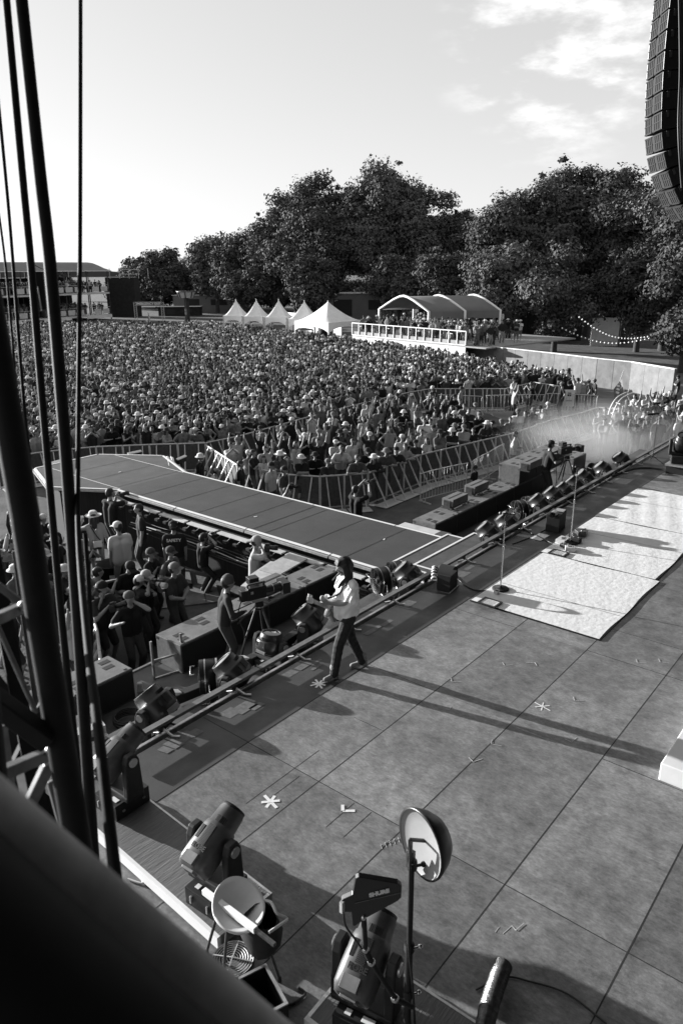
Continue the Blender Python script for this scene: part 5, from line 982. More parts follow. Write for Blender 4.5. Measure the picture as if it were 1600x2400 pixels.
    # legs
    for s, key in ((1, 'FL'), (-1, 'FR')):
        Hp = pel + lf * s * .09 - up * .03; A = Vector(g_(key, (0, s * .11, .09))); hint = Vector(g_(key + 'h', (1, s * .1, 0))); K, A = ik(Hp, A, .44, .42, hint)
        wt_ = .078 if lg == 'wide' else .07
        if lg == 'shorts': m = Hp.lerp(K, .85); out.append((Hp, m, .095, .082, PA)); out.append((m, K, .06, .055, SK)); out.append((K, A, .054, .038, SK))
        elif lg == 'bare': out.append((Hp, K, .088, .06, SK)); out.append((K, A, .054, .038, SK))
        else: out.append((Hp, K, .102, .076, PA)); out.append((K, A + Vector((0, 0, -.02)), .076, wt_ * .9, PA))
        td = Vector(g_(key + 't', (1, s * .15, 0))).normalized(); out.append((A + Vector((0, 0, -.045)) - td * .03, A + td * .15 + Vector((0, 0, -.055)), .04, .034, SHO))
    return out
def hat_mesh(P, kind, g):
    hc, hf, hl, hu = P['_head']; R3 = Matrix((hf, hl, hu)).transposed().to_4x4(); R3.translation = hc; g.T = R3; g.smooth = True
    if kind in ('cap', 'capback'):
        g.lathe([(.104, .025), (.106, .06), (.09, .105), (.05, .13), (.001, .137)], n=12); s = 1 if kind == 'cap' else -1
        a = [(-.95 + 1.9 * k / 6) for k in range(7)]; vs = [(s * .1 * math.cos(q), .1 * math.sin(q), .035) for q in a] + [(s * (.1 + .085 * math.cos(q * .8) ** .5) * 1.0, .09 * math.sin(q), .012) for q in a]; g.add(vs, [(k, k + 1, k + 8, k + 7) for k in range(6)])
    elif kind == 'bucket': g.lathe([(.17, .01), (.112, .045), (.1, .1), (.07, .125), (.001, .128)], n=14)
    elif kind == 'wide': g.lathe([(.2, .035), (.19, .02), (.108, .04), (.1, .11), (.075, .14), (.02, .125), (.001, .125)], n=16)
    elif kind == 'beanie': g.lathe([(.1, .0), (.106, .05), (.09, .11), (.04, .15), (.001, .155)], n=12)
    g.T = None; g.smooth = False
def prims_to_mesh(prims, voxel, smooth=4, dec=1., mats=(), name='person', pick=None):
    V = []; F = []
    for a, b, ra, rb, c in prims:
        vs, fs = cap_mesh(a, b, ra, rb); o = len(V); V += [tuple(v) for v in vs]; F += [tuple(o + i for i in f) for f in fs]
    me = bpy.data.meshes.new('tmp'); me.from_pydata(V, [], F); o = bpy.data.objects.new('tmp', me); COL.objects.link(o)
    m = o.modifiers.new('r', 'REMESH'); m.mode = 'VOXEL'; m.voxel_size = voxel; m.use_smooth_shade = True
    if smooth: q = o.modifiers.new('s', 'SMOOTH'); q.factor = .5; q.iterations = smooth
    if dec < 1: q = o.modifiers.new('d', 'DECIMATE'); q.ratio = dec
    dg = bpy.context.evaluated_depsgraph_get(); out = bpy.data.meshes.new_from_object(o.evaluated_get(dg)); bpy.data.objects.remove(o); bpy.data.meshes.remove(me); out.name = name
    n = len(out.polygons); c = np.empty(n * 3); out.polygons.foreach_get('center', c); c = c.reshape(-1, 3); D = []
    for a, b, ra, rb, k in prims:
        a = np.array(a); b = np.array(b); d = b - a; t = np.clip(((c - a) @ d) / (d @ d + 1e-9), 0, 1); D.append(np.linalg.norm(c - a - t[:, None] * d, axis=1) - (ra + (rb - ra) * t) - (.004 if k in (SH, HA) else 0))
    cls = np.array([p[4] for p in prims])[np.argmin(np.array(D), 0)]; out.materials.clear()
    for k in mats: out.materials.append(M[k] if isinstance(k, str) else k)
    out.polygons.foreach_set('material_index', cls.astype(np.int32)); out.polygons.foreach_set('use_smooth', [True] * n); out.update(); return out
PM = ['skin2', 'shirt', 'pants', 'shoe', 'hair', 'hatc']
def join_hat(me, P, kind, idx=HT):
    if not kind: return me
    g = MB('black'); hat_mesh(P, kind, g); nv, nf = len(me.vertices), len(me.polygons); import bmesh; bm = bmesh.new(); bm.from_mesh(me); bv = [bm.verts.new(v) for v in g.v]
    for f in g.f:
        try: q = bm.faces.new([bv[i] for i in f]); q.material_index = idx; q.smooth = True
        except ValueError: pass
    bm.to_mesh(me); bm.free(); return me
ST = dict(hip=.93)
POSES = {
 'standing with arms down': dict(),
 'standing with hands on hips': dict(L=(.04, .24, 1.0), R=(.04, -.24, 1.0), Lh=(-.4, 1, 0), Rh=(-.4, -1, 0)),
 'with folded arms': dict(L=(.2, -.08, 1.2), R=(.2, .08, 1.17), Lh=(.2, 1, -.6), Rh=(.2, -1, -.6)),
 'with both arms raised': dict(L=(.18, .3, 1.95), R=(.12, -.28, 1.9), Lh=(.3, 1, 0), Rh=(.3, -1, 0)),
 'with one arm raised': dict(L=(.16, .25, 1.95), Lh=(.3, 1, 0)),
 'leaning on the barricade': dict(lean=20, L=(.36, .13, 1.17), R=(.36, -.12, 1.17), Lh=(0, 1, -.8), Rh=(0, -1, -.8)),
 'holding up a phone': dict(L=(.34, .05, 1.52), R=(.34, -.05, 1.52), Lh=(0, 1, -1), Rh=(0, -1, -1)),
 'clapping': dict(L=(.3, .03, 1.3), R=(.3, -.03, 1.3), Lh=(0, 1, -1), Rh=(0, -1, -1))}
OUT = [('cap', 'short', 'short', 'long'), (None, 'short', 'short', 'shorts'), (None, 'long', 'none', 'shorts'), ('wide', 'long', 'long', 'long'), ('bucket', 'short', 'short', 'shorts'), ('capback', 'short', 'short', 'shorts'), (None, 'tail', 'none', 'bare')]
HW = {'cap': 'cap', None: 'bare head', 'wide': 'wide-brimmed hat', 'bucket': 'bucket hat', 'capback': 'back-to-front cap'}
VARS = []
for i, (pn, pd) in enumerate(POSES.items()):
    for j, (hat, hair, sl, lg) in enumerate(OUT):
        if (i * 3 + j * 5) % 7 in (1, 4): continue
        P = dict(pd); P.update(hair=hair, sleeve=sl, legs=lg, fat=(1., 1.1, .86, .9, 1.15, 1., .85)[j], turn=((i * 31 + j * 17) % 30) - 15, shw=.175 if hair == 'short' else .155)
        pr = person_prims(P); me = prims_to_mesh(pr, .028, 2, .42, PM, 'person'); join_hat(me, P, hat)
        if pn == 'holding up a phone': pass
        VARS.append((pn, hat, hair, me))
def inpoly(x, y, poly):
    n = len(poly); c = False; j = n - 1
    for i in range(n):
        xi, yi = poly[i]; xj, yj = poly[j]
        if (yi > y) != (yj > y) and x < (xj - xi) * (y - yi) / (yj - yi + 1e-12) + xi: c = not c
        j = i
    return c
def wpoly(pts, z): return [(p.x, p.y) for p in (at(a, b, z) for a, b in pts)]
def fill_poly(poly, sp, jit=.38, seed=3):
    rs = np.random.RandomState(seed); xs_ = [p[0] for p in poly]; ys_ = [p[1] for p in poly]; out = []; x = min(xs_)
    while x < max(xs_):
        y = min(ys_)
        while y < max(ys_):
            a, b = x + rs.uniform(-jit, jit) * sp, y + rs.uniform(-jit, jit) * sp
            if inpoly(a, b, poly): out.append((a, b))
            y += sp
        x += sp
    return out
TONE = [(.5, 'white'), (.55, 'white'), (.3, 'pale grey'), (.16, 'grey'), (.12, 'grey'), (.08, 'dark grey'), (.05, 'dark grey'), (.03, 'black'), (.018, 'black'), (.02, 'black'), (.015, 'black'), (.03, 'black')]
NP = [0]; PPL = []
FOC = (8.5, 3.0)
PO = {'standing with arms down': 'arms down', 'standing with hands on hips': 'hands on hips', 'with folded arms': 'arms folded', 'with both arms raised': 'both arms up', 'with one arm raised': 'one arm up', 'leaning on the barricade': 'leaning forward', 'holding up a phone': 'hands at the face', 'clapping': 'hands together'}
HN = {'cap': 'cap', 'wide': 'sun hat', 'bucket': 'bucket hat', 'capback': 'backward cap'}
def place_person(x, y, z, where, grp, v=None, yaw=None, tone=None, sc=None):
    v = VARS[NR.randint(len(VARS))] if v is None else v; pn, hat, hair, me = v; o = bpy.data.objects.new('person', me); COL.objects.link(o); o.location = (x, y, z)
    yaw = math.atan2(FOC[1] - y, FOC[0] - x) + NR.normal() * .28 if yaw is None else yaw; o.rotation_euler = (0, 0, yaw); s = (sc or NR.uniform(.92, 1.06)); o.scale = (s, s, s)
    tv, tn = tone or TONE[NR.randint(len(TONE))]; hv, hn = [(.55, 'pale'), (.03, 'black'), (.16, 'grey')][NR.randint(3)]; o.color = (tv, tv, tv, hv)
    hd = ('%s %s' % (hn, HN[hat])) if hat else ('long hair' if hair == 'long' else 'ponytail' if hair == 'tail' else 'short hair')
    tag(o, 'x', 'person', grp); PPL.append((o, '%s top, %s, %s' % (tn, hd, PO[pn]), where)); NP[0] += 1; return o
def label_people():
    seen = {}
    for o, look, where in PPL:
        seen.setdefault(look + ', ' + where, []).append(o)
    for lab, os_ in seen.items():
        if len(os_) == 1: os_[0]['label'] = lab; continue
        os_.sort(key=lambda o: pj(o.location)[0]); n = len(os_); wd = ['leftmost', 'second from left', 'third from left', 'fourth from left', 'fifth from left', 'sixth from left']
        for i, o in enumerate(os_): o['label'] = ('leftmost' if i == 0 else 'rightmost' if i == n - 1 else wd[min(i, 5)]) + ' in ' + lab
# the pen in front of the runway's right side
HT_ = G + 1.55
pen = wpoly([(492, 1050), (560, 1064), (675, 1078), (860, 1074), (985, 1030), (1120, 998), (1128, 950), (1010, 915), (890, 925), (770, 952), (640, 988), (560, 1012)], HT_)
front = wpoly([(562, 1064), (675, 1080), (735, 1085), (862, 1077), (985, 1034), (1125, 1000), (1290, 953)], HT_)
pts = []
for i in range(len(front) - 1):
    a, b = Vector(front[i] + (0,)), Vector(front[i + 1] + (0,)); n = int((b - a).length / .62)
    for k in range(n): q = a.lerp(b, (k + .5) / n); pts.append((q.x, q.y))
LEAN = [v for v in VARS if v[0] in ('leaning on the barricade', 'with folded arms', 'leaning on the barricade')]
for i, (x, y) in enumerate(pts): place_person(x, y, G, 'at the pen front, ' + ('by the runway' if i < 7 else 'corner part' if i < 18 else 'slanting side'), 'people along the front barricade of the pen', LEAN[i % len(LEAN)])
bpts = [q for q in fill_poly(pen, .98, .42, 5)]
for i, (x, y) in enumerate(bpts):
    if min((x - a) ** 2 + (y - b) ** 2 for a, b in pts) < .3: continue
    u = pj((x, y, HT_))[0]; place_person(x, y, G, ('back' if math.hypot(x, y) > 33 else 'front') + ' of the pen, ' + ('left part' if u < 650 else 'middle' if u < 820 else 'right part' if u < 980 else 'far end'), 'people standing in the pen')
print('pen', NP[0])
# right hand cluster behind the smoke and below the wall
rp_ = wpoly([(1375, 985), (1440, 945), (1520, 925), (1600, 930), (1640, 985), (1600, 1005), (1500, 1000), (1420, 1010)], HT_)
for x, y in fill_poly(rp_, .9, .4, 8):
    u = pj((x, y, HT_))[0]; place_person(x, y, G, 'below the long wall, ' + ('left side' if u < 1460 else 'middle' if u < 1540 else 'right side'), 'people below the right end of the wall')
# staff and walkers on the path
for px, py, i_, tone, lab in ((1240, 970, 6, (.02, 'black'), 'on the dusty path before the bike racks'), (1197, 962, 2, (.62, 'white'), 'on the path just behind the pen fence'), (1312, 975, 9, (.02, 'black'), 'on the path by the white sign board'), (1348, 958, 3, (.5, 'white'), 'on the path carrying something pale'), (1374, 960, 1, (.02, 'black'), 'on the path, left one of a pair'), (1388, 955, 8, (.03, 'black'), 'on the path, right one of a pair'), (1300, 930, 5, (.1, 'dark grey'), 'behind the bike racks'), (1058, 955, 0, (.02, 'black'), 'alone before the back barricade'), (1075, 985, 4, (.3, 'light grey'), 'in the pen entrance'), (1200, 985, 11, (.4, 'pale grey'), 'on the path near the pen'),
                            (1545, 1010, 7, (.5, 'white'), 'tall and pale in the smoke at the right edge'), (1582, 945, 10, (.03, 'black'), 'by the end of the long wall')):
    p = at(px, py, G); place_person(p.x, p.y, G, lab, 'staff and walkers on the path', VARS[(i_ * 5) % len(VARS)], yaw=NR.uniform(0, 6.28), tone=tone)
# left pit, behind the left barricade
lp = wpoly([(60, 1180), (95, 1205), (185, 1258), (220, 1360), (232, 1460), (170, 1500), (60, 1480), (-60, 1430), (-60, 1200)], HT_)
for x, y in fill_poly(lp, .7, .4, 4):
    place_person(x, y, G, 'behind the left barricade', 'people behind the left barricade', yaw=math.atan2(5 - y, 12 - x))
# main crowd
mainp = wpoly([(-160, 1000), (-80, 1045), (60, 1030), (230, 1011), (480, 1010), (640, 976), (770, 942), (958, 899), (1010, 893), (1180, 893), (1240, 878), (1345, 888), (1338, 876), (1240, 860), (1120, 836), (1030, 822), (830, 792), (640, 772), (520, 757), (270, 755), (60, 757), (-200, 770)], HT_)
def keep(x, y):
    u, v = pj((x, y, HT_)); return -60 < u < 1660
cand = []
for x, y in fill_poly(mainp, .53, .45, 21):
    if keep(x, y): cand.append((math.hypot(x, y), x, y))
cand.sort(); print('main', len(cand), 'individuals', NP[0])
PITN = 34
nind = max(0, 296 - NP[0] - PITN)
for i, (d, x, y) in enumerate(cand[:nind]):
    u = pj((x, y, HT_))[0]; place_person(x, y, G, 'main crowd front, ' + ('behind the poles' if u < 190 else 'behind the end platform' if u < 420 else 'left of the pen'), 'people in the front rows of the main crowd')
# the rest of the crowd is one mass
def low(P, hat):
    me = prims_to_mesh(person_prims(P), .055, 1, .34, PM, 'lowp'); join_hat(me, P, hat); me.calc_loop_triangles(); nt_ = len(me.loop_triangles); v = np.empty(len(me.vertices) * 3); me.vertices.foreach_get('co', v); t = np.empty(nt_ * 3, np.int32); me.loop_triangles.foreach_get('vertices', t); mi = np.empty(nt_, np.int32); me.loop_triangles.foreach_get('material_index', mi); return v.reshape(-1, 3), t.reshape(-1, 3), mi
LOWV = []
for i, (pn, pd) in enumerate(POSES.items()):
    if pn == 'leaning on the barricade': continue
    for hat, hair, sl, lg in (OUT[0], OUT[1], OUT[2 + i % 5]):
        P = dict(pd); P.update(hair=hair, sleeve=sl, legs=lg, turn=NR.uniform(-20, 20)); LOWV.append(low(P, hat))
print('low tris', np.mean([len(a[1]) for a in LOWV]))
def mass(places, name, lab, cat, z=G, sc=1., wts=None):
    Vs = []; Ts = []; Cs = []; o = 0; rs = np.random.RandomState(5); nv_ = len(LOWV)
    pr = np.ones(nv_); pr[9:12] *= .28; pr[12:15] *= .5; pr /= pr.sum()
    for q in places:
        x, y = q[0], q[1]; zz = q[2] if len(q) > 2 else z; v, t, mi = LOWV[rs.choice(nv_, p=pr)]
        yaw = math.atan2(FOC[1] - y, FOC[0] - x) + rs.normal() * .4; s = rs.uniform(.9, 1.07) * sc; c_, s_ = math.cos(yaw) * s, math.sin(yaw) * s; w = np.empty_like(v); w[:, 0] = v[:, 0] * c_ - v[:, 1] * s_ + x; w[:, 1] = v[:, 0] * s_ + v[:, 1] * c_ + y; w[:, 2] = v[:, 2] * s + zz
        top = TONE[rs.randint(len(TONE))][0]; tab = np.array([rs.uniform(.14, .3), top, rs.choice([.04, .1, .25]), .06, rs.choice([.015, .02, .05, .12]), rs.choice([.55, .35, .03, .03, .12])]); Vs.append(w); Ts.append(t + o); Cs.append(tab[mi]); o += len(v)
    V = np.concatenate(Vs); T = np.concatenate(Ts); C = np.concatenate(Cs); me = bpy.data.meshes.new(name); me.vertices.add(len(V)); me.vertices.foreach_set('co', V.ravel().astype(np.float32)); me.loops.add(T.size); me.loops.foreach_set('vertex_index', T.ravel().astype(np.int32)); me.polygons.add(len(T)); me.polygons.foreach_set('loop_start', np.arange(0, T.size, 3, dtype=np.int32)); me.update()
    a = me.attributes.new('tone', 'FLOAT', 'FACE'); a.data.foreach_set('value', C.astype(np.float32)); me.materials.append(M['crowd']); me.polygons.foreach_set('use_smooth', [True] * len(T)); ob = bpy.data.objects.new(name, me); COL.objects.link(ob); tag(ob, lab, cat, kind='stuff'); return ob
rest = [(x, y) for d, x, y in cand[nind:] if d < 62 or NR.rand() < .8]
mass(rest, 'crowd', 'dense sea of festival goers filling the field up to the tents', 'crowd')
# people on the grandstand decks and on the terrace
gp = []
Mg = bpy.data.objects['grandstand'].location; dg_ = Vector((math.cos(rz_g := bpy.data.objects['grandstand'].rotation_euler.z), math.sin(rz_g), 0)); ng_ = Vector((-dg_.y, dg_.x, 0)) * sg
for z in (z1, z2):
    for i in range(210): q = Vector(Mg) + dg_ * NR.uniform(.5, Lg - .5) + ng_ * NR.uniform(.3, 7); gp.append((q.x, q.y, G + z - .02 + .0))
mass(gp, 'grandstand_crowd', 'rows of spectators packed on both grandstand decks', 'crowd')
tp = []; Mt = bpy.data.objects['terrace']; rt = Mt.rotation_euler.z; dt = Vector((math.cos(rt), math.sin(rt), 0)); nt2 = Vector((-dt.y, dt.x, 0)) * sgn
for i in range(120): q = Vector(Mt.location) + dt * NR.uniform(.5, Lp + 1.5) + nt2 * (.4 + 7 * NR.rand() ** 2); tp.append((q.x, q.y, G + 1.9))
mass(tp, 'terrace_crowd', 'guests standing along the terrace railing and under the pavilion', 'crowd')
label_people()
M['fbar'] = mat('bright_galvanised_bar', .5, .5, var=.15, scale=9)
# ================================================================ barricades
def barricade():
    t = empty('crowd_barricade', (0, 0, 0), 0, 'b', 'barricade', 'slant-braced crowd barricades'); w = 1.0
    g = MB('fbar'); g.tube([(-w / 2, 0, 1.14), (w / 2, 0, 1.14)], .032, 6); g.bar((-w / 2, .0, .06), (w / 2, 0, .06), .04)
    for s in (-1, 1): g.bar((s * w * .49, 0, 0), (s * w * .49, 0, 1.13), .04)
    g.build('frame', t); g = MB('fence'); g.box((0, .015, .6), (w - .06, .012, 1.04)); g.build('panel', t)
    g = MB('fbar'); 
    for x in (-w * .25, w * .25): g.bar((x, .0, 1.1), (x, -.62, .04), .04)
    g.build('brace', t); g = MB('fbar'); g.box((0, -.5, .04), (w * .95, .5, .02)); g.build('foot_plate', t); return t
bc = barricade(); NB_ = [0]
def bline(pts, z, lab, step=1.02, flip=False, kind=None):
    P = [at(x, y, z) for x, y in pts]; proto_ = kind or bc
    n_all = 0
    for i in range(len(P) - 1):
        a, b = P[i], P[i + 1]; d = b - a; n = max(1, round(d.length / step)); rz = math.atan2(d.y, d.x)
        for k in range(n):
            q = a.lerp(b, (k + .5) / n); o = dup(proto_, (q.x, q.y, G), rz + (math.pi if flip else 0)); o.scale = (d.length / n / step, 1, 1); n_all += 1
            o['_p'] = 1; BL_.append((o, lab, proto_['group']))
BL_ = []
Z1 = G + 1.14
bline([(-10, 1075), (110, 1058), (225, 1047), (350, 1042), (482, 1038)], Z1, 'behind the end platform')
bline([(484, 1044), (528, 1072), (556, 1090), (600, 1098), (675, 1112)], Z1, 'between runway and pen')
bline([(675, 1112), (750, 1117), (862, 1109)], Z1, 'at the pen corner'); bline([(862, 1109), (985, 1066), (1120, 1034), (1200, 1016), (1290, 985), (1360, 968)], Z1, 'on the slanting side of the pen')
bline([(482, 1038), (560, 1022), (640, 1000), (770, 964), (870, 940), (960, 919)], Z1, 'between pen and main crowd'); bline([(960, 919), (1010, 911), (1100, 911), (1182, 911)], Z1, 'across the back of the pen'); bline([(1182, 911), (1250, 896), (1310, 905)], Z1, 'at the back right corner')
bline([(95, 1240), (165, 1300), (205, 1390), (228, 1480), (240, 1580)][::-1], Z1, 'beside the tower poles', flip=True)
bline([(1360, 968), (1400, 955), (1450, 960)], Z1, 'before the right group')
def rack():   # bike racks
    t = empty('bike_rack_barrier', (0, 0, 0), 0, 'r', 'barrier', 'round-cornered bike rack barriers'); w = 2.1; g = MB('fbar'); g.tube(catmull([(-w / 2, 0, .12), (-w / 2, 0, .95), (-w / 2 + .12, 0, 1.08), (w / 2 - .12, 0, 1.08), (w / 2, 0, .95), (w / 2, 0, .12)], 3), .02, 6); g.tube([(-w / 2, 0, .16), (w / 2, 0, .16)], .016, 6); g.build('frame', t); g = MB('galv')
    for k in range(1, 16): x = -w / 2 + w * k / 16; g.tube([(x, 0, .16), (x, 0, 1.07)], .009, 4)
    g.build('bar_infill', t); g = MB('galv')
    for s in (-1, 1): g.bar((s * w * .4, -.28, .02), (s * w * .4, .28, .02), .04); g.bar((s * w * .4, 0, .02), (s * w * .4, 0, .16), .03)
    g.build('foot', t); return t
rk = rack()
bline([(1140, 927), (1275, 925)], G + 1.08, 'on the path before the pen back', 2.15, kind=rk); bline([(1283, 922), (1400, 927)], G + 1.08, 'on the path below the wall', 2.15, kind=rk); bline([(1000, 925), (1130, 929)], G + 1.08, 'in front of the back barricade', 2.15, kind=rk)
bline([(985, 1110), (1095, 1085)], G + 1.08, 'in the pit left of the raised subwoofers', 2.15, kind=rk); bline([(1105, 1082), (1180, 1040)], G + 1.08, 'by the pit gap', 2.15, kind=rk)
for pr_ in (bc, rk):
    for ch in list(pr_.children): bpy.data.objects.remove(ch)
    bpy.data.objects.remove(pr_)
cnt = {}
for o, lab, grp in BL_: cnt.setdefault((lab, grp), []).append(o)
ORD = ['first', 'second', 'third', 'fourth', 'fifth', 'sixth', 'seventh', 'eighth', 'ninth', 'tenth', 'eleventh', 'twelfth']
for (lab, grp), os_ in cnt.items():
    kn = 'slant-braced barricade panel' if 'slant' in grp else 'bike rack barrier'; os_.sort(key=lambda o: pj(o.location)[0]); n = len(os_)
    for i, o in enumerate(os_):
        del o['_p']; tens, ones = divmod(i, 12)
        o['label'] = ('only ' if n == 1 else 'leftmost ' if i == 0 else 'rightmost ' if i == n - 1 else ORD[ones] + ' ' if tens == 0 else ORD[min(11, (n - 1 - i))] + ' from right ') + kn + ' ' + lab
# pit floor: mat track of wide plates
for i, (px, py, w, d) in enumerate(((150, 1262, 1.8, 1.1), (225, 1300, 1.9, 1.15), (290, 1335, 1.9, 1.15), (360, 1372, 1.9, 1.15), (430, 1400, 1.7, 1.1))):
    p = at(px, py, G); g = MB('subtop', 'line'); g.box((0, 0, .02), (w, d, .03)); g.k = 1
    for k in (-1, 0, 1): g.box((k * w * .3, 0, .038), (.02, d * .9, .004))
    o = g.build('ground_plate'); o.location = (p.x, p.y, G + .004); o.rotation_euler = (0, 0, R_(-35)); tag(o, 'grooved track plate in the pit, %s' % ['leftmost by the poles', 'second from the left, left of the bin', 'third from the left, beside the bin', 'fourth from the left', 'rightmost near the subwoofer end'][i], 'track plate', 'track plates on the pit ground')
p = at(268, 1385, G); t = empty('rubbish_bin', (p.x, p.y, G), 0, 'large round dark open bin with a pale label among the photographers', 'bin'); g = MB('matt'); g.smooth = True; g.lathe([(.26, 0), (.33, .72), (.36, .74), (.34, .76), (.31, .72), (.25, .04), (.001, .04)], n=24); g.build('barrel', t); g = MB('paper'); g.lathe([(.302, .4), (.316, .55)], n=24); g.f = [f for i, f in enumerate(g.f) if i in (12, 13, 14)]; g.mi = g.mi[:3]; g.sm = g.sm[:3]; g.build('label', t)
# ================================================================ cameras and photographers
def hand_camera(loc, yaw, pitch=0., lens='black', L_=.2, lab='camera', sc=1.3):
    t = empty('photo_camera', loc, 0, lab, 'camera', 'hand-held cameras in the pit', rot=(0, -pitch, yaw), sc=sc); g = MB('plastic'); g.box((0, 0, 0), (.08, .145, .1)); g.box((.005, 0, .06), (.07, .06, .035)); g.box((.01, -.065, -.01), (.1, .03, .1)); g.build('body', t, .006)
    g = MB('plastic' if lens == 'black' else 'offwhite', 'plastic'); g.lathe([(.035, .04), (.037, L_ * .5), (.045, L_), (.045, L_ + .05), (.038, L_ + .05), (.036, L_ + .02), (.001, L_ + .02)], ax=(1, 0, 0), n=14); g.k = 1; g.lathe([(.039, L_ * .55), (.044, L_ * .75)], ax=(1, 0, 0), n=14); g.build('lens', t); return t
CAMP = dict(L=(.26, .04, 1.5), R=(.2, -.09, 1.53), Lh=(0, .6, -1), Rh=(0, -.9, -.8), nod=5)
def pit(px, py, yaw, lab, tone=.02, hatv=.03, z=G, h=1.75, hat=None, cam_=None, pants=None, **P):
    if z == G: h += .07
    p = at(px, py, z + h)
    if z == G and p.x > 10.75 and p.x < 13.2 and p.y > 9:     # just in front of the runway skirt
        r = ray(px, py); k = 10.75 / r[0]; p = Vector((10.75, r[1] * k, 0)); h = min(2.0, CH + r[2] * k - G)
    Q = dict(P); pr = person_prims(Q); sc = h / 1.78; me = prims_to_mesh(pr, .02, 3, .55, PM if not pants else PM[:2] + [pants] + PM[3:], 'body'); t = empty('person', (p.x, p.y, z), R_(yaw), lab, 'person', 'people working in the pit', sc=sc)
    o = bpy.data.objects.new('body', me); COL.objects.link(o); o.parent = t; o.color = (tone, tone, tone, hatv)
    if hat: g = MB('hatc'); hat_mesh(Q, hat, g); q = g.build('hat', t); q.color = (hatv, hatv, hatv, hatv)
    if cam_:
        hd = (Q['_L'] + Q['_R']) / 2 + Vector((.06, 0, .02)); w = Matrix.Rotation(R_(yaw), 3, 'Z') @ (hd * sc); hand_camera((p.x + w.x, p.y + w.y, z + w.z), R_(yaw) + R_(Q.get('turn', 0)), R_(cam_.get('pitch', 0)), cam_.get('lens', 'black'), cam_.get('L', .2), cam_['lab'])
    return t, Q
t, Q = pit(218, 1200, 62, 'woman-like figure in a wide pale hat and long pale sleeves, back turned, raising a phone', .3, .45, h=1.78, hat='wide', hair='long', sleeve='long', legs='bare', fat=.85, shw=.155, L=(.3, .26, 1.5), R=(.12, -.3, .85), Lh=(0, 1, -1)); t['label'] = 'person in a wide pale hat and long pale sleeves, back turned, raising a phone'
g = MB('matt'); g.tube([(-.02, .1, 1.45), (-.14, -.02, 1.2), (-.13, -.14, 1.0)], .012, 5); g.build('bag_strap', t); g = MB('offwhite'); g.box((-.15, -.02, 1.0), (.06, .2, .16)); g.build('belt_bag', t, .01)
hd = t.location + Matrix.Rotation(R_(62), 3, 'Z') @ Vector((.33, .26, 1.6)); g = MB('white'); g.box((0, 0, 0), (.012, .08, .16)); o = g.build('mobile_phone'); o.location = hd; o.rotation_euler = (0, 0, R_(62)); tag(o, 'bright phone held up by the person in the wide hat', 'phone')
t, Q = pit(278, 1224, 78, 'person in a white cap and white polo shirt seen from behind, arms hanging', .6, .6, h=1.84, hat='cap', turn=25, loose=1, fat=1.08, legs='shorts', pants='pantsl')
pit(326, 1180, 150, 'person in a dark polo shirt with short hair looking left, arms hanging', .03, h=1.85, turn=5, legs='long', lean=0)
pit(252, 1144, 5, 'photographer in black at the runway edge aiming a camera to the right, pass on the hip', .02, h=1.8, z=G, cam_=dict(lab='black camera of the photographer by the runway edge', L=.2), **CAMP)
t, Q = pit(405, 1222, 48, 'security person in a black shirt with SAFETY across the back', .02, .02, h=1.8, hat='capback', lean=0); put_text('lettering', 'SAFETY', .1, 'white', t, (-.135, 0, 1.36), (0, -1, 0), (0, 0, 1), 0, .003)
pit(470, 1240, -15, 'crouched photographer in black with a cap and towel, aiming right', .02, .03, h=1.6, hat='cap', cam_=dict(lab='black camera of the crouched photographer', L=.22), hip=.8, **CAMP)
pit(593, 1256, -55, 'photographer in a pale shirt and backward cap with arms lifted to a camera, by the runway', .42, .3, h=1.8, hat='capback', loose=1, cam_=dict(lab='black camera of the photographer in the pale shirt', L=.14), **CAMP)
pit(347, 1284, -62, 'photographer in a black shirt and cap holding a long pale lens at the chest', .02, .06, h=1.72, hat='cap', turn=-15, cam_=dict(lab='camera with a long pale lens held at the chest', lens='white', L=.3, pitch=-40), L=(.26, .06, 1.28), R=(.2, -.1, 1.3), Lh=(0, 1, -.8), Rh=(0, -1, -.8))
pit(394, 1280, -70, 'photographer in a grey shirt and cap with a camera at the right hip', .09, .05, h=1.76, hat='cap', turn=-20, cam_=dict(lab='black camera with a long lens at the hip of the grey shirted photographer', L=.28, pitch=-10), L=(.28, -.12, 1.12), R=(.2, -.24, 1.15), Lh=(0, 1, -.8), Rh=(0, -1, -.8))
pit(402, 1318, -78, 'person in dark work clothes and a grey cap, hands joined at the waist, in front of the subwoofer end', .05, .16, h=1.8, hat='cap', turn=18, sleeve='short', L=(.24, .02, 1.08), R=(.24, -.04, 1.06), Lh=(0, 1, -.4), Rh=(0, -1, -.4), fat=1.05)
pit(297, 1310, -95, 'person in a black football top and cap looking down beside the bin', .015, .03, h=1.74, hat='cap', nod=28, L=(.2, .12, 1.1), R=(.2, -.14, 1.12))
pit(335, 1335, -75, 'photographer with long hair under a striped cap, aiming a camera right', .02, .3, h=1.72, hat='cap', hair='long', cam_=dict(lab='pale-lensed camera of the long haired photographer', lens='white', L=.18), **CAMP)
pit(318, 1350, -20, 'photographer in a white cap seen side on, camera raised, left of the long haired one', .02, .6, h=1.66, hat='cap', cam_=dict(lab='camera of the white capped photographer', L=.16), **CAMP)
pit(232, 1362, -82, 'stocky photographer in dark shirt and shorts with a backward cap, big lens at the chest', .035, .02, h=1.84, hat='capback', fat=1.3, turn=25, legs='shorts', cam_=dict(lab='camera with a big striped lens held by the stocky photographer', L=.2, pitch=20), L=(.3, .08, 1.34), R=(.26, -.12, 1.34), Lh=(0, 1, -1), Rh=(0, -1, -1))
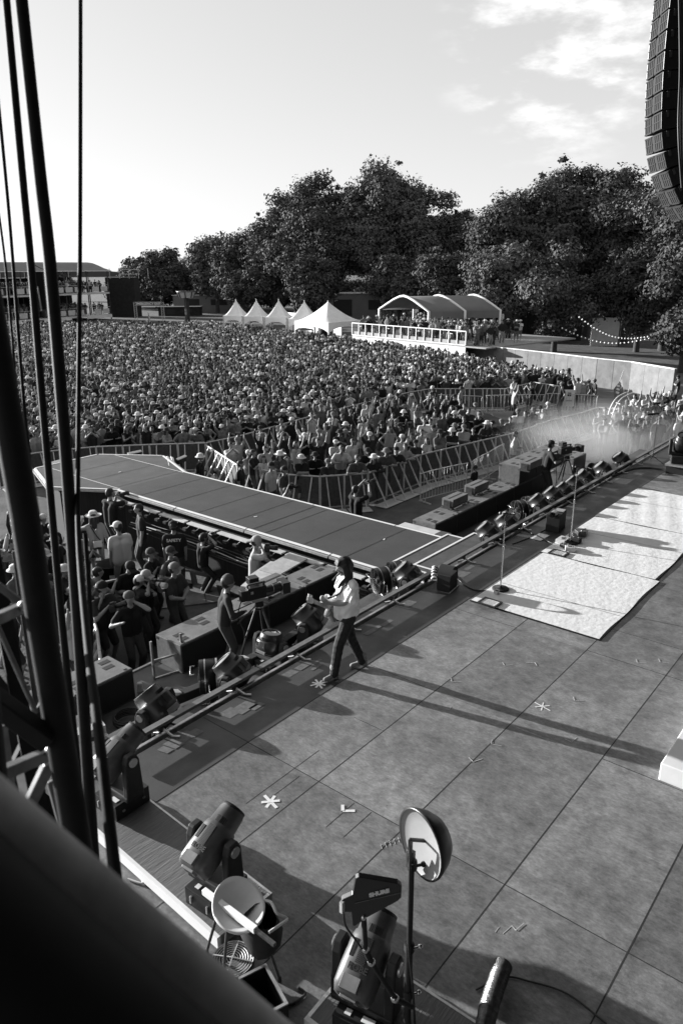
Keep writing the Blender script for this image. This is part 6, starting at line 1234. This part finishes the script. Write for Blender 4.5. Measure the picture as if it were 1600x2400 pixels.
pit(300, 1384, -100, 'person in a black top and patterned cap lifting a forearm to the face, nearest the subwoofers', .015, .1, h=1.78, hat='capback', turn=-30, L=(.16, .08, 1.56), Lh=(.2, 1, -1), R=(.25, -.3, 1.3), Rh=(0, -1, -1))
pit(212, 1330, -20, 'person with short hair left of the bin stretching an arm forward', .2, h=1.7, L=(.5, .2, 1.3), R=(.45, -.1, 1.35), lean=12)
pit(188, 1325, -30, 'person in an open pale shirt with folded arms behind the poles', .35, h=1.75, L=(.2, -.08, 1.2), R=(.2, .08, 1.17), Lh=(.2, 1, -.6), Rh=(.2, -1, -.6))
pit(666, 1122, -70, 'photographer in a white shirt low behind the far runway edge, camera at the eye', .55, h=1.45, hip=.62, cam_=dict(lab='camera of the low photographer behind the runway', L=.12), **CAMP)
pit(835, 1136, -10, 'photographer in black with headphones, both arms lifted to a camera, right of the runway', .015, h=1.8, lean=-4, cam_=dict(lab='camera lifted overhead right of the runway', L=.16, pitch=10), L=(.34, .1, 1.78), R=(.28, -.2, 1.7), Lh=(0, 1, -.2), Rh=(0, -1, -.6))
pit(465, 1062, -60, 'security person in black with a white bucket hat outside the pen, left corner', .02, .6, h=1.75, hat='bucket')
pit(482, 1084, -40, 'bending person in a white shirt and pale vest behind the runway light', .45, .3, h=1.5, hip=.8, lean=35, hat='cap')
for px, py, yw, lab, tn, kw in ((560, 1078, -60, 'broad person in a black T-shirt at the pen corner beside the runway', .015, dict(fat=1.15)), (590, 1052, -70, 'person in black with folded arms at the pen corner', .02, dict(L=(.2, -.08, 1.2), R=(.2, .08, 1.17), Lh=(.2, 1, -.6), Rh=(.2, -1, -.6))), (632, 1082, -80, 'person in a loose white T-shirt and dark cap outside the pen fence', .55, dict(hat='cap', loose=1)), (662, 1092, -70, 'person in a dark checked shirt at the bend of the pen fence', .06, dict(hat='cap')),
                                (1112, 1072, -90, 'dark hooded figure crouching behind the small front speakers', .015, dict(h=1.3, hip=.55, hat='beanie')), (1205, 1010, -70, 'person in a pale printed shirt holding papers behind the raised subwoofers', .4, dict(L=(.25, .1, 1.15), R=(.25, -.12, 1.1))), (1262, 1044, -120, 'bald person in the smoke behind the far camera operator', .2, dict(hair='bald', h=1.7))):
    pit(px, py, yw, lab, tn, **kw)
g = MB('white'); g.box((0, 0, .45), (.22, .02, .7)); p = at(1197, 1080, G + .1); o = g.build('hanging_towel'); o.location = (p.x, p.y, G + .15); o.rotation_euler = (0, 0, R_(-30)); tag(o, 'long white cloth hanging on the pen fence behind the raised subwoofers', 'cloth')
# ================================================================ broadcast cameras and their operators
def tripod_cam(loc, yaw, lab, h=1.25, grp='broadcast cameras on tripods'):
    t = empty('broadcast_camera', loc, yaw, lab, 'video camera', grp)
    for k in range(3): a = k * 2.094 + 1.0; g = MB('steel', 'alu'); g.tube([(.05 * math.cos(a), .05 * math.sin(a), h), (.28 * math.cos(a), .28 * math.sin(a), h * .5)], .02, 6); g.k = 1; g.tube([(.28 * math.cos(a), .28 * math.sin(a), h * .52), (.5 * math.cos(a), .5 * math.sin(a), 0.01)], .014, 6); g.build('tripod_leg', t)
    g = MB('matt', 'alu'); g.lathe([(.07, h - .05), (.08, h + .02), (.06, h + .1), (.001, h + .1)], n=12); g.k = 1; g.lathe([(.082, h - .01), (.082, h + .01)], n=12); g.box((0, 0, h + .12), (.3, .1, .04)); g.build('fluid_head', t)
    for s in (-1, 1): g = MB('steel'); g.tube([(-.08, s * .06, h + .06), (-.5, s * .22, h - .12)], .012, 6); g.build('pan_bar', t)
    z = h + .27; g = MB('plastic', 'steel', 'alu'); g.box((-.05, 0, z), (.34, .13, .22)); g.box((-.28, 0, z - .01), (.12, .12, .19)); g.k = 1; g.bar((-.2, 0, z + .16), (.12, 0, z + .16), .03); g.bar((-.2, 0, z + .1), (-.2, 0, z + .16), .03); g.bar((.1, 0, z + .1), (.1, 0, z + .16), .03); g.k = 2; g.box((-.05, .07, z - .02), (.12, .01, .04)); g.box((-.15, -.07, z + .03), (.05, .01, .05)); g.build('camera_body', t, .008)
    g = MB('plastic', 'glass', 'alu'); g.lathe([(.05, .1), (.06, .2), (.07, .32), (.085, .4)], (0, 0, z), (1, 0, 0), 16); g.k = 2; g.lathe([(.064, .25), (.066, .265)], (0, 0, z), (1, 0, 0), 16); g.k = 0; g.box((.47, 0, z), (.14, .26, .2)); g.k = 1; g.box((.545, 0, z), (.006, .2, .15)); g.build('lens', t)
    g = MB('plastic', 'steel'); g.box((-.02, .2, z + .14), (.18, .16, .12)); g.k = 1; g.bar((0, .05, z + .12), (0, .15, z + .14), .02); g.build('viewfinder', t, .006)
    g = MB('cable'); g.tube(catmull([(-.3, 0, z - .05), (-.38, .05, z - .4), (-.25, .1, .6), (-.4, .1, .1), (-.7, .3, .02)], 5), .01, 5); g.build('lead', t); return t
def op(px, py, yaw, lab, z, h, **kw):
    p = at(px, py, z + h); return pit(px, py, yaw, lab, z=z, h=h, **kw)[0]
OPP = dict(sleeve='long', L=(.34, .2, 1.3), R=(.3, -.24, 1.18), Lh=(0, 1, -.6), Rh=(0, -1, -.8), lean=8)
q = op(518, 1350, -35, 'camera operator in a dark hood and jacket beside the near broadcast camera', FS, 1.78, tone=.03, hatv=.07, hat='beanie', **OPP)
c = Matrix.Rotation(R_(-35), 3, 'Z') @ Vector((.62, .0, 0)); tripod_cam((q.location.x + c.x, q.location.y + c.y, FS), R_(-20), 'near broadcast camera on a tripod behind the front rail, left of the guitarist', 1.15)
q = op(1283, 1032, -40, 'camera operator in a black shirt and cap behind the far broadcast camera', FS, 1.8, tone=.02, hatv=.03, hat='cap', **dict(OPP, sleeve='short'))
c = Matrix.Rotation(R_(-60), 3, 'Z') @ Vector((.6, .05, 0)); tripod_cam((q.location.x + c.x, q.location.y + c.y, FS), R_(-20), 'far broadcast camera on a tall pale tripod in front of the smoke', 1.25)
# ================================================================ the guitarist
pf = (at(780, 1592) + at(845, 1562)) / 2; YAW = R_(152); t = empty('person', (pf.x, pf.y, 0), YAW, 'long-haired guitarist in a white T-shirt, dark jeans and pale boots walking left across the stage', 'person')
P = dict(hip=.96, lean=-2, turn=-6, nod=24, sleeve='short', legs='long', hair='bald', fat=.9, shw=.18, FL=(.24, .09, .1), FR=(-.27, -.07, .1), FLh=(1, .05, .2), FRh=(1, -.05, .2), FLt=(1, .25, -.02), FRt=(1, -.15, -.12),
         L=(.29, .03, 1.165), Lh=(-1, .35, -.5), R=(.2, -.12, 1.03), Rh=(-.7, -.8, -.3))
pr = person_prims(P); hc, hf, hl, hu = P['_head']; tb = []
# loose T-shirt hanging over the belt
for s in (-1, 1):
    tb.append((Vector((.02, s * .07, 1.0)), Vector((.0, s * .085, 1.38)), .115, .1, SH)); tb.append((Vector((-.05, s * .06, .99)), Vector((-.04, s * .08, 1.35)), .108, .095, SH))
tb.append((Vector((.09, 0, .97)), Vector((.05, 0, 1.3)), .11, .1, SH)); tb.append((Vector((.0, .185, 1.42)), Vector((-.01, .225, 1.25)), .066, .076, SH)); tb.append((Vector((.0, -.185, 1.42)), Vector((-.01, -.225, 1.26)), .066, .076, SH))
# boots
for A in ((.24, .09, .1), (-.27, -.07, .1)): tb.append((Vector(A) + Vector((-.02, 0, -.04)), Vector(A) + Vector((0, 0, .1)), .052, .056, SHO)); tb.append((Vector(A) + Vector((-.04, 0, -.07)), Vector(A) + Vector((-.04, 0, -.05)), .036, .04, SHO))
pr = [q for q in pr if True]
# hands with separate fingers
def hand(H, dirv, side, palm_n, curl):
    d = Vector(dirv).normalized(); nrm = Vector(palm_n).normalized(); lat = d.cross(nrm).normalized(); H = Vector(H); out = []
    for k in range(4):
        o = H + d * .075 + lat * (.027 - .018 * k); l = (.038, .043, .04, .031)[k]; a = o + d * l * math.cos(curl * .5) + nrm * l * math.sin(curl * .5); b = a + d * l * .8 * math.cos(curl * 1.4) + nrm * l * .8 * math.sin(curl * 1.4); c = b + d * l * .55 * math.cos(curl * 2.1) + nrm * l * .55 * math.sin(curl * 2.1)
        out += [(o, a, .0098, .009, SK), (a, b, .009, .008, SK), (b, c, .008, .007, SK)]
    tbp = H + d * .03 + lat * .035; a = tbp + lat * .02 + d * .03 + nrm * .015; out += [(H + d * .01 + lat * .02, tbp, .013, .012, SK), (tbp, a, .012, .01, SK), (a, a + d * .025 + nrm * .02, .0095, .008, SK)]
    out += [(H + lat * .018 * s_, H + d * .07 + lat * .022 * s_, .018, .015, SK) for s_ in (-1, 0, 1)]; return out
LH, RH = P['_L'], P['_R']
pr += hand(LH, (.7, .1, .6), 1, (-.3, -.9, .3), .8); pr += hand(RH, (.4, .75, -.35), -1, (.9, -.3, -.2), .75)
SHM = ['skin', 'tee', 'denim', 'suede', 'hair', 'black']
me = prims_to_mesh(pr + tb, .008, 3, 1, SHM, 'body'); o = bpy.data.objects.new('body', me); COL.objects.link(o); o.parent = t
# shirt folds: displace shirt vertices a little
v = np.empty(len(me.vertices) * 3); me.vertices.foreach_get('co', v); v = v.reshape(-1, 3); n_ = np.empty(len(v) * 3); me.vertices.foreach_get('normal', n_); n_ = n_.reshape(-1, 3)
w = .006 * np.sin(v[:, 2] * 42 + v[:, 0] * 30 + 6 * np.sin(v[:, 1] * 14)) * ((v[:, 2] > .86) & (v[:, 2] < 1.42)) * (np.abs(v[:, 1]) < .3) + .0018 * np.sin(v[:, 2] * 75 + v[:, 0] * 25) * (v[:, 2] < .8) * (v[:, 2] > .12); v += n_ * w[:, None]; me.vertices.foreach_set('co', v.ravel()); me.update()
hp = [(hc - hf * .035 + hu * .04, hc + hf * .005 + hu * .048, .092, .08, 0), (hc - hf * .055 - hu * .03, hc - hf * .04 + hu * .03, .088, .095, 0)]
rs = np.random.RandomState(4)
for k in range(34):
    a = -1.95 + 3.9 * k / 33; c_ = Vector((-math.cos(a), math.sin(a), 0)); st = hc + hf * (-math.cos(a) * .085 - .015) + hl * math.sin(a) * .085 + hu * .02; 
    ln = .3 + .12 * rs.rand() - .1 * (abs(a) > 1.7); m1_ = st + Vector((0, 0, -ln * .5)) + c_ * (.03 + .02 * rs.rand()) * .6; e1 = st + Vector((0, 0, -ln)) + c_ * .035 + Vector((.02 * rs.normal(), .015 * rs.normal(), 0))
    if abs(a) > 1.2: e1 += Vector(((.1 if k % 2 else -.08), .03 * (1 if a > 0 else -1), .02)); m1_ += Vector((-.03, .02 * (1 if a > 0 else -1), 0))
    hp += [(st, m1_, .028, .022, 0), (m1_, e1, .022, .006, 0)]
for k in range(5): a = -1 + 2 * k / 4; s_ = hc + hu * .09 + hf * .04 + hl * a * .05; hp.append((s_, hc + hf * .088 + hu * .055 + hl * a * .06, .022, .01, 0))
hm = prims_to_mesh(hp, .009, 3, 1, ['hair'], 'hair'); o = bpy.data.objects.new('hair', hm); COL.objects.link(o); o.parent = t
bd = prims_to_mesh([(hc - hu * .085 + hf * .045 + hl * s * .03, hc - hu * .115 + hf * .06, .034, .026, 0) for s in (-1, 0, 1)] + [(hc - hu * .05 + hf * .09 + hl * s * .02, hc - hu * .055 + hf * .088 + hl * s * .035, .011, .009, 0) for s in (-1, 1)], .007, 2, 1, ['hair'], 'beard'); o = bpy.data.objects.new('beard', bd); COL.objects.link(o); o.parent = t
g = MB('black', 'alu'); g.lathe([(.122, -.02), (.124, .02)], (0, 0, .94), (0, 0, 1), 24, .95); g.k = 1; g.box((.125, .0, .94), (.012, .05, .035)); g.build('belt', t)
for s in (-1, 1): g = MB('line'); e = hc + hf * .082 + hl * s * .033 + hu * .012; g.sph(tuple(e), .0095, 8, 6); g.build('eye', t)
# guitar
Rw = Matrix.Rotation(YAW, 3, 'Z'); B0 = Vector((.19, -.13, 1.0)); N1 = Vector((.59, .27, 1.36)); nd = (N1 - B0).normalized(); fn = Vector((.95, -.1, .25)); fn = (fn - nd * fn.dot(nd)).normalized(); wd_ = fn.cross(nd)
mx = Matrix((nd, wd_, fn)).transposed(); gt = empty('electric_guitar', pf + Rw @ B0, 0, 'pale electric guitar held by the walking guitarist, neck pointing left', 'guitar'); gt.matrix_world = Matrix.Translation(pf + Rw @ B0) @ (Rw @ mx).to_4x4() @ Matrix.Scale(1.12, 4)
ol = [(.16, .03), (.2, .09), (.2, .125), (.15, .15), (.08, .125), (.02, .11), (-.06, .14), (-.14, .155), (-.2, .12), (-.23, .04), (-.235, -.04), (-.2, -.13), (-.13, -.165), (-.05, -.145), (.02, -.11), (.09, -.12), (.14, -.135), (.165, -.11), (.15, -.06), (.12, -.03), (.12, .02)]
ol = [(p.x, p.y) for p in catmull([(a, b, 0) for a, b in ol + ol[:1]], 2)][:-1]
g = MB(mat('cream_guitar_lacquer', .5, .2, spec=.7)); g.prism(ol[::-1] if False else ol, -.02, .02); g.build('body', gt, .008)
g = MB('plastic'); g.prism([(a * .6 + .02, b * .62) for a, b in ol], .0205, .0235); g.build('pickguard', gt)
g = MB('steel', 'alu'); 
for x in (-.06, 0, .06): g.box((x, 0, .027), (.02, .075, .008))
g.k = 1; g.box((-.12, 0, .027), (.03, .08, .01)); g.build('pickup', gt)
g = MB('wood'); g.box((.33, 0, .022), (.5, .046, .022)); g.build('neck', gt, .004); g = MB('offwhite', 'alu'); g.prism([(.57, -.022), (.6, -.04), (.72, -.045), (.755, -.02), (.745, .02), (.72, .035), (.6, .03), (.57, .022)], .008, .024)
g.k = 1
for k in range(6): g.tube([(.61 + .022 * k, .034, .016), (.61 + .022 * k, .062, .016)], .006, 6)
g.build('headstock', gt)
g = MB('alu')
for k in range(6): g.bar((-.12, -.02 + .008 * k, .036), (.62, -.015 + .006 * k, .036), .0016)
g.build('string', gt)
g = MB('black'); a0 = Vector((.0, .17, 1.47)); pts = [B0 + nd * .17 + wd_ * .1, Vector((.13, .06, 1.3)), Vector((.08, .1, 1.44)), Vector((-.03, .11, 1.485)), Vector((-.13, .02, 1.38)), Vector((-.15, -.1, 1.2)), B0 - nd * .2 - fn * .02]
inv_ = gt.matrix_world.inverted(); g.tube(catmull([inv_ @ (pf + Rw @ p) for p in pts], 6), .014, 6); g.build('strap', gt)
# ================================================================ smoke over the right end of the front stage
def smoke(name, c, r, dens, lab, seed):
    g = MB('black'); g.smooth = True; g.sph((0, 0, 0), 1, 32, 16); o = g.build(name); o.location = c; o.scale = r; o.rotation_euler = (0, 0, R_(-5))
    m = bpy.data.materials.new('smoke_' + str(seed)); m.use_nodes = True; t = m.node_tree; t.nodes.clear(); n = t.nodes.new; l = t.links.new; pv = n('ShaderNodeVolumePrincipled'); pv.inputs['Color'].default_value = (.95, .95, .95, 1); pv.inputs['Anisotropy'].default_value = .2
    c_ = n('ShaderNodeTexCoord'); mp = n('ShaderNodeMapping'); mp.inputs['Scale'].default_value = (2.2, 1.3, 1.2); mp.inputs['Location'].default_value = (seed, 0, 0); l(c_.outputs['Object'], mp.inputs[0]); q = n('ShaderNodeTexNoise'); q.inputs['Scale'].default_value = 1.3; q.inputs['Detail'].default_value = 3; l(mp.outputs[0], q.inputs['Vector'])
    ln = n('ShaderNodeVectorMath'); ln.operation = 'LENGTH'; l(c_.outputs['Object'], ln.inputs[0]); fo = n('ShaderNodeMapRange'); fo.interpolation_type = 'SMOOTHSTEP'; l(ln.outputs['Value'], fo.inputs[0]); fo.inputs[1].default_value = .25; fo.inputs[2].default_value = .98; fo.inputs[3].default_value = 1; fo.inputs[4].default_value = 0
    rr0 = n('ShaderNodeMapRange'); l(q.outputs[0], rr0.inputs[0]); rr0.inputs[1].default_value = .38; rr0.inputs[2].default_value = .68; rr0.inputs[4].default_value = 1; rr0.inputs[3].default_value = .08
    a = n('ShaderNodeMath'); a.operation = 'MULTIPLY'; l(fo.outputs[0], a.inputs[0]); l(rr0.outputs[0], a.inputs[1]); b = n('ShaderNodeMath'); b.operation = 'MULTIPLY'; l(a.outputs[0], b.inputs[0]); b.inputs[1].default_value = dens; l(b.outputs[0], pv.inputs['Density']); out = n('ShaderNodeOutputMaterial'); l(pv.outputs[0], out.inputs['Volume'])
    o.data.materials.clear(); o.data.materials.append(m); tag(o, lab, 'smoke', kind='stuff'); return o
ps = at(1420, 1050, FS + .5); smoke('smoke', (ps.x + 2.5, ps.y + 1.2, FS + .25), (6.3, 3.8, 1.6), .28, 'drifting pale stage smoke over the right end of the front stage', 3)
SC.cycles.volume_step_rate = 4; SC.cycles.volume_max_steps = 24
# small things left over: curved metal guard in the smoke, light battens by the end platform, white board signs
p = at(1425, 1045, G); g = MB('galv')
for o_ in (0, .35): g.tube(catmull([(0, o_, 0), (.05, o_, .9), (.35, o_, 1.5), (.9, o_, 1.75)], 5), .03, 6)
for k in range(5): q = k / 5; g.bar((.02 + .5 * q * q, 0, .4 + 1.1 * q), (.02 + .5 * q * q, .35, .4 + 1.1 * q), .03)
o = g.build('curved_guard'); o.location = (p.x, p.y, G + .6); o.rotation_euler = (0, 0, R_(-40)); tag(o, 'curved pale metal guard frame standing in the smoke', 'guard')
for px, py, a, lab in ((405, 1072, 55, 'bright double batten leaning beside the angled edge of the end platform'), (425, 1062, 20, 'small bright panel light beyond the angled platform edge'), (315, 1050, 0, 'small bright panel light behind the end platform'), (130, 1072, 10, 'bright panel light left of the end platform, behind the poles')):
    p = at(px, py, RW + .1); t = empty('floor_light', (p.x, p.y, RW - .25), R_(a), lab, 'light', 'panel lights round the end platform'); w = 1.3 if 'double' in lab else .55; g = MB('white'); g.box((0, 0, .2), (w, .09, .03), Matrix.Rotation(.5, 3, 'X')); g.box((0, .13, .22), (w, .08, .03), Matrix.Rotation(.5, 3, 'X')) if 'double' in lab else None; g.build('panel', t); g = MB('matt'); g.box((0, .03, .09), (w * .8, .12, .14)); g.box((0, .03, -.9), (.05, .05, 1.9)); g.build('stand', t)
for px, py, lab in ((1332, 935, 'white sign board on a bike rack below the wall'), (1288, 895, 'pale notice board behind the bike racks')):
    p = at(px, py, G + .75); g = MB('paper', 'line'); g.box((0, 0, 0), (.6, .03, .9)); g.k = 1; g.box((0, -.02, .2), (.2, .01, .2)); g.box((0, -.02, -.15), (.35, .01, .03)); g.k = 0; g.box((0, .02, -.6), (.05, .03, .4)); o = g.build('sign_board'); o.location = (p.x, p.y, G + .8); o.rotation_euler = (0, 0, R_(-55)); tag(o, lab, 'sign')
p = at(905, 1215, RW); g = MB('offwhite', 'steel'); g.box((0, 0, 0), (.5, 1.1, .08)); g.k = 1; g.box((.0, -.75, .02), (.3, .3, .14)); o = g.build('cable_box'); o.location = (X1 + .75, 9.6, RW - .3); tag(o, 'flat pale cable box beside the far runway edge near the subwoofers', 'box')
# ================================================================ tidy up: every separate piece its own part
def islands(me):
    n = len(me.vertices); par = list(range(n))
    def fd(a):
        while par[a] != a: par[a] = par[par[a]]; a = par[a]
        return a
    for e in me.edges:
        a, b = fd(e.vertices[0]), fd(e.vertices[1])
        if a != b: par[a] = b
    gr = {}
    for p in me.polygons: gr.setdefault(fd(p.vertices[0]), []).append(p.index)
    return list(gr.values())
SPL = {}
def split_obj(o):
    me = o.data
    if me.name not in SPL:
        out = []
        for g_ in islands(me):
            mp_ = {}; vs = []; fs = []; mi = []; sm_ = []
            for pi in g_:
                p = me.polygons[pi]; f = []
                for v in p.vertices:
                    if v not in mp_: mp_[v] = len(vs); vs.append(me.vertices[v].co[:])
                    f.append(mp_[v])
                fs.append(f); mi.append(p.material_index); sm_.append(p.use_smooth)
            m2 = bpy.data.meshes.new(o.name.split('.')[0]); m2.from_pydata(vs, [], fs)
            for k in me.materials: m2.materials.append(k)
            m2.polygons.foreach_set('material_index', mi); m2.polygons.foreach_set('use_smooth', sm_); m2.update(); out.append(m2)
        SPL[me.name] = out
    out = SPL[me.name]
    if len(out) < 2: return
    for m2 in out[1:]:
        c = o.copy(); c.data = m2; COL.objects.link(c)
    o.data = out[0]
NAMES = {'top_recess', 'painted_sun_patch', 'rail_sign', 'tape_line', 'pivot', 'banner', 'pickup', 'opening', 'seam', 'brace', 'cross_arm', 'vent', 'corner', 'post', 'string', 'support', 'scaffold_post', 'rigging', 'stand', 'clamp', 'foot'}
for o in list(COL.objects):
    if o.type == 'MESH' and o.parent is not None and o.name.split('.')[0] in NAMES and not o.children and not (o.name.startswith('seam') and False):
        n_i = len(islands(o.data)) if o.data.name not in SPL else len(SPL[o.data.name])
        if n_i <= 90 and o.parent.get('category') != 'light_': split_obj(o)
for o in list(COL.objects):     # a thing of one mesh needs no empty
    if o.type == 'EMPTY' and len(o.children) == 1 and not o.children[0].children:
        c = o.children[0]; bpy.context.view_layer.update(); mw = c.matrix_world.copy(); nm = o.name.split('.')[0]
        for k in ('label', 'category', 'group', 'kind'):
            if k in o: c[k] = o[k]
        c.parent = None; c.matrix_world = mw; bpy.data.objects.remove(o); c.name = nm
for o in COL.objects:
    l_ = o.get('label')
    while l_ and len(l_.replace('-', ' ').split()) > 15 and ',' in l_ and 'bush' not in l_: l_ = l_[:l_.rfind(',')]; o['label'] = l_
